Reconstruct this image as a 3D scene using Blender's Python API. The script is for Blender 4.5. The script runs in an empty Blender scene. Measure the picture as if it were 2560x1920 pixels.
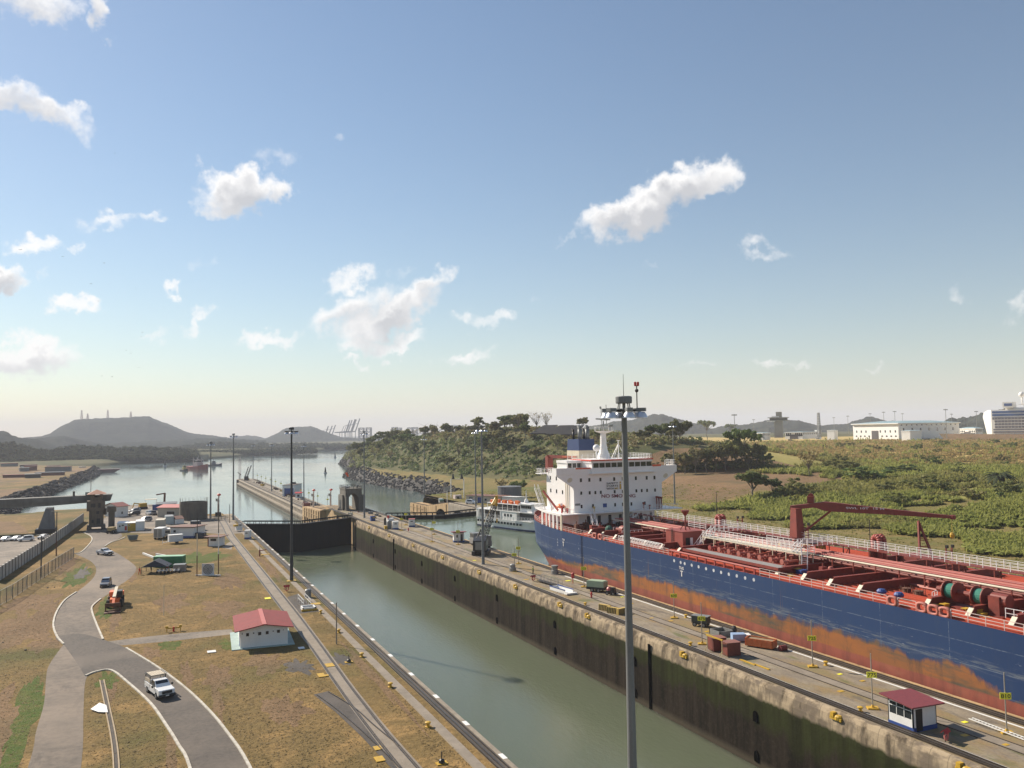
import bpy, math, random
import numpy as np
from mathutils import Vector, Matrix, Euler
from math import sin, cos, pi, radians, sqrt, atan2, hypot

S = bpy.context.scene
COL = S.collection
rnd = random.Random(7)
NP = np.random.default_rng(11)

# ------------------------------------------------------------------ camera
CAMH = 29.0
YAW, PITCH, ROLL, FPX = 0.413788, 0.058221, 0.0157, 2071.0
FWD = Vector((sin(YAW)*cos(PITCH), cos(YAW)*cos(PITCH), sin(PITCH)))
RT0 = Vector((cos(YAW), -sin(YAW), 0)); UP0 = RT0.cross(FWD)
RT = RT0*cos(ROLL) - UP0*sin(ROLL); UPV = UP0*cos(ROLL) + RT0*sin(ROLL)
cd = bpy.data.cameras.new('camera'); cam = bpy.data.objects.new('camera', cd); COL.objects.link(cam)
M = Matrix((RT, UPV, -FWD)).transposed().to_4x4(); M.translation = (0, 0, CAMH)
cam.matrix_world = M
cd.sensor_width = 36; cd.lens = 36*FPX/2560; cd.clip_start = 0.5; cd.clip_end = 40000
S.camera = cam

def ray(px, py):
    return FWD + RT*((px-1280)/FPX) - UPV*((py-960)/FPX)
def G(px, py, z=0.0):                       # point of the horizontal plane z seen at this spot of the photograph
    d = ray(px, py); t = (z-CAMH)/d.z
    return Vector((d.x*t, d.y*t, z))
def atY(px, py, Y):
    d = ray(px, py); t = Y/d.y
    return Vector((d.x*t, Y, CAMH+d.z*t))
def atD(px, py, D):                         # point at horizontal distance D
    d = ray(px, py); t = D/hypot(d.x, d.y)
    return Vector((d.x*t, d.y*t, CAMH+d.z*t))
def c1(x, y): return (x*.28933, 980+y*.28933)
def c2(x, y): return (x*.28933, 1440+y*.28933)
def c3(x, y): return (500+x*.28933, 980+y*.28933)
def c4(x, y): return (500+x*.28933, 1440+y*.28933)
def c5(x, y): return (1100+x*.28933, 960+y*.28933)
def c6(x, y): return (1300+x*.28933, 1400+y*.28933)
def c7(x, y): return (1920+x*.28933, 960+y*.28933)
def c8(x, y): return (1920+x*.28933, 1440+y*.28933)
def d1(x, y): return (580+x*.15371, 1140+y*.15371)
def d2(x, y): return (820+x*.15371, 1180+y*.15371)
def d3(x, y): return (980+x*.15371, 1120+y*.15371)
def e1(x, y): return (1320+x*.18083, 980+y*.18083)
def e2(x, y): return (1320+x*.18083, 1200+y*.18083)
def f3(x, y): return (200+x*.14466, 1200+y*.14466)
def f4(x, y): return (360+x*.14466, 1200+y*.14466)
def f5(x, y): return (x*.14466, 1180+y*.14466)
def f6(x, y): return (1700+x*.14466, 1020+y*.14466)
def f7(x, y): return (2300+x*.11754, 960+y*.11754)

# ------------------------------------------------------------------ light, sky, exposure
SUN_EL, SUN_AZ = 35.0, -28.0                # azimuth from +Y towards +X
sd = bpy.data.lights.new('sun', 'SUN'); sd.energy = 5.0; sd.angle = radians(0.5); sd.color = (1.0, 0.9, 0.76)
sun = bpy.data.objects.new('sun', sd); COL.objects.link(sun)
SDIR = Vector((sin(radians(SUN_AZ))*cos(radians(SUN_EL)), cos(radians(SUN_AZ))*cos(radians(SUN_EL)), sin(radians(SUN_EL))))
sun.rotation_euler = SDIR.to_track_quat('Z', 'Y').to_euler()

W = bpy.data.worlds.new('World'); S.world = W; W.use_nodes = True
def build_world():
    nt = W.node_tree; N = nt.nodes; L = nt.links
    N.clear()
    out = N.new('ShaderNodeOutputWorld'); bg = N.new('ShaderNodeBackground'); L.new(bg.outputs[0], out.inputs[0])
    sky = N.new('ShaderNodeTexSky'); sky.sky_type = 'NISHITA'; sky.sun_disc = False
    sky.sun_elevation = radians(SUN_EL); sky.sun_rotation = radians(SUN_AZ); sky.altitude = 0
    sky.air_density = 1.2; sky.dust_density = 0.2; sky.ozone_density = 2.2
    bg.inputs[1].default_value = 0.07
    tc = N.new('ShaderNodeTexCoord')
    def math_(op, a, b=None, c=None, clamp=False):
        n = N.new('ShaderNodeMath'); n.operation = op; n.use_clamp = clamp
        for i, v in enumerate((a, b, c)):
            if v is None: continue
            if isinstance(v, (int, float)): n.inputs[i].default_value = v
            else: L.new(v, n.inputs[i])
        return n.outputs[0]
    def vm(op, a, b=None, s=None):
        n = N.new('ShaderNodeVectorMath'); n.operation = op
        for i, v in enumerate((a, b)):
            if v is None: continue
            if isinstance(v, tuple): n.inputs[i].default_value = v
            else: L.new(v, n.inputs[i])
        if s is not None: n.inputs['Scale'].default_value = s
        return n.outputs['Value'] if op == 'LENGTH' else n.outputs[0]
    def noise(vec, sc, det, rough=.55):
        n = N.new('ShaderNodeTexNoise'); n.inputs['Scale'].default_value = sc; n.inputs['Detail'].default_value = det
        n.inputs['Roughness'].default_value = rough; L.new(vec, n.inputs['Vector']); return n
    V = tc.outputs['Generated']
    n1 = noise(V, 13, 3); n2 = noise(V, 48, 4, .6)
    w1 = vm('SCALE', vm('SUBTRACT', n1.outputs['Color'], (.5, .5, .5)), s=.075)
    w2 = vm('SCALE', vm('SUBTRACT', n2.outputs['Color'], (.5, .5, .5)), s=.045)
    VV = vm('ADD', V, vm('ADD', w1, w2))
    # clouds: (px, py, half width, half height, tilt in degrees, weight)
    CL = [(590, 470, 130, 58, 6, 1.5), (610, 445, 60, 48, 0, 1.3), (700, 462, 52, 34, 5, 1.1), (520, 505, 50, 26, 0, 1.0),
          (1640, 500, 225, 62, 23, 1.55), (1760, 450, 95, 62, 15, 1.4), (1530, 545, 110, 55, 20, 1.4),
          (70, 265, 190, 52, -9, 1.25), (40, 240, 90, 45, 0, 1.2), (200, 290, 60, 32, 0, .9), (90, 10, 120, 55, 0, 1.1), (245, 25, 48, 42, 20, 1.15),
          (265, 548, 75, 26, 8, .95), (370, 545, 50, 20, 0, .8), (95, 600, 78, 28, 8, 1.2), (185, 612, 32, 14, 0, .75), (20, 690, 90, 40, 0, 1.35),
          (985, 785, 170, 56, 28, 1.5), (1060, 735, 100, 40, 38, 1.2), (880, 700, 75, 32, 25, 1.05), (900, 770, 140, 50, 30, 1.15), (690, 845, 115, 22, 14, 1.0),
          (960, 855, 155, 26, 6, 1.05), (1170, 890, 95, 22, 18, 1.0), (1215, 795, 75, 26, -10, .95), (985, 670, 45, 18, 15, .62), (690, 385, 75, 32, -10, .62),
          (190, 765, 55, 26, 0, 1.05), (490, 795, 65, 20, 8, .95), (460, 730, 36, 16, 30, .9), (60, 905, 160, 50, 0, 1.3), (390, 815, 60, 18, 8, .6), (900, 905, 52, 16, 10, .9),
          (1910, 620, 60, 22, 0, .68), (2370, 735, 62, 20, 0, .62), (2550, 750, 40, 28, 0, .7), (1950, 910, 75, 13, 5, .72), (1735, 938, 55, 11, 5, .62), (1320, 740, 30, 16, 30, .58), (840, 348, 30, 12, 15, .55), (1637, 650, 28, 16, 0, .5), (2225, 915, 28, 13, 20, .6), (540, 668, 40, 20, 0, .45), (1420, 590, 60, 12, 20, .5)]
    acc = None; shade = None
    ex = RT; 
    for (px, py, a, b, tilt, w) in CL:
        c = ray(px, py).normalized()
        r = Vector((c.y, -c.x, 0)).normalized(); u = r.cross(c).normalized()
        t = radians(tilt+0.9)
        ax = r*cos(t) + u*sin(t); ay = -r*sin(t) + u*cos(t)
        k = 1/FPX*(ray(px, py).length**-1)
        dv = vm('SUBTRACT', VV, tuple(c))
        cx = N.new('ShaderNodeVectorMath'); cx.operation = 'DOT_PRODUCT'; L.new(dv, cx.inputs[0]); cx.inputs[1].default_value = tuple(ax*(1/(a*1.02*k)))
        cy = N.new('ShaderNodeVectorMath'); cy.operation = 'DOT_PRODUCT'; L.new(dv, cy.inputs[0]); cy.inputs[1].default_value = tuple(ay*(1/(b*1.08*k)))
        q = math_('ADD', math_('MULTIPLY', cx.outputs['Value'], cx.outputs['Value']), math_('MULTIPLY', cy.outputs['Value'], cy.outputs['Value']))
        # keep to the front half of the sphere
        m = math_('MULTIPLY', math_('SUBTRACT', 1.0, q), w)
        acc = m if acc is None else math_('MAXIMUM', acc, m)
        if b >= 34:
            s = math_('SUBTRACT', m, math_('MULTIPLY', math_('ADD', cy.outputs['Value'], .15), .9*w))
            shade = s if shade is None else math_('MAXIMUM', shade, s)
    dot = N.new('ShaderNodeVectorMath'); dot.operation = 'DOT_PRODUCT'; L.new(V, dot.inputs[0]); dot.inputs[1].default_value = tuple(FWD)
    front = math_('GREATER_THAN', dot.outputs['Value'], 0.2)
    n3 = noise(V, 30, 6, .62)
    d = math_('ADD', acc, math_('MULTIPLY', math_('SUBTRACT', n3.outputs['Fac'], .52), 1.5))
    mr = N.new('ShaderNodeMapRange'); mr.interpolation_type = 'SMOOTHERSTEP'; L.new(d, mr.inputs[0])
    mr.inputs[1].default_value = 0.05; mr.inputs[2].default_value = 1.35
    fac = math_('MULTIPLY', math_('MULTIPLY', mr.outputs[0], front), .94)
    ms = N.new('ShaderNodeMapRange'); L.new(shade, ms.inputs[0]); ms.inputs[1].default_value = .55; ms.inputs[2].default_value = 1.9
    n4 = noise(V, 22, 4)
    sf = math_('MULTIPLY', ms.outputs[0], math_('MULTIPLY', n4.outputs['Fac'], 2.5), clamp=True)
    ccol = N.new('ShaderNodeMix'); ccol.data_type = 'RGBA'; L.new(sf, ccol.inputs['Factor'])
    ccol.inputs[6].default_value = (10.6, 10.4, 10.2, 1); ccol.inputs[7].default_value = (5.9, 5.95, 6.2, 1)
    mix = N.new('ShaderNodeMix'); mix.data_type = 'RGBA'; L.new(fac, mix.inputs['Factor'])
    L.new(sky.outputs[0], mix.inputs[6]); L.new(ccol.outputs[2], mix.inputs[7])
    L.new(mix.outputs[2], bg.inputs[0])
build_world()
S.view_settings.view_transform = 'Standard'; S.view_settings.look = 'None'; S.view_settings.exposure = 0.6; S.view_settings.gamma = 1
S.view_settings.use_curve_mapping = False
cy = S.cycles
cy.use_denoising = True
cy.max_bounces = 6; cy.diffuse_bounces = 3; cy.glossy_bounces = 3; cy.transmission_bounces = 3; cy.transparent_max_bounces = 6; cy.volume_bounces = 1
cy.use_adaptive_sampling = True; cy.adaptive_threshold = 0.012
cy.caustics_reflective = False; cy.caustics_refractive = False
S.render.use_persistent_data = False

# ------------------------------------------------------------------ materials
MATS = {}
class NT:
    def __init__(s, name):
        s.m = bpy.data.materials.new(name); s.m.use_nodes = True
        s.t = s.m.node_tree; s.N = s.t.nodes; s.L = s.t.links
        s.b = s.N['Principled BSDF']
        MATS[name] = s.m
    def new(s, t): return s.N.new(t)
    def set(s, inp, v):
        if isinstance(v, (int, float)): inp.default_value = v
        elif isinstance(v, tuple): inp.default_value = (v+(1,)) if len(v) == 3 and len(inp.default_value) == 4 else v
        else: s.L.new(v, inp)
    def math(s, op, a, b=None, clamp=False):
        n = s.new('ShaderNodeMath'); n.operation = op; n.use_clamp = clamp
        s.set(n.inputs[0], a)
        if b is not None: s.set(n.inputs[1], b)
        return n.outputs[0]
    def coord(s, kind):
        if kind == 'world': return s.new('ShaderNodeNewGeometry').outputs['Position']
        return s.new('ShaderNodeTexCoord').outputs[{'obj': 'Object', 'gen': 'Generated'}[kind]]
    def scale(s, v, sc, off=(0, 0, 0), rot=(0, 0, 0)):
        n = s.new('ShaderNodeMapping'); n.inputs['Scale'].default_value = sc; n.inputs['Location'].default_value = off; n.inputs['Rotation'].default_value = rot
        s.L.new(v, n.inputs[0]); return n.outputs[0]
    def noise(s, v, sc, det=4, rough=.55, dist=0):
        n = s.new('ShaderNodeTexNoise'); n.inputs['Scale'].default_value = sc; n.inputs['Detail'].default_value = det
        n.inputs['Roughness'].default_value = rough; n.inputs['Distortion'].default_value = dist
        s.L.new(v, n.inputs['Vector']); return n.outputs['Fac']
    def ramp(s, f, lo, hi):
        n = s.new('ShaderNodeMapRange'); n.inputs[1].default_value = lo; n.inputs[2].default_value = hi; s.set(n.inputs[0], f); return n.outputs[0]
    def mix(s, f, a, b):
        n = s.new('ShaderNodeMix'); n.data_type = 'RGBA'; s.set(n.inputs['Factor'], f); s.set(n.inputs[6], a); s.set(n.inputs[7], b); return n.outputs[2]
    def xyz(s, v):
        n = s.new('ShaderNodeSeparateXYZ'); s.L.new(v, n.inputs[0]); return n.outputs
    def col(s, c): s.set(s.b.inputs['Base Color'], c)
    def rough(s, r): s.set(s.b.inputs['Roughness'], r)
    def bump(s, h, strength=.3, dist=.1):
        n = s.new('ShaderNodeBump'); n.inputs['Strength'].default_value = strength; n.inputs['Distance'].default_value = dist
        s.L.new(h, n.inputs['Height']); s.L.new(n.outputs[0], s.b.inputs['Normal'])

def pm(name, a, b=None, sc=2.0, rough=.6, metal=0.0, coord='obj', amt=(.35, .7), streak=False, bump=0):
    """painted or plain surface with uneven wear"""
    if name in MATS: return MATS[name]
    n = NT(name)
    if b is None: b = tuple(c*.72 for c in a)
    v = n.coord(coord)
    f = n.noise(n.scale(v, (1, 1, .15) if streak else (1, 1, 1)), sc, 5, .62)
    f2 = n.noise(v, sc*6.3, 3, .6)
    ff = n.ramp(n.math('ADD', n.math('MULTIPLY', f, .7), n.math('MULTIPLY', f2, .3)), *amt)
    n.col(n.mix(ff, a, b)); n.rough(rough); n.b.inputs['Metallic'].default_value = metal
    if bump: n.bump(f2, bump, .02)
    return n.m

# ------------------------------------------------------------------ mesh building
class MB:
    def __init__(s):
        s.v = []; s.f = []; s.mi = []; s.M = None
    def add(s, verts, faces, m=0):
        o = len(s.v)
        if s.M is not None: verts = [s.M @ Vector(p) for p in verts]
        s.v.extend([tuple(p) for p in verts]); s.f.extend([tuple(i+o for i in f) for f in faces]); s.mi.extend([m]*len(faces))
        return s
    def box(s, x0, x1, y0, y1, z0, z1, m=0):
        return s.add([(x0, y0, z0), (x1, y0, z0), (x1, y1, z0), (x0, y1, z0), (x0, y0, z1), (x1, y0, z1), (x1, y1, z1), (x0, y1, z1)],
                     [(0, 3, 2, 1), (4, 5, 6, 7), (0, 1, 5, 4), (1, 2, 6, 5), (2, 3, 7, 6), (3, 0, 4, 7)], m)
    def cbox(s, c, d, rz=0, m=0):
        pts = []
        for z in (-.5, .5):
            for (x, y) in ((-.5, -.5), (.5, -.5), (.5, .5), (-.5, .5)):
                X, Y = x*d[0], y*d[1]
                pts.append((c[0]+X*cos(rz)-Y*sin(rz), c[1]+X*sin(rz)+Y*cos(rz), c[2]+z*d[2]))
        return s.add(pts, [(0, 3, 2, 1), (4, 5, 6, 7), (0, 1, 5, 4), (1, 2, 6, 5), (2, 3, 7, 6), (3, 0, 4, 7)], m)
    def bar(s, p, q, w, h=None, m=0):
        h = h or w; p = Vector(p); q = Vector(q); d = (q-p)
        if d.length < 1e-6: return s
        d.normalize(); up = Vector((0, 0, 1)) if abs(d.z) < .95 else Vector((1, 0, 0))
        a = d.cross(up).normalized(); b = a.cross(d)
        pts = [o+a*(i*w/2)+b*(j*h/2) for o in (p, q) for (i, j) in ((-1, -1), (1, -1), (1, 1), (-1, 1))]
        return s.add(pts, [(0, 1, 2, 3), (7, 6, 5, 4), (0, 4, 5, 1), (1, 5, 6, 2), (2, 6, 7, 3), (3, 7, 4, 0)], m)
    def tube(s, p, q, r, r2=None, n=8, m=0, cap=True):
        r2 = r if r2 is None else r2; p = Vector(p); q = Vector(q); d = (q-p)
        if d.length < 1e-6: return s
        d.normalize(); up = Vector((0, 0, 1)) if abs(d.z) < .95 else Vector((1, 0, 0))
        a = d.cross(up).normalized(); b = a.cross(d)
        pts = []
        for o, R in ((p, r), (q, r2)):
            for k in range(n):
                t = 2*pi*k/n; pts.append(o+a*(R*cos(t))+b*(R*sin(t)))
        F = [(k, (k+1) % n, n+(k+1) % n, n+k) for k in range(n)]
        if cap: F += [tuple(range(n-1, -1, -1)), tuple(range(n, 2*n))]
        return s.add(pts, F, m)
    def path(s, pts, r, n=6, m=0):
        for a, b in zip(pts[:-1], pts[1:]): s.tube(a, b, r, n=n, m=m)
        return s
    def lathe(s, prof, c=(0, 0, 0), n=16, m=0, cap=True):
        pts = []; F = []
        for (r, z) in prof:
            for k in range(n):
                t = 2*pi*k/n; pts.append((c[0]+r*cos(t), c[1]+r*sin(t), c[2]+z))
        for i in range(len(prof)-1):
            for k in range(n): F.append((i*n+k, i*n+(k+1) % n, (i+1)*n+(k+1) % n, (i+1)*n+k))
        if cap: F += [tuple(range(n-1, -1, -1)), tuple((len(prof)-1)*n+k for k in range(n))]
        return s.add(pts, F, m)
    def prism(s, poly, z0, z1, m=0):
        n = len(poly); pts = [(x, y, z0) for x, y in poly]+[(x, y, z1) for x, y in poly]
        return s.add(pts, [tuple(range(n-1, -1, -1)), tuple(range(n, 2*n))]+[(k, (k+1) % n, n+(k+1) % n, n+k) for k in range(n)], m)
    def slab(s, poly, d, m=0):                     # 3-D polygon pushed along vector d
        n = len(poly); d = Vector(d); P = [Vector(p) for p in poly]
        return s.add(P+[p+d for p in P], [tuple(range(n-1, -1, -1)), tuple(range(n, 2*n))]+[(k, (k+1) % n, n+(k+1) % n, n+k) for k in range(n)], m)
    def ball(s, c, r, n=10, k=6, sz=1.0, m=0):
        prof = [(max(r*sin(pi*i/k), .001), -r*sz*cos(pi*i/k)) for i in range(k+1)]
        return s.lathe(prof, c, n, m, cap=False)
    def quad(s, a, b, c, d, m=0): return s.add([a, b, c, d], [(0, 1, 2, 3)], m)
    def mesh(s, name, mats, smooth=False):
        me = bpy.data.meshes.new(name); me.from_pydata(s.v, [], s.f); me.update()
        for x in (mats if isinstance(mats, (list, tuple)) else [mats]): me.materials.append(x)
        if any(s.mi): me.polygons.foreach_set('material_index', s.mi)
        if smooth: me.polygons.foreach_set('use_smooth', [True]*len(s.f))
        return me
    def build(s, name, mats, parent=None, smooth=False, kind=None):
        o = bpy.data.objects.new(name, s.mesh(name, mats, smooth)); COL.objects.link(o)
        if parent is not None:
            o.parent = parent
            if parent.get('_abs'): o.location = -parent.location
        if kind: o['kind'] = kind
        return o
ABS = {}
def tag(o, label, cat, group=None):
    o['label'] = label; o['category'] = cat
    if group: o['group'] = group
    return o
def thing(name, label, cat, loc=(0, 0, 0), rz=0, group=None, absolute=False):
    o = bpy.data.objects.new(name, None); COL.objects.link(o); o.location = loc; o.rotation_euler = (0, 0, rz); o.empty_display_size = .5
    if absolute: o['_abs'] = 1
    return tag(o, label, cat, group)
def dup(root, loc=None, rz=None, label=None, group=None, scale=None):
    r = root.copy(); COL.objects.link(r)
    if loc is not None: r.location = loc
    if rz is not None: r.rotation_euler = (0, 0, rz)
    if scale is not None: r.scale = scale if isinstance(scale, tuple) else (scale,)*3
    if label: r['label'] = label
    if group: r['group'] = group
    for ch in list(root.children):
        c = ch.copy(); COL.objects.link(c); c.parent = r
        for g in list(ch.children):
            d = g.copy(); COL.objects.link(d); d.parent = c
    return r
def npmesh(name, V, F, mats, mi=None, smooth=False):
    """V (n,3), F (m,k) arrays"""
    me = bpy.data.meshes.new(name); V = np.asarray(V, np.float32); F = np.asarray(F, np.int32)
    me.vertices.add(len(V)); me.vertices.foreach_set('co', V.ravel())
    k = F.shape[1]; me.loops.add(F.size); me.loops.foreach_set('vertex_index', F.ravel())
    me.polygons.add(len(F)); me.polygons.foreach_set('loop_start', np.arange(0, F.size, k, dtype=np.int32)); me.polygons.foreach_set('loop_total', np.full(len(F), k, np.int32))
    for x in (mats if isinstance(mats, (list, tuple)) else [mats]): me.materials.append(x)
    if mi is not None: me.polygons.foreach_set('material_index', np.asarray(mi, np.int32))
    if smooth: me.polygons.foreach_set('use_smooth', np.ones(len(F), bool))
    me.update(calc_edges=True); me.validate()
    return me
def link(name, me, parent=None, kind=None):
    o = bpy.data.objects.new(name, me); COL.objects.link(o)
    if parent is not None:
        o.parent = parent
        if parent.get('_abs'): o.location = -parent.location
    if kind: o['kind'] = kind
    return o
def text_mesh(txt, size, depth=.01):
    cu = bpy.data.curves.new('writing', 'FONT'); cu.body = txt; cu.size = size; cu.extrude = depth; cu.align_x = 'LEFT'; cu.offset = size*.012
    o = bpy.data.objects.new('writing', cu); COL.objects.link(o)
    dg = bpy.context.evaluated_depsgraph_get(); me = bpy.data.meshes.new_from_object(o.evaluated_get(dg))
    bpy.data.objects.remove(o); bpy.data.curves.remove(cu)
    return me
def text_at(name, txt, size, p, xdir, ydir, mat, parent, width=None, depth=.01):
    me = text_mesh(txt, size, depth)
    x = Vector(xdir).normalized(); y = Vector(ydir).normalized(); z = x.cross(y)
    w = max(v.co.x for v in me.vertices) - min(v.co.x for v in me.vertices)
    sx = 1 if width is None else width/max(w, 1e-6)
    mtx = Matrix((x*sx, y, z)).transposed().to_4x4(); mtx.translation = p
    me.transform(mtx); me.materials.clear(); me.materials.append(mat)
    return link(name, me, parent)
# ------------------------------------------------------------------ setting materials
def m_ground(name, c_a, c_b, c_c, c_g, s=.05, dirt=.5):
    n = NT(name); p = n.coord('world')
    f1 = n.noise(p, s, 5, .6); f2 = n.noise(p, s*3.1, 5, .65, .3); f3 = n.noise(p, s*22, 4, .7); f4 = n.noise(n.scale(p, (1, 1, 1), (40, 9, 0)), s*.8, 3)
    c = n.mix(n.ramp(f1, .4, .62), c_a, c_b)
    c = n.mix(n.ramp(f2, .5, .68), c, c_c)
    c = n.mix(n.ramp(f4, .52, .64), c, c_g)
    c = n.mix(n.math('MULTIPLY', n.ramp(f3, .4, .72), .6), c, tuple(x*.4 for x in c_a))
    f5 = n.noise(p, 2.6, 3, .7)
    c = n.mix(n.math('MULTIPLY', n.ramp(f5, .4, .8), .35), c, tuple(x*.5 for x in c_b))
    n.col(c); n.rough(.95); n.bump(n.math('ADD', f3, f5), .6, .25)
    n.b.inputs['Specular IOR Level'].default_value = .15
    return n.m
GRASS = m_ground('dry_grass', (.185, .13, .05), (.255, .165, .064), (.37, .23, .09), (.115, .11, .035))
LAWN = m_ground('lawn_grass', (.2, .165, .06), (.26, .19, .075), (.165, .155, .05), (.14, .155, .045), s=.04)
FIELD = m_ground('field_soil', (.3, .28, .085), (.38, .33, .11), (.24, .25, .065), (.2, .24, .055), s=.015)
def tan_far():
    t = FIELD.node_tree; b = t.nodes['Principled BSDF']; src = b.inputs['Base Color'].links[0].from_socket; g = t.nodes.new('ShaderNodeNewGeometry'); x = t.nodes.new('ShaderNodeSeparateXYZ'); t.links.new(g.outputs['Position'], x.inputs[0])
    r = t.nodes.new('ShaderNodeMapRange'); r.inputs[1].default_value = 270; r.inputs[2].default_value = 430; t.links.new(x.outputs[0], r.inputs[0]); m = t.nodes.new('ShaderNodeMix'); m.data_type = 'RGBA'; t.links.new(r.outputs[0], m.inputs['Factor']); t.links.new(src, m.inputs[6]); m.inputs[7].default_value = (.46, .34, .13, 1); t.links.new(m.outputs[2], b.inputs['Base Color'])
tan_far()
GREEN = m_ground('green_grass', (.085, .13, .024), (.14, .15, .04), (.2, .16, .055), (.08, .125, .022), s=.25)
EARTH = m_ground('bare_earth', (.22, .14, .075), (.27, .17, .09), (.18, .115, .062), (.16, .12, .06), s=.05)
WOODS = m_ground('wooded_ground', (.1, .1, .042), (.14, .125, .055), (.11, .115, .04), (.08, .095, .035), s=.03)

def m_asphalt(name, a, b, s=.25):
    n = NT(name); p = n.coord('world')
    f = n.noise(p, s, 5, .65, .2); g = n.noise(p, s*9, 3, .6); h = n.noise(p, s*.3, 3)
    c = n.mix(n.ramp(f, .35, .7), a, b); c = n.mix(n.math('MULTIPLY', n.ramp(g, .42, .66), .6), c, tuple(x*.5 for x in a))
    k = n.noise(n.scale(p, (1, .3, 1)), s*2.2, 5, .75, .6); c = n.mix(n.math('MULTIPLY', n.ramp(k, .56, .63), .55), c, tuple(x*.55 for x in a))
    c = n.mix(n.math('MULTIPLY', n.ramp(h, .45, .65), .6), c, tuple(x*1.35 for x in b))
    n.col(c); n.rough(.9); n.bump(g, .2, .03); return n.m
ASPH = m_asphalt('asphalt', (.075, .062, .052), (.115, .092, .072))
ASPHD = m_asphalt('dusty_asphalt', (.13, .105, .082), (.2, .155, .115), .12)
GRAVEL = m_asphalt('gravel', (.15, .125, .1), (.24, .195, .15), .3)
TAR = m_asphalt('dark_tar', (.06, .052, .045), (.085, .07, .058), .4)

def m_concrete(name, a, b, stain, s=.35, streaks=.5):
    n = NT(name); p = n.coord('world')
    f = n.noise(p, s, 6, .65); st = n.noise(n.scale(p, (1, 1, .12)), s*3.2, 4, .6); g = n.noise(p, s*14, 3, .7)
    c = n.mix(n.ramp(f, .35, .68), a, b); c = n.mix(n.math('MULTIPLY', n.ramp(st, .5, .72), streaks), c, stain)
    c = n.mix(n.math('MULTIPLY', n.ramp(g, .45, .75), .35), c, tuple(x*.6 for x in a))
    n.col(c); n.rough(.9); n.bump(g, .35, .03); return n.m
CONC = m_concrete('concrete', (.3, .255, .195), (.22, .18, .135), (.1, .08, .055))
CONCD = m_concrete('weathered_concrete', (.17, .15, .12), (.11, .1, .082), (.045, .04, .033))
CONCO = m_concrete('ochre_concrete', (.5, .34, .17), (.36, .23, .11), (.1, .06, .03), .25, .7)
DECKC = m_concrete('lock_paving', (.31, .25, .165), (.19, .152, .108), (.3, .225, .12), .13, .4)
def m_deckw():
    n = NT('wall_top_surface'); p = n.coord('world'); q = n.scale(p, (1, .4, 1))
    f = n.noise(q, .16, 5, .65); g = n.noise(q, .5, 5, .7, .3); h = n.noise(p, 3.2, 4, .7); k = n.noise(n.scale(p, (1, .3, 1), (9, 4, 0)), .3, 4, .65)
    c = n.mix(n.ramp(g, .38, .66), (.3, .245, .17), (.17, .135, .1)); c = n.mix(n.ramp(f, .49, .57), c, n.mix(n.ramp(g, .4, .6), (.22, .17, .075), (.27, .18, .085)))
    c = n.mix(n.math('MULTIPLY', n.ramp(k, .58, .66), .8), c, (.11, .12, .035)); c = n.mix(n.math('MULTIPLY', n.ramp(k, .42, .36), .6), c, (.085, .072, .058))
    c = n.mix(n.math('MULTIPLY', n.ramp(h, .45, .72), .5), c, (.1, .08, .055)); n.col(c); n.rough(.9); n.bump(h, .4, .04); return n.m
DECKW = m_deckw()
STRIP = m_concrete('track_paving', (.29, .24, .185), (.2, .165, .125), (.13, .105, .08), .3, .4)

def m_lockwall():
    n = NT('lock_wall'); p = n.coord('world'); z = n.xyz(p)[2]
    st = n.noise(n.scale(p, (1, .5, .035)), 1.1, 5, .65); big = n.noise(n.scale(p, (1, 1, .5)), .06, 4, .6); fine = n.noise(p, 1.6, 5, .7)
    blk = n.noise(n.scale(p, (1, .16, .12)), 1.0, 2, .4)
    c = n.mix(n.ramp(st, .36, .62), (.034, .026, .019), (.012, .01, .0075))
    c = n.mix(n.math('MULTIPLY', n.ramp(fine, .5, .8), .35), c, (.085, .065, .045))
    zz = n.math('ADD', z, n.math('ADD', n.math('MULTIPLY', n.math('SUBTRACT', st, .5), 6.5), n.math('MULTIPLY', n.math('SUBTRACT', blk, .5), 6.0)))
    alg = n.ramp(zz, -5.4, -4.2)
    c = n.mix(n.math('MULTIPLY', n.math('MULTIPLY', alg, n.ramp(big, .3, .5)), .7), c, n.mix(n.ramp(st, .4, .65), (.036, .045, .012), (.022, .024, .009)))
    low = n.ramp(n.math('ADD', z, n.math('MULTIPLY', fine, .8)), -8.3, -9.0)
    c = n.mix(n.math('MULTIPLY', low, .6), c, (.1, .083, .06))
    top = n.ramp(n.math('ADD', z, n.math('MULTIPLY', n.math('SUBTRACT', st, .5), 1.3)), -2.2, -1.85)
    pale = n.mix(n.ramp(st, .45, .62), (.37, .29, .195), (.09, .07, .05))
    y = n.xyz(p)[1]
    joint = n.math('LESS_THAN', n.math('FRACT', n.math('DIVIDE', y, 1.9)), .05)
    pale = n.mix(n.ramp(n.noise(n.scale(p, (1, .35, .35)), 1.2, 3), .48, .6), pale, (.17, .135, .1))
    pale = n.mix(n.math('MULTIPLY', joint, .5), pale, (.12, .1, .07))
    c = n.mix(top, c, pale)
    n.col(c); n.rough(.9); n.b.inputs['Specular IOR Level'].default_value = .08; n.bump(n.math('ADD', fine, st), .5, .1)
    return n.m
LWALL = m_lockwall()

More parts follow.
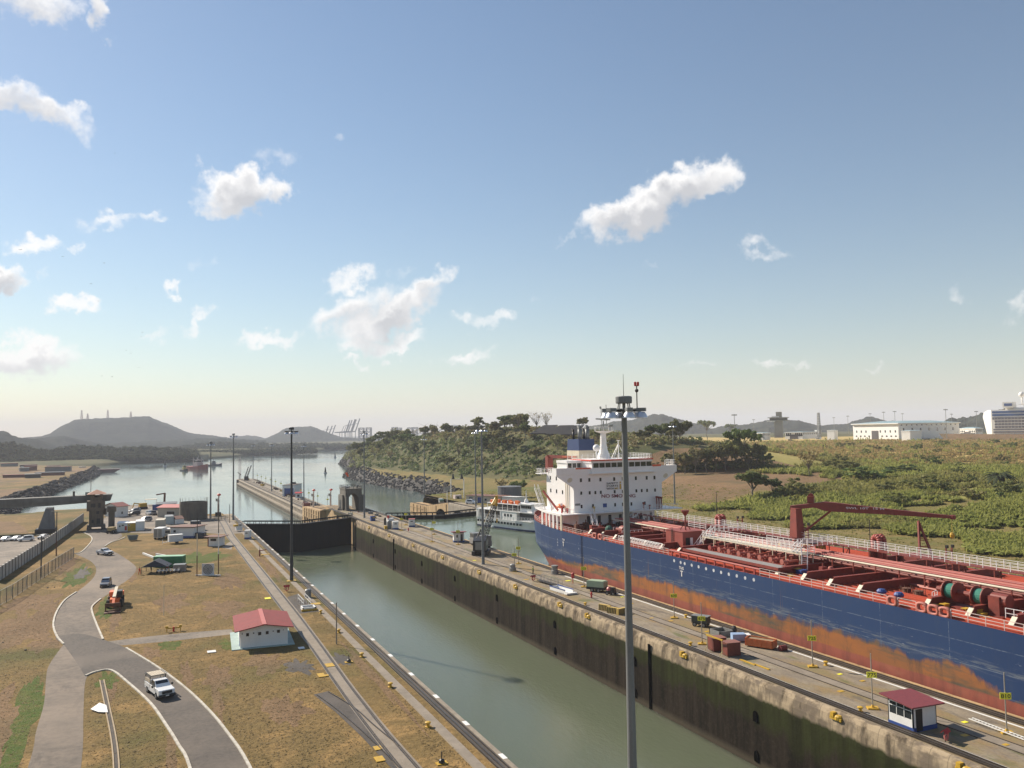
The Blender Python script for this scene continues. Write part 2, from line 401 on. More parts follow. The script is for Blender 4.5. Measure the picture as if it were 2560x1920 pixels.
def m_water(name, base, rough, sc, strength, dist, spec):
    n = NT(name); p = n.coord('world'); n.b.inputs['Specular IOR Level'].default_value = spec
    f = n.noise(n.scale(p, (1, .45, 1)), sc, 4, .6); g = n.noise(n.scale(p, (1, .6, 1)), sc*.12, 3, .5)
    big = n.noise(n.scale(p, (1, .3, 1)), .012, 4, .6)
    n.col(n.mix(n.ramp(big, .35, .65), base, tuple(x*1.25 for x in base)))
    n.set(n.b.inputs['Roughness'], n.math('ADD', n.math('MULTIPLY', n.ramp(big, .4, .62), rough*.9), rough*.55))
    n.b.inputs['IOR'].default_value = 1.333
    if spec < .45: n.b.inputs['Subsurface Weight'].default_value = 1.0; n.b.inputs['Subsurface Scale'].default_value = 9; n.b.inputs['Subsurface Radius'].default_value = (1, 1.2, .9)
    n.bump(n.math('ADD', f, n.math('MULTIPLY', g, .7)), strength, dist)
    return n.m
SEA = m_water('sea_water', (.1, .135, .125), .1, .9, .16, .2, .9)
POOL = m_water('chamber_water', (.105, .12, .078), .16, 1.8, .4, .12, .35)
POOL2 = m_water('lock_water', (.1, .125, .085), .1, 2.0, .12, .06, .4)

def m_rock():
    n = NT('riprap_rock'); p = n.coord('world'); f = n.noise(p, .7, 4, .7); g = n.noise(p, .08, 3)
    c = n.mix(n.ramp(f, .35, .7), (.028, .026, .025), (.075, .068, .06)); c = n.mix(n.math('MULTIPLY', n.ramp(g, .5, .7), .4), c, (.1, .088, .07))
    n.col(c); n.rough(.95); return n.m
ROCK = m_rock()
def m_hill(name, a, b):
    n = NT(name); p = n.coord('world'); f = n.noise(p, .012, 6, .7); g = n.noise(p, .05, 4, .7)
    n.col(n.mix(n.ramp(n.math('ADD', n.math('MULTIPLY', f, .6), n.math('MULTIPLY', g, .4)), .38, .62), a, b)); n.rough(1); n.b.inputs['Specular IOR Level'].default_value = 0
    n.bump(g, 1, 6); return n.m
HILLM = m_hill('wooded_hill', (.028, .036, .034), (.06, .068, .055))

# ------------------------------------------------------------------ water
def plane(name, poly, z, mat, kind='structure'):
    m = MB(); m.add([(x, y, z) for x, y in poly], [tuple(range(len(poly)))]); return m.build(name, mat, kind=kind)
WZ, RZ = -9.8, -1.5
XA, XB, XC, XD = 29.7, 64.42, 79.4, 115.2
plane('sea', [(-9000, 296), (9000, 296), (14000, 16000), (-9000, 16000)], WZ-.004, SEA)
plane('lock_chamber_water', [(29, -40), (66, -40), (66, 296), (29, 296)], WZ, POOL)
plane('lock_basin_water', [(79, -60), (116, -60), (116, 291), (79, 291)], RZ, POOL2)

# ------------------------------------------------------------------ land (height fields)
def sdf(P, X, Y):
    """signed distance to polygon P, negative inside"""
    P = np.array(P, float); Q = np.roll(P, -1, 0); d = np.full(X.shape, 1e9); ins = np.zeros(X.shape, bool)
    for (ax, ay), (bx, by) in zip(P, Q):
        ex, ey = bx-ax, by-ay; wx, wy = X-ax, Y-ay
        t = np.clip((wx*ex+wy*ey)/(ex*ex+ey*ey+1e-9), 0, 1)
        d = np.minimum(d, np.hypot(wx-ex*t, wy-ey*t))
        c = ((ay > Y) != (by > Y)) & (X < (bx-ax)*(Y-ay)/((by-ay) if abs(by-ay) > 1e-9 else 1e-9)+ax)
        ins ^= c
    return np.where(ins, -d, d)
def vnoise(X, Y, s, seed):
    r = np.random.default_rng(seed); T = r.random((64, 64))
    x = X/s; y = Y/s; xi = np.floor(x).astype(int); yi = np.floor(y).astype(int); fx = x-xi; fy = y-yi
    fx = fx*fx*(3-2*fx); fy = fy*fy*(3-2*fy)
    a = T[xi % 64, yi % 64]; b = T[(xi+1) % 64, yi % 64]; c = T[xi % 64, (yi+1) % 64]; d = T[(xi+1) % 64, (yi+1) % 64]
    return (a*(1-fx)+b*fx)*(1-fy)+(c*(1-fx)+d*fx)*fy
def fbm(X, Y, s, seed, o=4):
    r = 0; a = 1; t = 0
    for k in range(o): r = r+a*vnoise(X+17*k, Y-9*k, s/2**k, seed+k); t += a; a *= .5
    return r/t
def grid(name, xs, ys, fz, mats, fm=None, smooth=True):
    X, Y = np.meshgrid(xs, ys); Z = fz(X, Y); V = np.stack([X.ravel(), Y.ravel(), Z.ravel()], 1)
    nx, ny = len(xs), len(ys); i = np.arange(nx-1)[None, :]+nx*np.arange(ny-1)[:, None]; i = i.ravel()
    F = np.stack([i, i+1, i+1+nx, i+nx], 1)
    mi = None
    if fm is not None:
        cx = (X[:-1, :-1]+X[1:, 1:])/2; cy_ = (Y[:-1, :-1]+Y[1:, 1:])/2; mi = fm(cx, cy_).ravel()
    return link(name, npmesh(name, V, F, mats, mi, smooth), kind='structure')

LEFT_SHORE = [(29.6, -80), (29.6, 331), (26, 346), (13, 396), (0.6, 413), (-13, 414), (-24, 400), (-37, 404), (-48, 390), (-58, 420), (-62, 470), (-65, 530), (-62, 640), (-55, 824), (-48, 990), (-50, 1100), (-110, 1190), (-260, 1320), (-900, 1500), (-900, -80)]
def z_left(X, Y):
    d = sdf(LEFT_SHORE, X, Y)+(fbm(X, Y, 14, 3)-.5)*5*np.clip((Y-335)/60, 0, 1)
    top = -3.2*np.clip((Y-395)/120, 0, 1)+np.clip((-X-90)/300, 0, 1)*2*np.clip((Y-420)/100, 0, 1)
    slope = np.clip((d+9)/14, 0, 1)
    slope = np.where(Y < 336, 0, slope)
    return top*(1-slope)+(-13)*slope
xs = np.concatenate([np.linspace(-900, -140, 30), np.linspace(-135, 26.1, 110)])
ys = np.concatenate([np.linspace(-80, 290, 40), np.linspace(294, 700, 140), np.linspace(708, 1500, 90)])
def m_left(X, Y):
    d = sdf(LEFT_SHORE, X, Y); r = fbm(X, Y, 40, 21)
    m = np.zeros(X.shape, int)
    m[(Y > 395) & (r > .52)] = 1
    m[(d > -6) & (Y > 340)] = 2
    return m
grid('left_bank_ground', xs, ys, z_left, [GRASS, EARTH, ROCK], m_left)

RIGHT_SHORE = [(115, -300), (115, 384), (138, 405), (150, 455), (166, 530), (160, 590), (160, 662), (165, 763), (178, 815), (188, 848), (205, 880), (228, 940), (222, 1020), (238, 1125), (262, 1150), (330, 1180), (700, 1250), (2600, 1500), (2600, -300)]
CREST = np.array([(1130, 250, 2), (1050, 245, 8), (950, 235, 14), (800, 222, 23), (690, 232, 27), (600, 238, 31), (500, 242, 31), (400, 255, 22), (330, 290, 10), (250, 330, 3), (-300, 400, 0)], float)[::-1]
def z_right(X, Y):
    base = np.interp(X, [115, 170, 195, 222, 300, 450, 700, 1500, 2600], [0, .4, 1.6, 6.5, 8.8, 11, 13.8, 14.5, 14.5])
    left_base = np.clip(base, None, 2.0)
    t = np.clip((Y-300)/120, 0, 1)
    cz = np.interp(Y, CREST[:, 0], CREST[:, 2]); cx = np.interp(Y, CREST[:, 0], CREST[:, 1])
    sx = np.where(X < cx, 40, 150)
    hill = cz*np.exp(-((X-cx)/sx)**2)
    z = np.maximum(base*(1-t*np.clip((235-X)/60, 0, 1)*.7), hill)+(fbm(X, Y, 40, 5)-.5)*np.clip((X-190)/60, 0, 1)*2.5
    z = z-np.clip((Y-400)/100, 0, 1)*3.0*np.clip((cx-35-X)/20, 0, 1)
    d = sdf(RIGHT_SHORE, X, Y)+(fbm(X, Y, 10, 8)-.5)*5*np.clip((Y-385)/30, 0, 1)
    s = np.where(Y < 383, 0, np.clip((d+11)/15, 0, 1))
    return z*(1-s)-13*s
GX = np.arange(112, 2610, 3.0); GY = np.arange(-300, 1505, 3.0)
GZ = z_right(*np.meshgrid(GX, GY))
def ground_z(x, y):
    i = min(max((x-112)/3.0, 0), len(GX)-2.001); j = min(max((y+300)/3.0, 0), len(GY)-2.001); a, b = int(i), int(j); u, v = i-a, j-b
    return float((GZ[b, a]*(1-u)+GZ[b, a+1]*u)*(1-v)+(GZ[b+1, a]*(1-u)+GZ[b+1, a+1]*u)*v)
def fgrid(s, seed):
    T = fbm(*np.meshgrid(GX, GY), s, seed)
    return lambda x, y: float(T[min(max(int((y+300)/3.0), 0), len(GY)-1), min(max(int((x-112)/3.0), 0), len(GX)-1)])
def m_right(X, Y):
    d = sdf(RIGHT_SHORE, X, Y); m = np.zeros(X.shape, int)
    cz = np.interp(Y, CREST[:, 0], CREST[:, 2]); cx = np.interp(Y, CREST[:, 0], CREST[:, 1])
    m[(X > 228)] = 3
    m[(X > 215) & (X < 300) & (Y > 238) & (Y < 420)] = 2
    m[(X > 194) & (X < 232) & (Y > 255) & (Y < 420)] = 2
    m[(Y > 380) & (X > cx-58) & (X < cx+120)] = 4
    m[(d > -9) & (Y > 384)] = 1
    return m
xs = np.concatenate([np.linspace(120.5, 340, 110), np.linspace(345, 640, 50), np.linspace(660, 2600, 50)])
ys = np.concatenate([np.linspace(-300, 180, 50), np.linspace(184, 700, 190), np.linspace(706, 1500, 110)])
grid('right_bank_ground', xs, ys, z_right, [LAWN, ROCK, EARTH, FIELD, WOODS], m_right)

# far lowland beyond the water, one ring sector reaching the horizon
SH = [(-20, 1500), (-9, 1330), (c1(880, 640), 0), (c1(1170, 615), 0), (c1(1680, 590), 0), (c1(2212, 550), 0), (c3(730, 540), 0), (c3(1310, 490), 0)]
AZ = []; DS = []
for s_ in SH:
    if isinstance(s_[0], tuple):
        p = G(*s_[0], z=WZ); AZ.append(math.degrees(atan2(p.x, p.y))); DS.append(hypot(p.x, p.y))
    else: AZ.append(s_[0]); DS.append(s_[1])
AZ += [16, 40, 60, 75]; DS += [2500, 1300, 1400, 1500]
def far_land():
    az = np.linspace(-22, 75, 260); r = np.concatenate([np.linspace(0, 300, 24), np.linspace(320, 14000, 60)])
    A, Rr = np.meshgrid(az, r); D0 = np.interp(A, AZ, DS); D = D0-12+Rr
    X = D*np.sin(np.radians(A)); Y = D*np.cos(np.radians(A))
    h = np.where(Rr < 1, -13, -8+np.clip(Rr/60, 0, 1)*5+fbm(X, Y, 120, 31)*6*np.clip(Rr/200, 0, 1))
    h = h+np.clip((A-26)/10, 0, 1)*np.clip(Rr/100, 0, 1)*16
    V = np.stack([X.ravel(), Y.ravel(), h.ravel()], 1); nx, ny = len(az), len(r)
    i = (np.arange(nx-1)[None, :]+nx*np.arange(ny-1)[:, None]).ravel(); F = np.stack([i, i+nx, i+1+nx, i+1], 1)
    link('far_shore_ground', npmesh('far_shore_ground', V, F, WOODS, None, True), kind='structure')
far_land()

def hill(px_pts, D, width, base=-4, mat=None, seed=1, rough=1.0):
    """a ridge whose crest passes through the given directions at distance D, with real depth"""
    pts = []
    for p in px_pts:
        q = atD(*p, D); pts.append((math.degrees(atan2(q.x, q.y)), q.z))
    pts.sort(); a0, a1 = pts[0][0], pts[-1][0]
    az = np.linspace(a0, a1, 240); hz = np.interp(az, [p[0] for p in pts], [p[1] for p in pts])
    t = np.linspace(-1, 1, 41)
    A, T = np.meshgrid(az, t); Hh = np.broadcast_to(hz, A.shape)
    Dd = D+T*width; X = Dd*np.sin(np.radians(A)); Y = Dd*np.cos(np.radians(A))
    prof = np.cos(np.clip(np.abs(T), 0, 1)*pi/2)**1.2
    edge = 1
    Z = base+(Hh-base)*prof*edge+(fbm(X, Y, width*.3, seed)-.5)*(Hh-base)*.28*np.sin(np.abs(T)*pi)+(fbm(X, Y, width*.05, seed+9)-.5)*15*rough*np.clip(prof*2, .2, 1)
    V = np.stack([X.ravel(), Y.ravel(), Z.ravel()], 1); nx, ny = len(az), len(t)
    i = (np.arange(nx-1)[None, :]+nx*np.arange(ny-1)[:, None]).ravel(); F = np.stack([i, i+nx, i+1+nx, i+1], 1)
    return link('hill', npmesh('hill', V, F, mat or HILLM, None, True), kind='structure')
hill([c1(-500, 430), c1(-200, 330), c1(0, 342), c1(60, 352), c1(130, 385), c1(200, 400), c1(330, 420), c1(480, 470)], 2600, 500, seed=2)
hill([c1(60, 460), c1(180, 400), c1(340, 388), c1(430, 362), c1(500, 318), c1(560, 285), c1(640, 247), c1(760, 237), c1(930, 230), c1(1100, 217), c1(1290, 216), c1(1340, 240), c1(1480, 292), c1(1640, 357), c1(1760, 373), c1(1870, 380), c1(2000, 404), c1(2230, 415), c1(2500, 430)], 4200, 900, seed=4)
hill([c1(-200, 440), c1(180, 440), c1(350, 400), c1(560, 383), c1(700, 420), c1(900, 455), c1(1200, 440), c1(1500, 420), c1(1900, 405), c1(2300, 425)], 3000, 500, seed=6)
hill([c3(200, 420), c3(300, 390), c3(420, 377), c3(500, 385), c3(560, 405), c3(640, 420)], 5200, 700, seed=7)
hill([c3(520, 425), c3(570, 402), c3(640, 370), c3(720, 325), c3(800, 305), c3(950, 300), c3(1010, 315), c3(1090, 345), c3(1180, 385), c3(1300, 400), c3(1640, 395), c3(1800, 410)], 4300, 600, seed=8)
hill([e1(700, 520), e1(900, 475), e1(1050, 452), e1(1180, 415), e1(1420, 390), e1(1560, 355), e1(1640, 332), e1(1720, 312), e1(1850, 310), e1(1950, 346), e1(2080, 372), e1(2300, 440), e1(2500, 470)], 2900, 500, seed=9)
hill([f6(450, 370), f6(620, 342), f6(750, 305), f6(870, 283), f6(960, 290), f6(1060, 303), f6(1180, 285), f6(1260, 272), f6(1440, 232), f6(1600, 240), f6(1860, 210), f6(1960, 228), f6(2212, 280), c7(260, 320), c7(430, 360), c7(640, 355), c7(730, 328), c7(860, 296), c7(940, 300), c7(1010, 318), c7(1200, 330), c7(1500, 335)], 2700, 450, seed=12)
hill([c7(1350, 345), c7(1500, 330), c7(1590, 303), c7(1650, 300), c7(1720, 303), c7(1790, 275), c7(1880, 247), c7(2000, 225), c7(2300, 230), c7(2600, 250)], 1900, 300, seed=14)
# ------------------------------------------------------------------ lock walls, gates, tracks
STEEL = pm('dark_steel', (.035, .034, .035), (.06, .05, .042), 1.5, .55, .3)
RAIL = pm('rail_steel', (.05, .042, .036), (.11, .085, .06), .6, .4, .5, 'world')
GATEM = pm('gate_steel', (.006, .010, .012), (.014, .017, .016), .5, .85, 0, 'world', streak=True)
GATEM.node_tree.nodes['Principled BSDF'].inputs['Specular IOR Level'].default_value = .1
WHITE = pm('white_paint', (.78, .77, .74), (.66, .63, .58), .5, .5, amt=(.45, .85))
WHITEW = pm('white_wall', (.74, .73, .7), (.6, .57, .52), .7, .7, amt=(.5, .9), streak=True)
CREAM = pm('cream_wall', (.55, .5, .4), (.43, .38, .3), .8, .7)
REDROOF = pm('red_roof', (.25, .036, .036), (.18, .03, .03), .9, .85)
PINKROOF = pm('pale_red_roof', (.5, .14, .12), (.4, .11, .1), .8, .6)
BROWNROOF = pm('rust_roof', (.2, .085, .055), (.13, .06, .045), .9, .7)
BLUE = pm('blue_paint', (.03, .075, .27), (.025, .055, .19), 1.5, .5)
YEL = pm('yellow_paint', (.6, .36, .03), (.42, .26, .03), 2, .5)
YELS = pm('sign_yellow', (.95, .88, .05), (.85, .78, .05), 2, .5)
RED = pm('red_paint', (.55, .03, .025), (.38, .03, .025), 2, .5)
BLACK = pm('black', (.012, .012, .013), (.02, .02, .02), 2, .5)
GREYM = pm('grey_paint', (.2, .21, .21), (.15, .155, .155), 1.2, .5)
GALV = pm('galvanised_steel', (.3, .3, .29), (.22, .22, .21), 1.5, .45, .4)
POLEM = pm('mast_steel', (.2, .21, .215), (.14, .145, .145), .8, .55, .1, streak=True)
POLED = pm('dark_mast_steel', (.05, .055, .06), (.035, .037, .04), .8, .55, .1)
WOOD = pm('timber', (.3, .22, .13), (.2, .14, .08), 1.5, .8)
RUST = pm('rusty_iron', (.16, .065, .035), (.09, .045, .03), 1.5, .8)
GLASS = pm('window_glass', (.02, .026, .03), (.03, .035, .04), .4, .08)
PITCH = pm('opening_shade', (.004, .004, .004), (.006, .006, .006), 2, .95); PITCH.node_tree.nodes['Principled BSDF'].inputs['Specular IOR Level'].default_value = 0  # flat black painted in for the shade inside slots, recesses, niches and arches
RUBBER = pm('tyre_rubber', (.018, .018, .018), (.03, .028, .026), 3, .8)

def extrude_y(m, prof, y0, y1, mat=0, cuts=None):
    ys_ = [y0]+(cuts or [])+[y1]; n = len(prof)
    V = [(x, y, z) for y in ys_ for (x, z) in prof]; F = []
    for j in range(len(ys_)-1):
        for k in range(n): F.append((j*n+k, j*n+(k+1) % n, (j+1)*n+(k+1) % n, (j+1)*n+k))
    F += [tuple(range(n-1, -1, -1)), tuple((len(ys_)-1)*n+k for k in range(n))]
    return m.add(V, F, mat)

# --- left side wall
lw = thing('lock_wall', 'side wall of the lock with a single tow track, left of the green water', 'lock wall', (27, 120, 0), absolute=True)
m = MB(); extrude_y(m, [(26.0, -13), (29.75, -13), (29.7, -1.2), (29.62, -.3), (29.45, .02), (26.0, .02)][::-1], -80, 331)
m.build('wall_body', DECKC, lw)
m = MB(); m.box(29.0, 29.47, -60, 326, .02, .1); co = m.build('coping', CONC, lw)
mw = MB()
y = 60
while y < 320:
    mw.box(29.05, 29.5, y, y+1.25, .1, .112); y += 9.4
mw.build('white_mark', WHITE, lw)
m = MB(); m.box(26.1, 27.05, -60, 300, .02, .05); m.build('walkway', STRIP, lw)
m = MB(); m.box(27.08, 27.8, -60, 300, .02, .035); m.build('grass_strip', GRASS, lw)
m = MB(); m.box(27.9, 28.75, -60, 322, .02, .07); m.build('track_bed', TAR, lw)
for x in (27.85, 28.72):
    m = MB(); m.box(x, x+.1, -60, 322, .02, .2); m.build('rail', RAIL, lw)
m = MB(); m.box(28.25, 28.42, -60, 322, .07, .16); m.build('rack_rail', RAIL, lw)

# --- centre wall
cw = thing('lock_wall', 'long centre wall between the empty lock chamber and the tanker, with masts and tow tracks', 'lock wall', (72, 120, 0), absolute=True)
PROF = [(XC, -13), (XC, -.12), (XC-.15, 0), (65.25, 0), (64.95, -.15), (64.72, -.55), (64.55, -1.4), (64.47, -2.5), (64.42, -13)]
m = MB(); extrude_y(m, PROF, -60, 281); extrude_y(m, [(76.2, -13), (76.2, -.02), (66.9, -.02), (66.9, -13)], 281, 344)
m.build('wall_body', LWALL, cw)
m = MB(); m.box(65.3, XC-.2, -60, 281, .0, .03)
m.add([(66.95, 281, .03), (76.1, 281, .03), (XC-.2, 300, .03), (XC-.2, 331, .03), (XC-.2, 345, -1.7), (65, 345, -1.7), (66.9, 331, .03)], [(0, 1, 2, 3, 4, 5, 6)])
m.build('deck_paving', DECKW, cw)
# retaining block with the ramp down to the approach wall
m = MB()
m.add([(64.42, 344, -13), (64.42, 386, -13), (64.42, 386, -3.2), (64.42, 344, -1.7), (XC, 331, -13), (XC, 386, -13), (XC, 386, -3.2), (XC, 344, -1.7), (XC, 331, .0), (66.9, 331, .0), (66.9, 331, -13), (66.9, 344, -13), (66.9, 344, -1.7)],
      [(0, 3, 2, 1), (1, 2, 6, 5), (3, 12, 7, 6, 2), (12, 9, 8, 7), (0, 11, 12, 3), (11, 10, 9, 12), (4, 5, 6, 7, 8), (10, 4, 8, 9)])
for k in range(7):
    y = 346+k*5.6
    m.box(64.12, 64.42, y, y+1.6, -12.5, -2.1-k*.21)
for z in (-4.2, -6.6, -8.8): m.box(64.2, 64.42, 346, 385, z-.25, z)
m.build('ramp_block', CONCO, cw)
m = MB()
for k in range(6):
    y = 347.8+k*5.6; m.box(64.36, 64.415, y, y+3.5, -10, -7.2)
m.build('niche', PITCH, cw)  # black panels on the face, niche shade put into the colour
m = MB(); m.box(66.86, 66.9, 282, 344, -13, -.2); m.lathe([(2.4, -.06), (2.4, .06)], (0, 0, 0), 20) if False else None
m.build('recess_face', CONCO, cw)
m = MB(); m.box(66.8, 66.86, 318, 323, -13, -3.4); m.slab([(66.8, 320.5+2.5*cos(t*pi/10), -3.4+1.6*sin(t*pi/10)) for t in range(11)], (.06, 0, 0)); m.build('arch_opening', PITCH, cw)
# lower approach wall running out into the water
m = MB(); extrude_y(m, [(XC, -14), (XC, -5.1), (66.2, -5.1), (65.7, -5.5), (65.5, -7.4), (64.2, -7.6), (64.0, -14)], 386, 690)
m.prism([(64, 690), (64.8, 699), (68.5, 706), (74, 706), (78, 700), (XC, 690)], -14, -5.1)
m.build('approach_wall', m_concrete('approach_wall_concrete', (.3, .25, .185), (.2, .165, .12), (.06, .05, .034), .3, .8), cw)
m = MB()
for i in range(75):
    m.box(65.45, 65.6, 388+i*4, 388.35+i*4, -7.4, -5.6); m.box(63.85, 64.05, 389.4+i*4, 389.8+i*4, -9.6, -8.1)
m.build('fender_block', CONCD, cw)
m = MB()
for (a, b) in ((67.0, 67.9), (76.5, 77.4)): m.box(a, b, 387, 690, -5.1, -5.03)
m.build('approach_track_bed', TAR, cw)
for x in (66.95, 67.85, 69.6, 71.2, 76.45, 77.4):
    m = MB(); m.bar((x, 386, -4.95), (x, 690, -4.95), .12, .22); m.bar((x, 386, -3.2), (x, 344, -1.55), .12, .2); m.bar((x, 344, -1.6), (x, 331, .1), .12, .2); m.build('approach_rail', RAIL, cw)
# chamber side track
m = MB(); m.box(65.55, 66.35, -60, 330, .03, .08); m.build('track_bed', TAR, cw)
for x in (65.45, 66.35):
    m = MB(); m.box(x, x+.1, -60, 330, .03, .2); m.build('rail', RAIL, cw)
m = MB(); m.box(65.86, 66.04, -60, 330, .08, .17); m.build('rack_rail', RAIL, cw)
m = MB(); m.box(66.6, 66.78, -60, 200, .03, .075); m.box(76.7, 76.9, -60, 150, .03, .075); m.build('white_line', WHITE, cw)
# ship side track
m = MB(); m.box(77.55, 78.45, -60, 330, .03, .08); m.build('track_bed', TAR, cw)
for x in (77.4, 78.45):
    m = MB(); m.box(x, x+.1, -60, 330, .03, .2); m.build('rail', RAIL, cw)
m = MB(); m.box(77.9, 78.08, -60, 330, .08, .17); m.build('rack_rail', RAIL, cw)
m = MB(); m.box(78.85, 79.35, -60, 290, .03, .12); m.build('coping', CONCO, cw)
# middle return track
m = MB(); m.box(70.75, 72.3, -60, 330, .03, .045); m.build('track_paving', STRIP, cw)
for x in (70.65, 72.25):
    m = MB(); m.box(x, x+.09, -60, 330, .03, .1); m.build('rail', RAIL, cw)
for y in (100.4, 232.7, 279.8):                      # gate slots down the wall, their shade painted as black strips
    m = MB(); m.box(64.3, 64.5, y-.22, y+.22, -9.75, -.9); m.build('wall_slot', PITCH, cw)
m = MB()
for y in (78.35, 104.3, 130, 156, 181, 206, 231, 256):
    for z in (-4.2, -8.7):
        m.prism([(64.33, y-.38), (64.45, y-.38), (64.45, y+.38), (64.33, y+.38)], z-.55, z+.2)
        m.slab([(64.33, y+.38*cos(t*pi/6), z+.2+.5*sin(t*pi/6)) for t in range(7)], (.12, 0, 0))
m.build('wall_recess', PITCH, cw)  # proud black boxes, the shade of the recesses is in their colour
for y in (51.6, 66.1, 92.5, 118.5, 128.2, 147, 166, 190, 214, 238, 262):
    m = MB(); m.lathe([(.42, 0), (.42, .3), (.3, .42)], (64.75, y-.25, -.75), 10); m.box(64.45, 65.0, y-.75, y+.75, -.85, -.55); m.box(64.4, 64.9, y+.2, y+.62, -.6, -.15)
    m.build('fairlead', YEL, cw)

# --- right side wall
rw = thing('lock_wall', 'far side wall of the tanker lock with two dark arches at its seaward end', 'lock wall', (118, 200, 0), absolute=True)
m = MB(); extrude_y(m, [(121, -13), (121, 0), (115.6, 0), (115.35, -.2), (115.2, -1), (115.2, -13)], -60, 331)
m.build('wall_body', CONC, rw)
m = MB()
m.add([(115.2, 331, 0), (121, 331, 0), (121, 362, -3.65), (115.2, 362, -3.65), (115.2, 386, -3.9), (121, 386, -3.9), (115.2, 331, -13), (121, 331, -13), (115.2, 386, -13), (121, 386, -13), (115.2, 362, -13)],
      [(0, 1, 2, 3), (3, 2, 5, 4), (0, 3, 10, 6), (3, 4, 8, 10), (4, 5, 9, 8)])
for y in (333, 346.5, 361): m.box(114.95, 115.2, y, y+1.2, -12, -.6-(y-331)*.115)
for k in range(4):
    y = 363.5+k*5.6; m.box(114.95, 115.2, y, y+.9, -12, -4.1)
for z in (-5.2, -7.4): m.box(115.0, 115.2, 363, 386, z-.25, z)
m.build('ramp_block', CONCO, rw)
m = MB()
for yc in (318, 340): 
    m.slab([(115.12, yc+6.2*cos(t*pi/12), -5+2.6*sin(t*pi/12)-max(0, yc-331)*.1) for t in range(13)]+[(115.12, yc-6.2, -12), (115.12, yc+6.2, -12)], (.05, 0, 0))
m.build('arch_opening', PITCH, rw)  # thin black sheets stand in for the dark inside of the arches
m = MB(); m.box(115.9, 116.7, -60, 331, 0, .06); m.build('track_bed', TAR, rw)
for x in (115.85, 116.7):
    m = MB(); m.box(x, x+.1, -60, 331, 0, .17); m.bar((x, 331, .1), (x, 362, -3.5), .1, .2); m.bar((x, 362, -3.5), (x, 384, -3.8), .1, .2); m.build('rail', RAIL, rw)
m = MB(); m.box(117.5, 121, -40, 331, 0, .03); m.build('deck_paving', DECKC, rw)
# paved yard behind the arches
m = MB(); m.add([(121, 270, .05), (140, 275, .05), (146, 330, .05), (142, 372, -.6), (121, 384, -1.2)], [(0, 1, 2, 3, 4)]); m.build('yard', DECKC, kind='structure')

# --- mitre gates
def gate(label, h0, ap, h1, ztop):
    t = thing('mitre_gate', label, 'lock gate', ((h0[0]+h1[0])/2, ap[1], 0), absolute=True)
    for a, b in ((h0, ap), (ap, h1)):
        A = Vector((a[0], a[1], 0)); B = Vector((b[0], b[1], 0)); d = (B-A).normalized(); nrm = Vector((d.y, -d.x, 0))
        if nrm.y > 0: nrm = -nrm
        m = MB(); m.slab([A+Vector((0, 0, -14)), B+Vector((0, 0, -14)), B+Vector((0, 0, ztop)), A+Vector((0, 0, ztop))], -nrm*2.1)
        L_ = (B-A).length
        for k in range(10): m.bar(A+nrm*.03+d*(L_*(k+.5)/10)+Vector((0, 0, -13)), A+nrm*.03+d*(L_*(k+.5)/10)+Vector((0, 0, ztop-.05)), .12, .06)
        lf = m.build('gate_leaf', GATEM, t)
        m = MB(); m.slab([A+nrm*.5+Vector((0, 0, ztop+.01)), B+nrm*.5+Vector((0, 0, ztop+.01)), B-nrm*1.2+Vector((0, 0, ztop+.01)), A-nrm*1.2+Vector((0, 0, ztop+.01))], (0, 0, .12)); m.build('walkway', STEEL, lf)
        for off in (.45, -1.1):
            m = MB(); n = 10
            for k in range(n+1):
                p = A+nrm*off+d*(L_*k/n); m.bar(p+Vector((0, 0, ztop+.13)), p+Vector((0, 0, ztop+1.05)), .16)
            o = nrm*off
            m.bar(A+o+Vector((0, 0, ztop+1.0)), B+o+Vector((0, 0, ztop+1.0)), .22, .26)
            m.build('handrail', GATEM, lf)
    return t
gate('closed dark gate across the empty chamber, seen almost full height', (29.4, 295), (47, 284), (66.6, 296), -.55)
gate('closed dark gate of the full lock behind the white ferry, only its top showing', (78.4, 293), (97.3, 284), (115.9, 292), -.35)

# --- arched control tower on the centre wall
ar = thing('arched_tower', 'weathered concrete arch with a railed roof standing on the centre wall', 'tower', (72.3, 323, 0), absolute=True)
m = MB()
x0, x1, y0, y1 = 69.3, 75.6, 318, 328.5
op = (70.6, 74.2)
m.box(x0, op[0], y0, y1, 0, 5.0); m.box(op[1], x1, y0, y1, 0, 5.0)
N_ = 10; arc = [(op[0]+(op[1]-op[0])*k/N_, 5.0+1.55*sin(pi*k/N_)) for k in range(N_+1)]
for k in range(N_):
    (a, za), (b, zb) = arc[k], arc[k+1]
    m.add([(a, y0, za), (b, y0, zb), (b, y0, 7.9), (a, y0, 7.9), (a, y1, za), (b, y1, zb), (b, y1, 7.9), (a, y1, 7.9)], [(0, 1, 2, 3), (5, 4, 7, 6), (0, 4, 5, 1)])
m.box(x0, op[0], y0, y1, 5.0, 7.9); m.box(op[1], x1, y0, y1, 5.0, 7.9); m.box(x0-.15, x1+.15, y0-.15, y1+.15, 7.9, 8.4)
m.build('arch_body', CONCD, ar)
for (bx, by) in (((68.5, 69.3, 320, 327.5, 0, 5.4), (68.5, 69.3, 320.6, 327, 5.4, 5.8)), ((75.6, 76.6, 318.6, 327.5, 0, 5.4), (75.6, 76.6, 319.2, 327, 5.4, 5.8)), ((69.35, 70.5, 317.2, 318, 0, 5.2),)*2, ((74.3, 75.5, 317.2, 318, 0, 5.2),)*2):
    m = MB(); m.box(*bx)
    if by is not bx: m.box(*by)
    m.build('buttress', CONCD, ar)
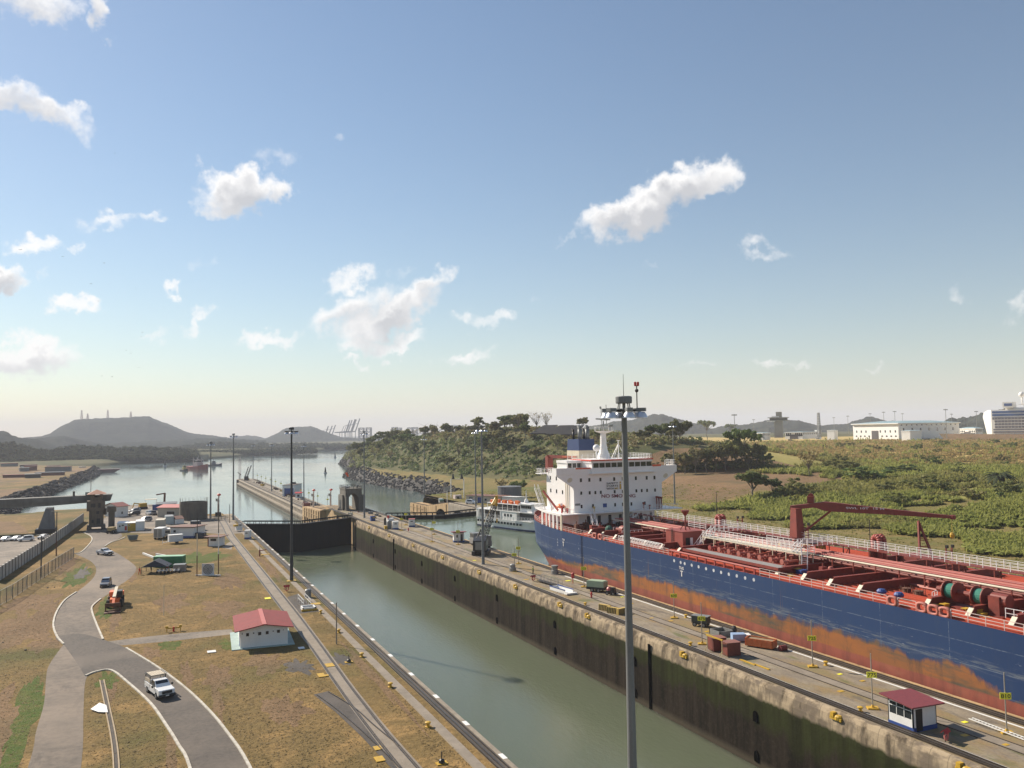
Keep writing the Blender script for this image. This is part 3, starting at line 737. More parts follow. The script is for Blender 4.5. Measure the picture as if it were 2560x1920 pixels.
m = MB(); m.slab([(68.44, 323.7+1.5*cos(t*pi/8), 2.6+1.4*sin(t*pi/8)) for t in range(9)]+[(68.44, 322.2, .1), (68.44, 325.2, .1)], (.055, 0, 0)); m.build('side_arch', BLACK, ar)
m = MB()
for (p, q) in (((x0, y0), (x1, y0)), ((x1, y0), (x1, y1)), ((x1, y1), (x0, y1)), ((x0, y1), (x0, y0))):
    for z in (8.85, 9.3): m.bar((p[0], p[1], z), (q[0], q[1], z), .12)
    for k in range(4): m.bar((p[0]+(q[0]-p[0])*k/4, p[1]+(q[1]-p[1])*k/4, 8.4), (p[0]+(q[0]-p[0])*k/4, p[1]+(q[1]-p[1])*k/4, 9.3), .12)
m.build('railing', STEEL, ar)
m = MB(); m.box(70, 71.3, 321, 325, 8.4, 8.9); m.build('roof_box', GREYM, ar)
m = MB(); m.box(74, 74.6, 320, 321, 8.4, 9.6); m.build('roof_box', GREYM, ar)

# --- riprap
def rocks(name, n, fn, size):
    base = MB(); base.ball((0, 0, 0), 1, 6, 4)
    bv = np.array(base.v); bf = [f for f in base.f]
    V = []; F = []
    off = 0
    for i in range(n):
        q = fn()
        if q is None: continue
        s = size*rnd.uniform(.45, 1.4); r = NP.random(bv.shape[0])*.5+.75
        v = bv*r[:, None]*np.array([s*rnd.uniform(.8, 1.4), s*rnd.uniform(.8, 1.4), s*rnd.uniform(.5, .9)])
        a = rnd.uniform(0, 6.28); R = np.array([[cos(a), -sin(a), 0], [sin(a), cos(a), 0], [0, 0, 1]])
        V.append(v@R.T+np.array(q)); F += [tuple(k+off for k in f) for f in bf]; off += len(bv)
    me = bpy.data.meshes.new(name); me.from_pydata(np.concatenate(V).tolist(), [], F); me.materials.append(ROCK)
    o = link(name, me, kind='stuff'); return o
RS = [p for p in RIGHT_SHORE[1:16]]
def rock_right():
    k = rnd.randrange(len(RS)-1); (ax, ay), (bx, by) = RS[k], RS[k+1]; t = rnd.random()
    if rnd.random() > hypot(bx-ax, by-ay)/130: return None
    ex, ey = (by-ay), -(bx-ax); L_ = hypot(ex, ey); d = rnd.uniform(-2, 11)
    x, y = ax+(bx-ax)*t+ex/L_*d, ay+(by-ay)*t+ey/L_*d
    return (x, y, ground_z(x, y)+.2)
rocks('shore_rocks', 5600, rock_right, .95)
LS = LEFT_SHORE[8:16]
def rock_left():
    k = rnd.randrange(len(LS)-1); (ax, ay), (bx, by) = LS[k], LS[k+1]; t = rnd.random()
    ex, ey = -(by-ay), (bx-ax); L_ = hypot(ex, ey); d = rnd.uniform(-1, 9)
    x, y = ax+(bx-ax)*t+ex/L_*d, ay+(by-ay)*t+ey/L_*d
    return (x, y, float(z_left(np.array([[x]]), np.array([[y]]))[0, 0])+.2)
rocks('shore_rocks', 1600, rock_left, 1.3)
# ------------------------------------------------------------------ the tanker
def m_hull():
    n = NT('ship_hull_paint'); p = n.coord('world'); q = n.xyz(p); z = q[2]; y = q[1]
    f = n.noise(n.scale(p, (1, .22, .5)), .55, 5, .65); g = n.noise(n.scale(p, (1, .5, .16)), 1.4, 5, .7); fine = n.noise(n.scale(p, (1, .3, 1)), 3.2, 4, .7); big = n.noise(n.scale(p, (1, 1, .6)), .07, 3)
    blue = n.mix(n.ramp(big, .35, .65), (.008, .033, .105), (.012, .041, .12)); blue = n.mix(n.math('MULTIPLY', n.ramp(g, .52, .78), .4), blue, (.035, .055, .1))
    # weld seams and tug scuffs
    hb = n.math('LESS_THAN', n.math('ABSOLUTE', n.math('SUBTRACT', n.math('FRACT', n.math('DIVIDE', z, 2.35)), .5)), .02)
    hb = n.math('MAXIMUM', hb, n.math('LESS_THAN', n.math('FRACT', n.math('DIVIDE', y, 9.3)), .008))
    blue = n.mix(n.math('MULTIPLY', n.math('MULTIPLY', hb, n.ramp(fine, .4, .55)), .6), blue, (.16, .2, .26))
    low = n.ramp(z, 7.0, 3.6)
    sc = n.math('MULTIPLY', n.ramp(n.noise(n.scale(p, (1, .25, 1.7)), 2.1, 5, .75), .655, .69), n.math('MULTIPLY', low, .7))
    blue = n.mix(sc, blue, (.42, .45, .47))
    scb = n.math('MULTIPLY', n.ramp(n.noise(n.scale(p, (1, .2, 3)), 1.5, 5, .75), .48, .62), n.math('MULTIPLY', n.ramp(z, 3.0, 3.6), n.ramp(z, 4.7, 3.9)))
    blue = n.mix(n.math('MULTIPLY', scb, .6), blue, (.2, .22, .22))
    rustc = n.mix(n.ramp(f, .38, .6), (.36, .125, .03), (.25, .1, .035)); rustc = n.mix(n.ramp(n.noise(n.scale(p, (1, .12, .6)), .5, 5, .7), .5, .62), rustc, (.085, .075, .05))
    rustc = n.mix(n.math('MULTIPLY', n.ramp(g, .5, .72), .75), rustc, (.075, .05, .035))
    up = n.math('ADD', n.ramp(z, 1.7, 3.4), n.math('MULTIPLY', n.math('SUBTRACT', n.noise(n.scale(p, (1, .13, .9)), .9, 5, .72), .5), 2.6)); rustc = n.mix(n.math('MULTIPLY', n.ramp(up, .6, 1.0), .7), rustc, n.mix(n.ramp(g, .45, .6), (.075, .072, .055), (.05, .055, .075)))
    boot = n.mix(n.ramp(g, .4, .66), (.3, .085, .055), (.2, .06, .042)); boot = n.mix(n.math('MULTIPLY', n.ramp(f, .55, .7), .5), boot, (.33, .14, .08))
    top = n.math('ADD', 3.05, n.math('ADD', n.math('MULTIPLY', n.ramp(y, 138, 168), -2.0), n.math('MULTIPLY', n.ramp(y, 63, 58), -1.9)))
    zt = n.math('SUBTRACT', n.math('ADD', z, n.math('ADD', n.math('MULTIPLY', n.math('SUBTRACT', f, .5), 2.2), n.math('MULTIPLY', n.math('SUBTRACT', g, .5), 2.2))), top)
    c = n.mix(n.ramp(zt, -.3, .3), rustc, blue)
    b2 = n.math('ADD', z, n.math('MULTIPLY', n.math('SUBTRACT', f, .5), .7))
    c = n.mix(n.ramp(b2, 1.15, .95), c, boot)
    st = n.math('MULTIPLY', n.ramp(n.noise(n.scale(p, (1, 1.4, .05)), 1.0, 4, .7), .63, .72), n.ramp(z, 8.2, 4))
    c = n.mix(n.math('MULTIPLY', st, .55), c, (.16, .09, .04))
    n.col(c); n.rough(.48); n.bump(n.noise(n.scale(p, (1, .4, .6)), .35, 3), .25, .12)
    return n.m
HULLM = m_hull()
DECKR = pm('deck_red', (.5, .085, .036), (.36, .06, .03), .7, .6, coord='world', amt=(.4, .7))
REDD = pm('ship_dark_red', (.25, .043, .026), (.15, .031, .022), .9, .6, coord='world')
REDL = pm('ship_light_red', (.37, .062, .045), (.27, .05, .038), .9, .55, coord='world')
SALM = pm('faded_red', (.45, .14, .1), (.34, .1, .075), 1, .6, coord='world')
SHIPW = pm('ship_white', (.80, .78, .76), (.72, .69, .66), .35, .45, coord='world', amt=(.5, .85), streak=True)
CREAMP = pm('cream_pipe', (.66, .6, .46), (.52, .45, .33), .8, .6, coord='world')
GRATE = pm('grating', (.3, .28, .26), (.2, .19, .18), 2, .7, coord='world')
REELG = pm('green_rope', (.025, .2, .14), (.018, .13, .095), 3, .8)
ORANGE = pm('orange_plastic', (.72, .17, .035), (.58, .13, .03), 2, .5)
MARKW = pm('hull_marking', (.62, .63, .64), (.3, .33, .4), 4, .6, coord='world', amt=(.4, .7))

SX = 95.75; ZD = 7.85
ship = thing('tanker_ship', 'large blue tanker with rust streaks, red deck and white bridge, filling the right lock', 'ship', (SX, 105, RZ), absolute=True)
# half breadths at deck, z=3, z=0.6, waterline, bottom
SEC = [(191.5, .6, .5, .3, .2, .1), (190, 4.6, 4.0, 1.6, .5, .2), (187.5, 7.4, 6.6, 3.4, 1.5, .5), (184, 9.7, 9.0, 6.0, 3.6, 1), (180, 11.6, 11.1, 8.8, 6.5, 2), (176, 13.0, 12.6, 11.1, 9.3, 4), (171, 14.2, 13.9, 13.0, 11.8, 7), (165, 15.1, 15.0, 14.5, 13.7, 10), (158, 15.5, 15.5, 15.3, 14.9, 13), (148, 15.55, 15.55, 15.55, 15.5, 15), (136, 15.55, 15.55, 15.55, 15.55, 15.5),
       (50, 15.55, 15.55, 15.55, 15.55, 15.5), (38, 15.4, 15.1, 14.8, 14.5, 14), (28, 13.8, 12.6, 11.5, 10.5, 10), (20, 10.5, 8.6, 7.2, 6, 5.5), (14, 6.3, 4.4, 3, 2, 1.6), (10.5, .5, .4, .3, .2, .1)]
def zdeck(y): return ZD+max(0, (y-150)/40)**1.5*.9+max(0, (45-y)/35)**1.5*2.5
def hb_deck(y):
    S_ = sorted(SEC); return float(np.interp(y, [s[0] for s in S_], [s[1] for s in S_]))
m = MB(); ncol = 10
ring = []
for s in SEC:
    zl = [zdeck(s[0])+.12, 3, .6, RZ-.2, -9]
    ring.append([(SX-s[1+k], s[0], zl[k]) for k in range(5)]+[(SX+s[1+k], s[0], zl[k]) for k in (4, 3, 2, 1, 0)])
V = [p for r in ring for p in r]; F = []
for j in range(len(ring)-1):
    for k in range(ncol-1): F.append((j*ncol+k, j*ncol+k+1, (j+1)*ncol+k+1, (j+1)*ncol+k))
m.add(V, F); m.build('hull', HULLM, ship, smooth=False)
ysec = [191.2, 190, 187.5, 184, 180, 176, 171, 165, 158, 150, 136, 50, 38, 28, 20, 14, 10.7]
m = MB()
for a, b in zip(ysec[:-1], ysec[1:]):
    ha, hb = hb_deck(a)-.02, hb_deck(b)-.02; m.quad((SX-ha, a, zdeck(a)), (SX-hb, b, zdeck(b)), (SX+hb, b, zdeck(b)), (SX+ha, a, zdeck(a)))
x = SX-14.6
while x < SX+14.6:
    m.box(x, x+.12, 30, 152, ZD, ZD+.34); x += .95
m.build('main_deck', DECKR, ship)
# transverse deck girders with the pale sloping ends
def girder(y, xl=SX-13.6, xr=SX+13.6, h=1.25):
    m = MB(); m.slab([(xl, y, ZD), (xl+.95, y, ZD+h-.25), (xl+1.5, y, ZD+h), (xr-1.5, y, ZD+h), (xr-.95, y, ZD+h-.25), (xr, y, ZD)], (0, .12, 0))
    m.box(xl+1.4, xr-1.4, y-.22, y+.34, ZD+h, ZD+h+.05)
    g_ = m.build('deck_girder', REDD, ship)
    m = MB(); m.slab([(xl-.02, y-.24, ZD+.02), (xl-.02, y+.36, ZD+.02), (xl+.97, y+.36, ZD+h-.2), (xl+.97, y-.24, ZD+h-.2)], (-.06, 0, .05)); m.build('girder_end', CREAMP, g_)
for y in (149.9, 145, 140, 134.8, 129.6, 124.3, 119, 94.6, 89.6, 84.8, 79.8, 69.8, 64.4, 59.4, 54.2, 49): girder(y)
def rail_line(pts, h=1.05, n_rails=3, step=1.5, r=.03, mat=None, name='railing', parent=None, posts_r=.032):
    m = MB()
    for a, b in zip(pts[:-1], pts[1:]):
        a = Vector(a); b = Vector(b); k = max(1, int((b-a).length/step))
        for i in range(k+1): p = a.lerp(b, i/k); m.bar(p, p+Vector((0, 0, h)), posts_r*2)
        for j in range(n_rails): z = Vector((0, 0, h*(j+1)/n_rails)); m.bar(a+z, b+z, r*2)
    return m.build(name, mat or SHIPW, parent or ship)
XL = SX-15.38
PINKW = pm('faded_rail_paint', (.66, .52, .48), (.5, .36, .32), 1, .6, coord='world')
rail_line([(XL, 158, zdeck(158)+.1), (XL, 150, ZD+.1), (XL, 144.8, ZD+.1)], mat=PINKW)
rail_line([(XL, 140.6, ZD+.1), (XL, 118.6, ZD+.1)], mat=PINKW)
for (a, b) in ((95.8, 73.5), (71.9, 69.4), (64.9, 54.6), (54.3, 40)): rail_line([(XL, a, ZD+.1), (XL, b, ZD+.1)], mat=PINKW, step=1.9)
rail_line([(SX+15.4, 158, ZD+.1), (SX+15.4, 40, ZD+.1)], mat=PINKW, step=2.5)
sp = [(SX-hb_deck(y)+.15, y, zdeck(y)+.1) for y in (158, 162, 165, 168, 171, 173.5, 176, 178, 180, 182, 184, 186, 187.5, 189, 190, 190.8)]
rail_line(sp, mat=PINKW, h=1.1)
m = MB()
for a, b in zip(sp[3:-1], sp[4:]): m.slab([a, b, (b[0], b[1], b[2]+.75), (a[0], a[1], a[2]+.75)], (.06, 0, 0))
m.build('stern_bulwark', REDD, ship)
# oval mooring chocks in the rail
def chock(y, z=ZD+.62):
    m = MB(); n = 14
    for (ro, ri) in ((.78, .42),):
        V = []; F = []
        for k in range(n):
            t = 2*pi*k/n; sg = lambda v: (abs(v)**.7)*(1 if v > 0 else -1)
            cy_, cz = sg(cos(t)), sg(sin(t))
            for (r, xx) in ((ro, 0), (ro, .34), (ri*.9, .34), (ri, 0)): V.append((XL-.12+xx, y+cy_*r, z+cz*r*.8))
        for k in range(n):
            for j in range(4): F.append((k*4+j, k*4+(j+1) % 4, ((k+1) % n)*4+(j+1) % 4, ((k+1) % n)*4+j))
        m.add(V, F)
    m.build('mooring_chock', SALM, ship, smooth=True)
for y in (72.7, 68.65, 67.1, 65.7, 143.8, 141.6): chock(y)
# hull side pipe rail and spill tray platform
m = MB(); m.tube((SX-15.2, 118.5, 8.78), (SX-15.2, 96, 8.78), .17, n=8)
for k in range(10): m.box(SX-15.3, SX-15.1, 97+k*2.3, 97.3+k*2.3, ZD, 8.7)
m.build('fender_pipe', REDL, ship)
m = MB(); m.box(82.4, 84.6, 94.3, 117.2, 8.95, 9.05, 0); m.box(82.3, 82.4, 94.2, 117.3, 8.7, 9.12, 1); m.box(84.6, 84.7, 94.2, 117.3, 8.7, 9.12, 1); m.box(82.4, 84.6, 94.2, 94.3, 8.7, 9.12, 1); m.box(82.4, 84.6, 117.2, 117.3, 8.7, 9.12, 1)
for k in range(12): m.box(82.5, 84.5, 95+k*1.95, 95.15+k*1.95, ZD, 8.9, 1)
m.build('spill_tray', [GRATE, REDD], ship)
for k in range(8):
    y = 97+k*2.45
    m = MB(); m.tube((85.6, y, 9.35), (91, y, 9.35), .2, n=8); m.tube((85.45, y, 9.35), (85.62, y, 9.35), .42, n=12); m.tube((86.6, y, 9.35), (86.75, y, 9.35), .36, n=10); m.tube((87.3, y, 9.35), (87.3, y, 10.1), .08, n=6); m.lathe([(.32, 0), (.32, .06)], (87.3, y, 10.1), 10); m.box(86, 86.3, y-.1, y+.1, ZD, 9.2)
    m.build('cargo_manifold', SALM if k < 7 else REDL, ship)
# manifold platform with white rails
m = MB(); m.box(87.9, 90.6, 95.6, 119.5, 10.35, 10.45)
for k in range(9): m.bar((88, 96+k*2.9, ZD), (88, 96+k*2.9, 10.35), .12); m.bar((90.5, 96+k*2.9, ZD), (90.5, 96+k*2.9, 10.35), .12)
m.build('manifold_platform', CREAMP, ship)
rail_line([(88, 95.7, 10.45), (88, 119.4, 10.45)], step=1.0); rail_line([(90.5, 95.7, 10.45), (90.5, 119.4, 10.45)], step=1.0)
def stairs(p, q, w, name='stairway'):
    p = Vector(p); q = Vector(q); d = (q-p); h = Vector((d.x, d.y, 0)).normalized(); s = Vector((-h.y, h.x, 0))*w/2
    m = MB()
    for e in (-1, 1):
        m.bar(p+s*e, q+s*e, .08, .2); m.bar(p+s*e+Vector((0, 0, .95)), q+s*e+Vector((0, 0, .95)), .07)
        for t in (0, .33, .66, 1): a = p.lerp(q, t)+s*e; m.bar(a, a+Vector((0, 0, .95)), .07)
    k = max(3, int(abs(d.z)/.25))
    for i in range(k): c = p.lerp(q, (i+.5)/k); m.bar(c-s, c+s, .22, .04)
    m.build(name, SHIPW, ship)
stairs((87.4, 94.5, ZD), (88.6, 95.6, 10.45), .8); stairs((87.9, 121.5, ZD), (88.6, 119.4, 10.45), .8)
# main pipe rack and centre catwalk
for (x, z, r, mt) in ((91.2, 10.05, .14, CREAMP), (91.75, 10.2, .13, REDL), (92.15, 10.2, .12, REDL), (92.95, 10.2, .15, SALM), (93.4, 10.2, .12, REDL), (94.4, 10.2, .15, REDL), (94.85, 10.25, .1, SALM), (95.5, 9.4, .2, REDD), (92.2, 9.3, .2, REDD), (93.4, 9.25, .2, REDD)):
    m = MB(); m.tube((x, 40, z), (x, 155, z), r, n=8); m.build('deck_pipe', mt, ship)
for k in range(30):
    y = 42+k*3.9; m = MB()
    for x in (91.0, 93.3, 95.6): m.bar((x, y, ZD), (x, y, 10), .14)
    m.box(90.9, 95.8, y-.08, y+.08, 9.85, 10.0); m.box(90.9, 95.8, y-.06, y+.06, 8.95, 9.05); m.build('pipe_support', REDD, ship)
m = MB(); m.box(96.3, 97.7, 40, 156, 10.95, 11.05)
for k in range(24):
    y = 42+k*4.9
    for x in (96.4, 97.6): m.bar((x, y, ZD), (x, y, 11), .13)
    m.bar((96.4, y, 9), (97.6, y, 10.9), .08)
m.build('catwalk', REDD, ship)
for x in (96.3, 97.7): rail_line([(x, 40, 11.05), (x, 155, 11.05)], h=1.15, n_rails=3, step=1.8, r=.02)
stairs((94.3, 157.5, 8.2), (96.6, 153.5, 11.0), .9)
for (ya, xb) in ((118.3, 88.5), (97.3, 88.5)):               # athwartship gangways up to the catwalk
    m = MB(); m.box(xb, 96.3, ya-.5, ya+.5, 11.2, 11.28); m.bar((xb+1, ya, ZD), (xb+1, ya, 11.2), .12); m.bar((95, ya, ZD), (95, ya, 11.2), .12); m.build('gangway', REDD, ship)
    for s in (-.5, .5): rail_line([(xb+.8, ya+s, 11.28), (96.2, ya+s, 11.28)], step=.9, n_rails=2)
    stairs((xb-1.2, ya, 10.4) if False else (xb-.3, ya, 10.45), (xb+.9, ya, 11.28), .8)
# clutter of valves and pipes between the girders, dark under the rack
for i in range(46):
    x = rnd.uniform(88.3, 96.5); y = rnd.uniform(46, 154)
    if 94 < y < 121 and x < 92: continue
    m = MB(); h = rnd.uniform(.6, 1.3)
    if i % 3 == 0: m.lathe([(.4, 0), (.4, h*.8), (.28, h), (.05, h+.05)], (x, y, ZD), 10)
    elif i % 3 == 1: m.tube((x, y, ZD+.5), (x, y+rnd.uniform(2, 6), ZD+.5), .15, n=6); m.tube((x, y, ZD), (x, y, ZD+h), .12, n=6); m.tube((x-.25, y, ZD+h), (x+.25, y, ZD+h), .25, n=8)
    else: m.cbox((x, y, ZD+h/2), (.9, .7, h)); m.tube((x, y, ZD+h), (x, y, ZD+h+.5), .1, n=6)
    m.build('deck_fitting', rnd.choice([REDD, REDD, DECKR, SALM, REDL]), ship)
for (x, y) in ((87.9, 77.2), (87.7, 75.2), (86.5, 131.5), (87.3, 127.5-.6)):
    m = MB(); m.lathe([(.5, 0), (.5, .45), (.56, .45), (.56, .55)], (x, y, ZD+.2), 12); m.lathe([(.45, 0), (.42, .02)], (x, y, ZD+.75), 12)
    for k in range(6): m.bar((x+.75*cos(k), y+.75*sin(k), ZD), (x+.75*cos(k), y+.75*sin(k), ZD+1.0), .06)
    m.build('tank_hatch', RUST, ship)
for (x, y) in ((83.4, 77), (83.5, 74.5)):
    m = MB(); m.lathe([(.2, 0), (.2, .5), (.55, .55), (.6, .8), (.4, 1.05), (.05, 1.1)], (x, y, ZD), 12); m.build('vent_head', BLUE, ship)
m = MB(); m.box(85.6, 86.8, 93.2, 94.3, ZD, ZD+.8); m.build('blue_box', BLUE, ship)
for (x, y, z) in ((84.2, 64.6, 8.6), (84.0, 63.9, 8.35), (83.8, 63.3, 8.1), (84.0, 68.6, 8.5), (83.4, 69.5, 8.3), (84.8, 66.5, 8.3), (86, 94.3, 8.7), (83.9, 93.7, 8.2), (83.3, 92.6, 8.15)):
    m = MB(); m.box(x-.45, x+.45, y-.35, y+.35, z, z+.08); m.box(x-.4, x+.4, y-.3, y-.25, ZD, z); m.build('yellow_step', YEL, ship)
# deck house
m = MB(); m.box(86.0, 91.0, 122.4, 127.6, ZD, 11.0); m.box(85.9, 91.1, 122.3, 127.7, 11.0, 11.08)
m.build('deck_house', pm('deck_house_red', (.3, .065, .045), (.24, .055, .04), .8, .55, coord='world'), ship)
m = MB(); m.box(86.6, 87.4, 122.33, 122.4, ZD+.15, 10); m.build('open_doorway', BLACK, ship)
m = MB(); m.slab([(87.45, 122.2, ZD+.15), (87.9, 122.1, ZD+.15), (87.9, 122.1, 10), (87.45, 122.2, 10)], (0, .06, 0)); m.build('door', SHIPW, ship)
m = MB()
for x in (85.86, 85.94):
    pass
for yy in (125.2, 125.7): m.bar((85.88, yy, ZD), (85.88, yy, 11.6), .07)
for k in range(10): m.bar((85.88, 125.2, ZD+.3+k*.33), (85.88, 125.7, ZD+.3+k*.33), .05)
m.build('ladder', STEEL, ship)
m = MB(); m.tube((88.2, 124.6, 11.05), (88.2, 124.6, 14.2), .14, .1, n=8); m.lathe([(.2, 0), (.7, .8), (.7, 1.0)], (88.2, 124.6, 13.6), 10)
for k in range(3): m.bar((88.2, 124.6, 12.6), (88.2+1.0*cos(k*2.1), 124.6+1.0*sin(k*2.1), 11.08), .1)
m.build('lamp_post', REDD, ship)
rail_line([(91, 122.4, 11.08), (91, 127.6, 11.08)], step=1.3)
# pairs of rounded vent pipes
for (x, y, z) in ((98.6, 91.2, 10.4), (98.2, 127.6, 10.3)):
    for s in (-.42, .42):
        m = MB(); pts = [(x+s, y-.55, ZD), (x+s, y-.55, z+1.9)]+[(x+s, y-.55*cos(t*pi/6), z+1.9+.55*sin(t*pi/6)) for t in range(1, 7)]+[(x+s, y+.55, ZD)]
        m.path(pts, .4, 10); m.build('vent_pipe', REDL, ship, smooth=True)
    m = MB(); m.box(x-.9, x+.9, y-1, y+1, z+.6, z+.7); m.build('vent_bracket', REDD, ship)
m = MB(); m.tube((98.2, 128.6, 8), (98.2, 128.6, 17.2), .09, .05, n=6); m.build('whip_aerial', STEEL, ship)
m = MB(); m.tube((98.4, 92.6, 8), (98.4, 92.6, 15.2), .09, .06, n=6); m.build('whip_aerial', STEEL, ship)
for (x, y, z) in ((99.5, 80.2, 9.3), (99.0, 106.5, 9.8), (98.6, 122.5, 9.6)):
    m = MB()
    for s in (-.55, .55): m.bar((x+s, y, ZD), (x+s, y, z+3.2), .16)
    for k in range(3): m.bar((x-.55, y, z+.4+k*1.15), (x+.55, y, z+.4+k*1.15), .12)
    f_ = m.build('lamp_frame', REDD, ship)
    for s in (-.55, .55):
        m = MB(); m.cbox((x+s, y-.15, z+3.35), (.32, .3, .4)); m.build('lamp', BLACK, f_)
# hose crane
m = MB(); m.lathe([(.95, 0), (.92, 2.2), (.82, 3.6)], (96.1, 105.2, ZD), 14)
m.add([(95.25, 104.4, 11.4), (96.95, 104.4, 11.4), (96.95, 106.1, 11.4), (95.25, 106.1, 11.4), (95.5, 104.7, 16.0), (96.7, 104.7, 16.0), (96.7, 105.9, 16.1), (95.5, 105.9, 16.1)], [(0, 3, 2, 1), (4, 5, 6, 7), (0, 1, 5, 4), (1, 2, 6, 5), (2, 3, 7, 6), (3, 0, 4, 7)])
m.build('crane_post', REDD, ship)
A = Vector((95.9, 106.4, 16.15)); K = Vector((99.3, 102.5, 17.0)); T = Vector((110.9, 88.7, 15.4))
dj = (T-A); dj.z = 0; dj.normalize(); sj = Vector((-dj.y, dj.x, 0))
def jib_sec(p, w, h0, h1): return [p-sj*w/2+Vector((0, 0, -h0)), p+sj*w/2+Vector((0, 0, -h0)), p+sj*w/2+Vector((0, 0, h1)), p-sj*w/2+Vector((0, 0, h1))]
m = MB(); secs = [jib_sec(A, .9, .45, .2), jib_sec(A.lerp(K, .75), .9, .6, .1), jib_sec(K, .9, 1.3, .1), jib_sec(K+dj*1.2, .85, 1.4, .05), jib_sec(K.lerp(T, .5), .7, .85, .05), jib_sec(T, .5, .4, .05)]
V = [p for s in secs for p in s]; F = [(0, 1, 2, 3), (23, 22, 21, 20)]
for j in range(5):
    for k in range(4): F.append((j*4+k, j*4+(k+1) % 4, (j+1)*4+(k+1) % 4, (j+1)*4+k))
m.add(V, F); m.lathe([(.4, -.3), (.4, .3)], tuple(T+dj*.2+Vector((0, 0, -.2))), 10)
jb = m.build('crane_jib', pm('crane_red', (.25, .05, .034), (.19, .04, .03), .9, .55, coord='world'), ship)
tp = K+dj*4.2+sj*-.0-sj*.42+Vector((0, 0, -.75)); 
m = MB(); m.cbox(tuple(A.lerp(K, .62)+Vector((0, 0, .75))), (1.3, 1.0, 1.1), .7); m.tube(A.lerp(K, .62)+Vector((0, 0, 1.3)), A.lerp(K, .62)+sj*.5+Vector((0, 0, 1.3)), .45, n=8); m.build('winch_house', REDD, jb)
m = MB(); m.tube((96.8, 104.3, 12.4), K+dj*1.0+Vector((0, 0, -1.3)), .17, n=8); m.build('luffing_cylinder', REDD, ship)
m = MB(); m.bar(T+Vector((0, 0, -.3)), T+Vector((0, 0, -2.6)), .04); m.lathe([(.05, -3.4), (.3, -3.2), (.34, -2.8), (.2, -2.5)], tuple(T), 8); m.build('hook_block', YEL, jb)
m = MB(); m.box(92.6, 98.6, 102.0, 108.4, 10.4, 10.55); m.build('crane_platform', REDD, ship)
for (a, b) in (((92.6, 102.0), (98.6, 102.0)), ((92.6, 102), (92.6, 108.4))): rail_line([(a[0], a[1], 10.55), (b[0], b[1], 10.55)], step=1.2)
for (x, y) in ((93.2, 105.6), (94.8, 102.2), (97.6, 102.1)):
    m = MB(); m.cbox((x, y-.2, 10.2), (1.5, .4, .9)); m.build('yellow_sign_board', YEL, ship)
for s in (-1, 1):                                    # jib rest
    m = MB(); c = Vector((109, 93, 8.9)); o = sj*s*1.0
    m.bar(c+o*2.0, c+o*.5+Vector((0, 0, 5.4)), .28); m.bar(c+o*2.0+dj*1.8, c+o*.5+Vector((0, 0, 5.4)), .22)
    for t in (.25, .5, .75): m.bar((c+o*2.0).lerp(c+o*.5+Vector((0, 0, 5.4)), t), (c+o*2.0+dj*1.8).lerp(c+o*.5+Vector((0, 0, 5.4)), t), .14)
    m.build('jib_rest', REDD, ship)
m = MB(); m.box(106.5, 111.3, 90.5, 96, 8.6, 9.0); m.box(106.5, 111.3, 90.5, 96, ZD, 8.6); m.build('rest_platform', REDD, ship)
text_at('lettering', 'SWL 10T  15 M', .42, K+dj*3.3-sj*-.47*-1+Vector((0, 0, -.9)), dj, (0, 0, 1), SHIPW, jb, width=5.5)
# mooring winch with green rope on two drums
m = MB(); m.tube((85.9, 71.0, 9.75), (85.9, 62.6, 9.75), .3, n=10)
for y in (69.75, 68.4, 66.05, 64.75): m.tube((85.9, y, 9.75), (85.9, y-.12, 9.75), 1.12, n=20)
m.box(85.0, 86.8, 62.6, 63.9, ZD, 10.2); m.box(84.6, 87.2, 62, 71.3, ZD, ZD+.35); m.tube((85.9, 63.9, 9.75), (85.9, 62.0, 9.75), .75, n=14)
m.build('mooring_winch', REDD, ship)
for y in (69.0, 65.3):
    m = MB(); m.tube((85.9, y+.5, 9.75), (85.9, y-.5, 9.75), .85, n=20); m.build('rope_drum', REELG, ship)
m = MB(); m.tube((86.8, 146.2, 9.2), (86.8, 142.6, 9.2), .28, n=8); m.tube((86.8, 144.2, 9.2), (86.8, 142.8, 9.2), .9, n=14); m.box(85.9, 87.7, 142.4, 146.6, ZD, 8.4); m.build('mooring_winch', REDD, ship)
m = MB(); m.ball((85.4, 146.9, 9.1), .8, 10, 6); m.build('winch_cover', pm('green_canvas', (.04, .13, .09), (.03, .09, .07), 2, .8), ship)
for (a, b) in (((85.2, 71.2), (86.9, 71.9)), ((84.6, 61.6), (84.9, 58)), ((85.5, 142), (90, 141.7)), ((87, 147.8), (90, 147))): rail_line([(a[0], a[1], ZD+.4), (b[0], b[1], ZD+.4)], step=.8, n_rails=2)
# gangway ladder stowed along the rail
m = MB()
for s in (0, .75):
    for z in (8.65, 9.4): m.bar((80.55-s*.0+s, 135.2, z), (80.55+s, 121.7, z), .09)
    for k in range(17): y = 135.1-k*.83; m.bar((80.55+s, y, 8.65), (80.55+s, y, 9.4), .06); m.bar((80.55+s, y, 8.65), (80.55+s, y-.8, 9.4), .05)
m.build('stowed_gangway', SHIPW, ship)
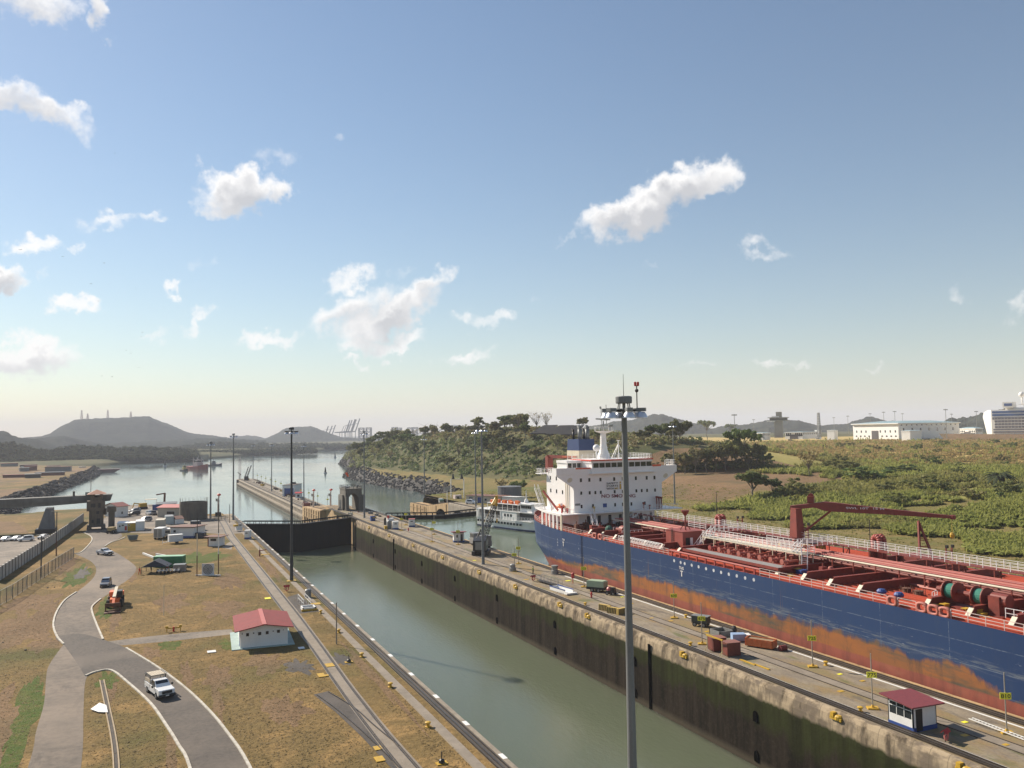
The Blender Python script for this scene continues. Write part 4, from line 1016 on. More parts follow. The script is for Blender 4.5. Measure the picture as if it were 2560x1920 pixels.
# hull marks
for i, (y, z) in enumerate([(116.75, 7.29), (114.91, 7.24), (113.8, 7.21), (111.89, 7.22), (110.06, 7.22), (108.15, 7.2), (106.24, 7.2), (104.42, 7.17), (102.58, 7.17), (100.73, 7.2), (98.85, 7.17), (96.95, 7.22)]):
    m = MB(); m.lathe([(.26, 0), (.26, .01)], (0, 0, 0), 12); me = m.mesh('hull_mark', MARKW); me.transform(Matrix.Translation((80.185, y, z)) @ Matrix.Rotation(pi/2, 4, 'Y')); link('hull_mark', me, ship)
def hull_text(t, y, z, s): text_at('lettering', t, s, Vector((80.17, y, z)), (0, -1, 0), (0, 0, 1), SHIPW, ship, depth=.006)
hull_text('TUG', 115.35, 6.15, .62); hull_text('TUG', 157.5, 6.1, .55)
for (y, z) in ((114.7, 5.0), (157.05, 4.9)):
    m = MB(); m.box(80.165, 80.18, y-.1, y+.1, z, z+.95); m.box(80.165, 80.18, y-.3, y+.3, z+.75, z+.95); m.build('tug_mark', SHIPW, ship)
for i, (y, z) in enumerate(((160.2, 5.8), (160.2, 5.2), (160.2, 4.6), (150.5, 6.2), (150.4, 5.0), (166.5, 7.3))):
    text_at('lettering', ('3 8', '36', '34', '- -', 'T', 'V')[i], .5, Vector((SX-float(np.interp(y, [158, 165, 171], [15.5, 15.05, 14.1]))-.04, y, z)), (.03, -1, 0), (0, 0, 1), MARKW, ship, depth=.006)

# ---------------- superstructure
ZP = 11.35
m = MB(); ph = [(SX-hb_deck(y)+.1, y) for y in (158, 162, 165, 168, 171, 174, 176, 178)]
poly = ph+[(2*SX-x, y) for (x, y) in ph[::-1]]
m.prism(poly, ZP-.22, ZP); m.build('poop_deck', SHIPW, ship)
m = MB(); m.box(86, 105.6, 161, 176, ZD+.5, ZP-.22); m.build('deck_house_base', SHIPW, ship)
for i in range(1, 14, 2):
    x = 86.8+i*1.35; m = MB(); m.box(x, x+.7, 160.92, 161, ZD+.5, 10.4); m.build('dark_opening', pm('dark_recess', (.05, .045, .045), (.03, .028, .03), 1, .8), ship)
for i in range(16):
    x = rnd.uniform(81.8, 104); y = rnd.uniform(152, 159.8)
    m = MB(); h = rnd.uniform(.6, 2.0); m.cbox((x, y, 8+h/2), (rnd.uniform(.5, 1.4), rnd.uniform(.5, 1.2), h)); m.tube((x, y, 8+h*.7), (x+rnd.uniform(-2, 2), y, 8+h*.7), .18, n=6); m.tube((x, y, 8), (x, y, 8+h+.6), .12, n=6)
    m.build('deck_machinery', rnd.choice([REDD, RUST, BLACK, GREYM, REDD]), ship)
ps = [(SX-hb_deck(y)+.05, y) for y in (158.2, 160.3, 162.4, 164.4, 166.6, 169.6)]
for i, (x, y) in enumerate(ps):
    m = MB(); m.cbox((x+.1, y, (zdeck(y)+ZP)/2), (.25, .7 if i in (0, 2, 5) else .5, ZP-zdeck(y))); m.build('side_pillar', CREAMP if i == 0 else SHIPW, ship)
m = MB()
for (a, b) in zip(ps[:-1], ps[1:]): m.bar((a[0]+.1, a[1], ZP-.12), (b[0]+.1, b[1], ZP-.12), .3, .42)
m.build('side_beam', SHIPW, ship)
Z1 = 19.45; YB = 173.4
acc = None
m = MB(); m.box(84.5, 107.1, 160, YB, ZP, Z1); acc = m.build('accommodation_block', SHIPW, ship)
for t3 in ([(84.5, 160.0, 16.6), (80.35, 160.0, 19.42), (84.5, 160, 19.42)], [(107.1, 160.0, 17.1), (107.1, 160, 19.46), (111.15, 160.0, 19.46)]): m = MB(); m.slab(t3, (0, .25, 0)); m.build('wing_bracket', SHIPW, acc)
m = MB()
for (x, z) in ((83.55, 18.45), (108.15, 18.6)): m.slab([(x+.62*cos(t*pi/6)+(.15*sin(t*pi/6)), 159.985, z+.52*sin(t*pi/6)) for t in range(12)], (0, .01, 0))
m.build('bracket_hole', CREAMP, acc)
m = MB(); m.box(80.3, 111.2, 160, 164.2, Z1, Z1+.2); m.box(80.3, 84.6, 159.9, 160.02, Z1+.2, 21.05); m.box(107.0, 111.2, 159.9, 160.02, Z1, 20.95); m.box(84.6, 107, 159.9, 160.02, Z1-.02, 20.9)
m.box(80.3, 80.42, 160, 162, Z1+.2, 21.0); m.box(111.08, 111.2, 160, 164, Z1+.2, 20.95); m.build('bridge_wing', SHIPW, acc)
m = MB(); m.box(83.3, 88, 173.4, 176.8, 19.2, 19.4); m.build('aft_platform', SHIPW, acc)
m = MB(); m.box(84.6, 90, 164.3, YB, Z1+.01, Z1+.13); m.build('aft_wing', SHIPW, acc)
rail_line([(84.7, 164.3, 19.6), (84.7, 173, 19.6)], parent=acc, step=1.2); rail_line([(80.5, 162, 19.6), (80.5, 164.1, 19.6), (84.6, 164.1, 19.6)], parent=acc, step=1.0)
rail_line([(83.4, 173.5, 19.4), (83.4, 176.7, 19.4), (87.9, 176.7, 19.4)], parent=acc, step=1); rail_line([(108.2, 160.3, 20.95), (111.1, 160.3, 20.95), (111.1, 164, 20.95)], parent=acc, step=.9, h=1.2)
def win(x, z, w=.44, h=.62, mat=None):
    m = MB(); m.box(x-w/2-.06, x+w/2+.06, 159.97, 160, z-h/2-.06, z+h/2+.06); f_ = m.build('window', SHIPW, acc)
    m = MB(); m.box(x-w/2, x+w/2, 159.945, 159.968, z-h/2, z+h/2); m.build('pane', mat or GLASS, f_)
for px in (730, 847, 1000, 1190, 1310, 1490, 1640, 1747): q = atY(*e1(px, 1220-(px-730)*.037), 160); win(q.x, q.z, .5, .8)
for px in (735, 852, 930, 1006, 1197, 1310, 1497, 1571, 1645, 1755): q = atY(*e1(px, 1398-(px-735)*.042), 160); win(q.x, q.z, .44, .7)
for px in (740, 897, 1203, 1310, 1428, 1613): q = atY(*e1(px, 1583-(px-740)*.053), 160); win(q.x, q.z, .44, .75)
m = MB(); m.box(91.65, 92.6, 159.95, 160, 12.15, 13.05); m.build('blue_board', BLUE, acc)
m = MB(); m.box(84.7, 86.0, 159.96, 160, 12.9, 13.35); m.build('notice_board', GREYM, acc)
for (px, py) in ((310, 1187), (392, 1195), (315, 1360), (395, 1372), (478, 1385)):
    d = ray(*e1(px, py)); t = 84.5/d.x; yy, zz = d.y*t, CAMH+d.z*t
    xx = 84.5
    m = MB(); m.box(xx-.03, xx, yy-.28, yy+.28, zz-.42, zz+.42); m.build('side_window', GLASS, acc)
m = MB()
for y in (162.4, 163.4): m.tube((84.3, y, ZP), (84.3, y, 17.8), .1, n=6)
m.build('downpipe', CREAMP, acc)
text_at('lettering', 'NO SMOKING', 1.05, Vector((91.2, 159.93, 14.36)), (1, 0, -.035), (0, 0, 1), pm('lettering_maroon', (.23, .02, .04), (.18, .02, .03), 2, .5), acc, width=8.7)
DK = pm('lettering_black', (.02, .02, .03), None, 2, .5)
text_at('lettering', 'SAFETY', .58, Vector((92.6, 159.93, 17.2)), (1, 0, 0), (0, 0, 1), DK, acc, width=2.95)
text_at('lettering', 'STARTS', .58, Vector((92.6, 159.93, 16.62)), (1, 0, 0), (0, 0, 1), DK, acc, width=2.95)
text_at('lettering', 'WITH', .58, Vector((92.6, 159.93, 16.04)), (1, 0, 0), (0, 0, 1), DK, acc, width=1.8)
text_at('lettering', 'ME', .58, Vector((94.6, 159.93, 16.04)), (1, 0, 0), (0, 0, 1), YEL, acc, width=.95)
m = MB(); m.box(95.95, 96.35, 159.94, 159.97, 16.05, 17.2); m.slab([(96.15+.2*cos(t*pi/6), 159.94, 17.52+.2*sin(t*pi/6)) for t in range(12)], (0, .03, 0)); m.build('emblem', YEL, acc)
# wheelhouse
m = MB(); m.box(88.75, 104.5, 159.6, 169, 19.75, 20.9); m.box(88.75, 104.5, 159.6, 169, 21.98, 22.42); m.box(88.95, 104.3, 159.75, 169, 20.85, 22.0); m.box(88.3, 104.9, 159.1, 160, 19.62, 19.78)
m.box(85.0, 88.75, 164.2, 169, 19.6, 20.85); m.box(84.9, 88.75, 163.9, 169, 21.95, 22.5); m.box(85.1, 88.75, 164.3, 169, 20.85, 21.95); wh = m.build('wheelhouse', SHIPW, acc)
m = MB(); m.box(88.6, 104.65, 159.45, 169.1, 22.42, 22.68); m.build('roof_edge', pm('signal_red', (.66, .06, .025), (.56, .05, .025), 1, .5), wh)
m = MB(); m.box(88.75, 104.5, 159.7, 169, 22.682, 22.72); m.build('roof_top', SHIPW, wh)
m = MB(); m.box(85.0, 88.7, 159.82, 159.9, 20.75, 21.05); m.box(104.6, 106.9, 159.82, 159.9, 20.8, 21.2); m.build('red_name_board', pm('signal_orange_red', (.72, .1, .03), (.6, .09, .03), 1, .5), acc)
for k in range(10):
    x = 89.3+k*1.52; m = MB(); m.box(x, x+1.3, 159.7, 159.745, 20.95, 21.95); m.build('bridge_window', GLASS, wh)
for k in range(3): m = MB(); m.box(85.4+k*1.15, 86.3+k*1.15, 164.25, 164.3, 20.9, 21.9); m.build('bridge_window', GLASS, wh)
rail_line([(90.9, 159.7, 22.68), (104.5, 159.7, 22.68), (104.5, 168.8, 22.68)], step=1.1, parent=wh); rail_line([(85.2, 164, 22.5), (88.7, 164, 22.5)], step=1, parent=wh); rail_line([(88.8, 168.9, 22.68), (104.4, 168.9, 22.68)], step=1.4, parent=wh)
m = MB(); m.lathe([(1.75, 22.6), (1.5, 23.0), (.95, 24.6), (.72, 26), (.66, 28.4)], (95.3, 165.6, 0), 14)
m.lathe([(.66, 28.4), (2.1, 28.9), (2.2, 29.0)], (95.5, 165.6, 0), 14)
for z in (24.3, 25.2, 26.2, 27.2): m.box(94.3, 96.3, 165.1, 165.3, z, z+.08)
mast = m.build('radar_mast', SHIPW, ship)
m = MB()
for k in range(12): t = k*pi/6; m.bar((95.5+2.1*cos(t), 165.6+2.1*sin(t), 29), (95.5+2.1*cos(t), 165.6+2.1*sin(t), 29.9), .06)
for k in range(12): t = k*pi/6; t2 = t+pi/6; m.bar((95.5+2.1*cos(t), 165.6+2.1*sin(t), 29.9), (95.5+2.1*cos(t2), 165.6+2.1*sin(t2), 29.9), .06)
m.build('mast_railing', SHIPW, mast)
m = MB(); m.tube((95.4, 165.6, 29), (95.4, 165.6, 31.3), .22, .14, n=8)
for (x, y) in ((94.7, 165.2), (96, 165.2)): m.tube((x, y, 29), (x, y, 35 if x > 95 else 34.2), .07, n=6)
for z in (30.3, 31.4, 32.4, 33.3, 34): m.bar((94.4, 165.2, z), (96.3, 165.2, z), .06)
m.bar((93.2, 165.1, 31.75), (96.9, 165.1, 31.55), .25, .3); m.cbox((96.9, 165, 30.1), (1.1, .6, .6)); m.cbox((95.9, 165.2, 33.8), (.5, .2, .2)); m.cbox((94.5, 165.2, 34.3), (.3, .3, .5))
m.build('mast_head', GALV, mast)
m = MB(); m.ball((93.15, 165, 25.15), .82, 14, 10); m.tube((93.15, 165, 22.7), (93.15, 165, 24.4), .22, n=8); m.build('radome', SHIPW, ship, smooth=True)
m = MB(); m.tube((99.5, 166, 22.7), (99.5, 166, 26.7), .12, n=6); m.bar((99.5, 166, 26), (97.6, 166, 22.7), .1); m.bar((99.5, 166, 26), (101.3, 166, 22.7), .1); m.bar((99.5, 166, 26), (99.5, 168, 22.7), .1); m.lathe([(.1, 0), (.45, .15), (.45, .2)], (99.5, 166, 26.6), 8); m.build('signal_mast', SHIPW, ship)
# funnel
def frust(x0, x1, y0, y1, z0, z1, k=.012):
    return [(x0, y0, z0), (x1, y0, z0), (x1, y1, z0), (x0, y1, z0), (x0+.05, y0+.05, z1), (x1-.05, y0+.05, z1), (x1-.05, y1-.25, z1), (x0+.05, y1-.25, z1)]
FQ = [(0, 3, 2, 1), (4, 5, 6, 7), (0, 1, 5, 4), (1, 2, 6, 5), (2, 3, 7, 6), (3, 0, 4, 7)]
FB = pm('funnel_blue', (.02, .04, .13), (.026, .055, .14), .5, .45)
m = MB(); m.add(frust(93.9, 98.3, 174.9, 181.6, 19.4, 21.9), FQ, 1); m.add(frust(93.92, 98.28, 174.92, 181.3, 21.9, 24.4), FQ, 0); m.add(frust(93.95, 98.25, 174.95, 181.0, 24.4, 27.1), FQ, 1)
fn = m.build('funnel', [CREAMP, FB], ship)
for (x, y) in ((94.9, 176), (96.0, 177.6), (96.9, 176), (94.7, 179), (97.4, 178.6)):
    big = x in (94.9, 96.9); r = .55 if big else .3; h = 30.0 if big else 29.4
    m = MB(); pts = [(x, y, 27), (x, y, h-.5)]+[(x, y+.5-.5*cos(t*pi/8), h-.5+.5*sin(t*pi/8)) for t in range(1, 5)]
    m.path(pts, r, 10); m.build('exhaust_pipe', GREYM if big else STEEL, fn, smooth=True)
# aft provision crane, lifebuoys, boat, stairs
m = MB(); m.tube((88, 179.2, 12), (88, 179.2, 23.4), .55, n=10); m.cbox((88, 179, 21.6), (1.4, 1.4, 3)); m.bar((88, 179, 23.1), (89.6, 171, 23.0), .6, .7); m.build('provision_crane', REDD, ship)
m = MB(); m.cbox((89.4, 171, 23.1), (.5, 5, .35), .2); m.build('crane_boom_cover', pm('faded_orange', (.5, .13, .06), (.4, .1, .05), 1, .6), ship)
m = MB(); m.lathe([(.2, -.3), (.9, -.1), (1.0, .2), (.7, .5), (.2, .75)], (83.6, 164.7, 12.35), 12); m.build('rescue_boat', ORANGE, ship)
stairs((82.6, 171.4, ZP), (82.8, 175.5, 15.9), .9)
m = MB(); m.bar((83.6, 166, 11.5), (82.4, 171, 15.6), .35, .35); m.build('boat_davit', REDL, ship)
rail_line([(SX-hb_deck(171)+.2, 170, ZP), (SX-hb_deck(176)+.2, 177, ZP)], step=1); rail_line([(81.2, 158.1, ZP), (84.4, 158.1, ZP)], step=1.0); rail_line([(87.5, 158.1, ZP), (110, 158.1, ZP)], step=1.1)
for i, (x, y, h, c) in enumerate(((82.1, 161.2, 1.6, RED), (83.2, 160.7, 1.0, RED), (82.7, 162.5, 2.0, SHIPW), (82.4, 166.8, .9, SHIPW), (83.5, 163.5, 1.2, BLACK), (89.0, 159.3, 1.2, YEL), (101.5, 159, 1.6, REDD), (106.1, 158.9, 2.6, REDD), (104.9, 158.9, 2.8, REDD), (105.5, 158.9, 2.7, REDD), (103, 159, 1.0, REDD))):
    m = MB(); m.tube((x, y, ZP), (x, y, ZP+h), .16, n=8); m.lathe([(.3, 0), (.3, .4)], (x, y, ZP+h-.4), 8); m.build('deck_vent', c, ship)
stairs((86.2, 153.4, 8.0), (87.6, 158.0, ZP), .9)
# ------------------------------------------------------------------ vegetation
def GT(px, py, z0=8.0):                     # spot of the right-bank terrain seen here
    d = ray(px, py); d = d/hypot(d.x, d.y); t = 150
    while t < 1600 and (d.x*t < 121 or CAMH+d.z*t > ground_z(d.x*t, d.y*t)): t += 1.5
    return Vector((d.x*t, d.y*t, ground_z(d.x*t, d.y*t)))
def m_leaf(name, cols, trans=.35, s=.25):
    n = NT(name); p = n.coord('world'); oi = n.new('ShaderNodeObjectInfo')
    f = n.noise(p, s, 3, .6); g = n.noise(p, s*6, 2, .6)
    c = n.mix(n.ramp(f, .38, .62), cols[0], cols[1])
    c = n.mix(n.math('MULTIPLY', n.ramp(oi.outputs['Random'], .25, 1.0), .75), c, cols[2])
    c = n.mix(n.math('MULTIPLY', n.ramp(g, .45, .7), .5), c, tuple(x*.45 for x in cols[0]))
    hv = n.new('ShaderNodeHueSaturation'); n.set(hv.inputs['Value'], n.math('ADD', .68, n.math('MULTIPLY', n.math('FRACT', n.math('MULTIPLY', oi.outputs['Random'], 7.31)), .7))); n.L.new(c, hv.inputs['Color']); c = hv.outputs[0]
    n.col(c); n.rough(.65); n.b.inputs['Specular IOR Level'].default_value = .25
    tr = n.new('ShaderNodeBsdfTranslucent'); n.L.new(c, tr.inputs[0]); ms = n.new('ShaderNodeMixShader'); ms.inputs[0].default_value = trans
    out = n.N['Material Output']; n.L.new(n.b.outputs[0], ms.inputs[1]); n.L.new(tr.outputs[0], ms.inputs[2]); n.L.new(ms.outputs[0], out.inputs[0])
    return n.m
LEAFD = m_leaf('leaf_dark', ((.095, .145, .036), (.14, .18, .05), (.17, .165, .058)))
LEAFM = m_leaf('leaf_olive', ((.16, .18, .055), (.21, .205, .072), (.26, .21, .092)))
LEAFL = m_leaf('leaf_light', ((.19, .22, .065), (.25, .27, .09), (.22, .225, .075)))
LEAFY = m_leaf('leaf_dry', ((.29, .235, .105), (.35, .28, .125), (.25, .19, .09)))
LEAFF = m_leaf('leaf_far', ((.04, .05, .028), (.062, .07, .036), (.05, .058, .03)), .03, .03)
LEAFF.node_tree.nodes['Principled BSDF'].inputs['Specular IOR Level'].default_value = 0
BARK = pm('bark', (.2, .17, .13), (.1, .085, .065), 3, .9)

def leaf_cloud(clumps, n_each, size, rs, flat=.6, zs=.75):
    """many leaf-sized faces spread through clumps: [(centre, radius)]"""
    V = []
    for (c, r) in clumps:
        d = rs.normal(size=(n_each, 3)); d /= np.linalg.norm(d, axis=1)[:, None]
        rad = r*(rs.random(n_each)**.45); P = np.array(c)+d*rad[:, None]*np.array([1, 1, zs])
        nrm = d+rs.normal(size=(n_each, 3))*.6+np.array([0, 0, flat]); nrm /= np.linalg.norm(nrm, axis=1)[:, None]
        a = np.cross(nrm, rs.normal(size=(n_each, 3))); a /= np.linalg.norm(a, axis=1)[:, None]; b = np.cross(nrm, a)
        s = size*(.55+.9*rs.random(n_each))[:, None]
        V.append(np.stack([P-a*s*.5-b*s*.35, P+a*s*.5-b*s*.35, P+a*s*.35+b*s*.45, P-a*s*.4+b*s*.4], 1).reshape(-1, 3))
    V = np.concatenate(V); F = np.arange(len(V)).reshape(-1, 4); return V, F
def limb_mesh(m, p, q, r0, r1, rs, seg=4):
    p = Vector(p); q = Vector(q); prev = p; L_ = (q-p).length
    for i in range(seg):
        t = (i+1)/seg; nx = p.lerp(q, t)+Vector((rs.normal()*.04*L_, rs.normal()*.04*L_, 0))*(1 if i < seg-1 else 0)
        m.tube(prev, nx, r0+(r1-r0)*i/seg, r0+(r1-r0)*(i+1)/seg, 6, cap=False); prev = nx
def make_tree(kind, seed, H=10.0):
    rs = np.random.default_rng(seed); m = MB(); clumps = []
    if kind == 'broad': tb, R, zc, nl, ne, sz = .32, .46, .66, 30, 46, .75
    elif kind == 'tall': tb, R, zc, nl, ne, sz = .38, .3, .66, 28, 44, .7
    elif kind == 'umbrella': tb, R, zc, nl, ne, sz = .58, .55, .82, 26, 42, .7
    elif kind == 'sparse': tb, R, zc, nl, ne, sz = .3, .42, .66, 24, 14, .6
    elif kind == 'bare': tb, R, zc, nl, ne, sz = .35, .42, .68, 26, 2, .5
    else: tb, R, zc, nl, ne, sz = .06, .55, .42, 26, 44, .7
    limb_mesh(m, (0, 0, -.6), (rs.normal()*.3, rs.normal()*.3, H*tb), .022*H, .016*H, rs)
    top = Vector((0, 0, H*tb))
    for k in range(nl):
        a = rs.random()*2*pi; u = rs.random()**.6; rr = R*H*u*(.75+.35*rs.random())
        if kind == 'umbrella': z = H*(zc+.16*(1-u*u)*rs.random()+.04*rs.normal())
        else: z = H*(zc+(1-zc)*.82*sqrt(max(0, 1-u*u))*(rs.random()*1.5-.55)+.03*rs.normal())
        z = max(z, H*tb*.8 if kind != 'bush' else .4)
        c = (rr*cos(a), rr*sin(a), z); clumps.append((c, H*(.07+.07*rs.random())))
        if kind != 'bush' and k % (1 if kind in ('bare', 'sparse') else 2) == 0: limb_mesh(m, tuple(top-Vector((0, 0, H*tb*.25*rs.random()))), c, .009*H, .0025*H, rs, 3)
    if kind == 'bare':
        for (c, r) in list(clumps):
            for j in range(3): limb_mesh(m, c, (c[0]+rs.normal()*.8, c[1]+rs.normal()*.8, c[2]+rs.random()*1.4), .003*H, .0012*H, rs, 2)
    V, F = leaf_cloud(clumps, ne, sz*H/10, rs)
    return m, V, F
TREES = {}
def tree_proto(key, kind, leaf, seed, H=10.0):
    m, V, F = make_tree(kind, seed, H)
    TREES[key] = (m.mesh('trunk', BARK), npmesh('crown', V, F, leaf), H)
for i, (k, kind, leaf) in enumerate((('broad_dark', 'broad', LEAFD), ('broad_olive', 'broad', LEAFM), ('broad_olive2', 'broad', LEAFM), ('tall_dark', 'tall', LEAFD), ('tall_olive', 'tall', LEAFM), ('umbrella', 'umbrella', LEAFD), ('sparse', 'sparse', LEAFM), ('dry', 'sparse', LEAFY), ('bare', 'bare', LEAFY), ('bush_light', 'bush', LEAFL), ('bush_olive', 'bush', LEAFM), ('bush_dark', 'bush', LEAFD))):
    tree_proto(k, kind, leaf, 100+i)
def plant_tree(key, p, H, label, group=None, name='tree', cat='tree', squash=1.0):
    tm, cm, H0 = TREES[key]; s = H/H0
    o = thing(name, label, cat, p, rnd.uniform(0, 6.28), group); o.scale = (s*squash, s*squash, s)
    link('trunk', tm, o); link('crown', cm, o); return o

# --- trees that stand out one by one
def tree_px(key, px, py, top, label, squash=1.0, cat='tree', z0=8):
    p = GT(px, py, z0); d = hypot(p.x, p.y); q = atD(px, top, d); return plant_tree(key, p, max(2.5, (q.z-p.z)*1.03), label, squash=squash, cat=cat)
tree_px('tall_dark', 1882, 1252, 1176, 'round dark green tree standing alone above the reeds on the brown bank', 1.6)
tree_px('broad_dark', 1932, 1240, 1192, 'small dark tree just behind the lone round tree in the reeds', .9)
tree_px('broad_olive', 1893, 1172, 1110, 'pale yellow-green tree with a leaning trunk at the right end of the tree row', .9)
tree_px('umbrella', 1862, 1170, 1075, 'tall tree with a bright green top in the row above the brown bank', .8)
tree_px('dry', 2023, 1190, 1115, 'thin half-bare tree in the middle of the reed field', .8)
tree_px('umbrella', 1265, 1082, 1040, 'flat-topped dark tree alone on the crest of the hill', .9)
tree_px('tall_dark', 1316, 1076, 1033, 'slim dark tree between bare trees on the hill crest', .7)
tree_px('bare', 1297, 1080, 1032, 'leafless tree left of the slim tree on the hill crest', .8)
tree_px('bare', 1342, 1078, 1028, 'large leafless tree right of the slim tree on the hill crest', 1.0)
tree_px('bare', 1366, 1078, 1030, 'leafless tree at the right end of the bare pair on the crest', .9)
tree_px('bare', 1084, 1085, 1058, 'pale leafless tree with a round crown above the left part of the hill', 1.0)
tree_px('bare', 1137, 1090, 1068, 'leafless tree with crooked branches on the hill, left of the grassy top', .9)
tree_px('umbrella', 1060, 1096, 1073, 'wide flat dark tree on the left skyline of the hill', 1.1)
tree_px('umbrella', 992, 1100, 1076, 'dark flat tree highest on the left shoulder of the hill', 1.0)
tree_px('umbrella', 1826, 1092, 1061, 'dark spreading tree with a bare trunk on the ridge right of the wheelhouse', .9)
tree_px('broad_dark', 1700, 1110, 1045, 'tall dark tree on the ridge just right of the tanker bridge', .9)
tree_px('umbrella', 1768, 1100, 1052, 'dark open tree on the ridge second right of the tanker bridge', .9)
tree_px('broad_dark', 1297, 1243, 1198, 'dark leaning tree by the tank yard behind the white ferry', .9, z0=0)
tree_px('dry', 1260, 1238, 1192, 'brownish bushy tree left of the dark leaning tree behind the ferry', 1.2, z0=0)
tree_px('bush_dark', 2485, 1110, 1096, 'low dark shrub in front of the far brown embankment', 2.2, cat='shrub')
tree_px('bush_dark', 2357, 1108, 1099, 'long low dark bush before the white lock building', 4.0, cat='shrub')
tree_px('bush_dark', 1977, 1104, 1096, 'small round bush near the control tower on the dry plain', 1.6, cat='shrub')
tree_px('bush_olive', 2105, 1178, 1140, 'dark green clump of shrubs in the centre of the reeds', 2.0, cat='shrub')
tree_px('bush_dark', 2165, 1200, 1158, 'widest dark shrub thicket in the reed field', 2.6, cat='shrub')
tree_px('bush_dark', 2250, 1186, 1156, 'dark shrub right of the wide thicket in the reeds', 2.6, cat='shrub')
tree_px('bush_olive', 2320, 1230, 1182, 'olive shrub sloping down before the dark thicket', 2.0, cat='shrub')
tree_px('bush_dark', 2520, 1243, 1190, 'dark bush below the palm at the right edge of the reeds', 1.4, cat='shrub')
tree_px('bush_olive', 2420, 1250, 1212, 'brownish bush left of the palm in the reed field', 1.8, cat='shrub')
tree_px('bush_olive', 1990, 1240, 1190, 'grey-green bush right of the lone round tree', 1.6, cat='shrub')
tree_px('bush_olive', 2240, 1262, 1228, 'feathery dark shrub low in the reeds behind the crane jib', 1.8, cat='shrub')
for i, (px, py, tp, k) in enumerate(((1712, 1186, 1130, 'broad_olive'), (1740, 1184, 1112, 'sparse'), (1766, 1182, 1122, 'tall_olive'), (1790, 1180, 1105, 'broad_olive2'), (1815, 1178, 1100, 'sparse'), (1840, 1174, 1098, 'broad_olive'), (1725, 1178, 1128, 'broad_dark'), (1752, 1172, 1118, 'broad_olive2'), (1780, 1168, 1112, 'broad_dark'), (1805, 1166, 1108, 'broad_olive'), (1832, 1164, 1096, 'sparse'), (1852, 1162, 1100, 'tall_olive'), (1690, 1180, 1128, 'sparse'), (1668, 1176, 1132, 'broad_olive'), (1870, 1176, 1128, 'sparse'), (1912, 1172, 1130, 'broad_dark'))):
    p = GT(px, py); d = hypot(p.x, p.y); q = atD(px, tp, d)
    plant_tree(k, p, (q.z-p.z), 'olive tree in the dense row along the top of the brown bank', 'trees in the row above the brown bank')
for i in range(70):
    px = rnd.uniform(1640, 1925); p = GT(px, 1186-(px-1640)*.045-rnd.uniform(0, 12)); plant_tree(rnd.choice(['bush_dark', 'bush_olive', 'bush_olive']), p, rnd.uniform(2.5, 5), 'bush filling the foot of the tree row above the brown bank', 'bushes under the tree row', 'shrub', 'shrub', 1.3)
for i in range(75):
    az = radians(rnd.uniform(33, 57)); D = rnd.uniform(235, 800); x, y = D*sin(az), D*cos(az)
    if x < 200 or (y > 245 and x < 290): continue
    plant_tree(rnd.choice(['bush_dark', 'bush_olive', 'bush_light', 'bush_light']), (x, y, ground_z(x, y)), rnd.uniform(2.2, 5)*(D/400)**.4, 'shrub scattered in the tall grass of the right bank', 'shrubs scattered over the grassland', 'shrub', 'shrub', rnd.uniform(1.0, 1.9))
# palm
def palm():
    p = GT(2499, 1218); d = hypot(p.x, p.y); H = atD(2499, 1184, d).z-p.z
    o = thing('palm_tree', 'dark palm with drooping fronds at the right edge of the reed field', 'palm', p)
    m = MB(); m.tube((0, 0, -.5), (.3, 0, H*.85), .35, .25, 8); m.build('trunk', BARK, o)
    m = MB()
    for k in range(26):
        a = k*2.4+rnd.uniform(-.2, .2); L_ = rnd.uniform(4.5, 7); up = rnd.uniform(.2, 1.1); pts = []
        for i in range(7):
            t = i/6; pts.append(Vector((.3+cos(a)*L_*t, sin(a)*L_*t, H*.85+up*L_*t*.9-L_*t*t*.85)))
        s = Vector((-sin(a), cos(a), 0))
        for i in range(6):
            w0, w1 = .75*sin(pi*(i+.4)/7), .75*sin(pi*(i+1.4)/7) if i < 5 else .05
            for e in (-1, 1): m.add([pts[i], pts[i+1], pts[i+1]+s*e*w1+Vector((0, 0, -.35*w1)), pts[i]+s*e*w0+Vector((0, 0, -.35*w0))], [(0, 1, 2, 3)])
    m.build('crown', LEAFF, o)
palm()
# --- the wooded hill: many trees nothing tells apart
n_t = 0; tries = 0
while n_t < 165 and tries < 6000:
    tries += 1
    y = rnd.uniform(395, 1125); cx = float(np.interp(y, CREST[:, 0], CREST[:, 1])); x = rnd.uniform(cx-52, cx+70 if y > 620 else cx+40)
    z = ground_z(x, y)
    if z < .8: continue
    v = Vector((x, y, z-CAMH)); dp = v.dot(FWD); px = 1280+FPX*v.dot(RT)/dp; py = 960-FPX*v.dot(UPV)/dp
    if 1300 < px < 1700 and py < 1098 and rnd.random() < .85: continue          # open grassy top
    if 915 < px < 1000 and py > 1135 and rnd.random() < .85: continue           # pale grass slope
    if 1140 < px < 1260 and py < 1085 and rnd.random() < .8: continue
    k = rnd.choices(['broad_dark', 'broad_olive', 'broad_olive2', 'tall_dark', 'tall_olive', 'umbrella', 'sparse', 'dry', 'bare'], [5, 6, 5, 3, 3, 2, 5, 2, 1.3])[0]
    H = rnd.uniform(7, 12.5)
    plant_tree(k, (x, y, z), H, 'tree among the many crowded on the wooded hillside by the water', 'trees on the wooded hillside', squash=rnd.uniform(.9, 1.35)); n_t += 1

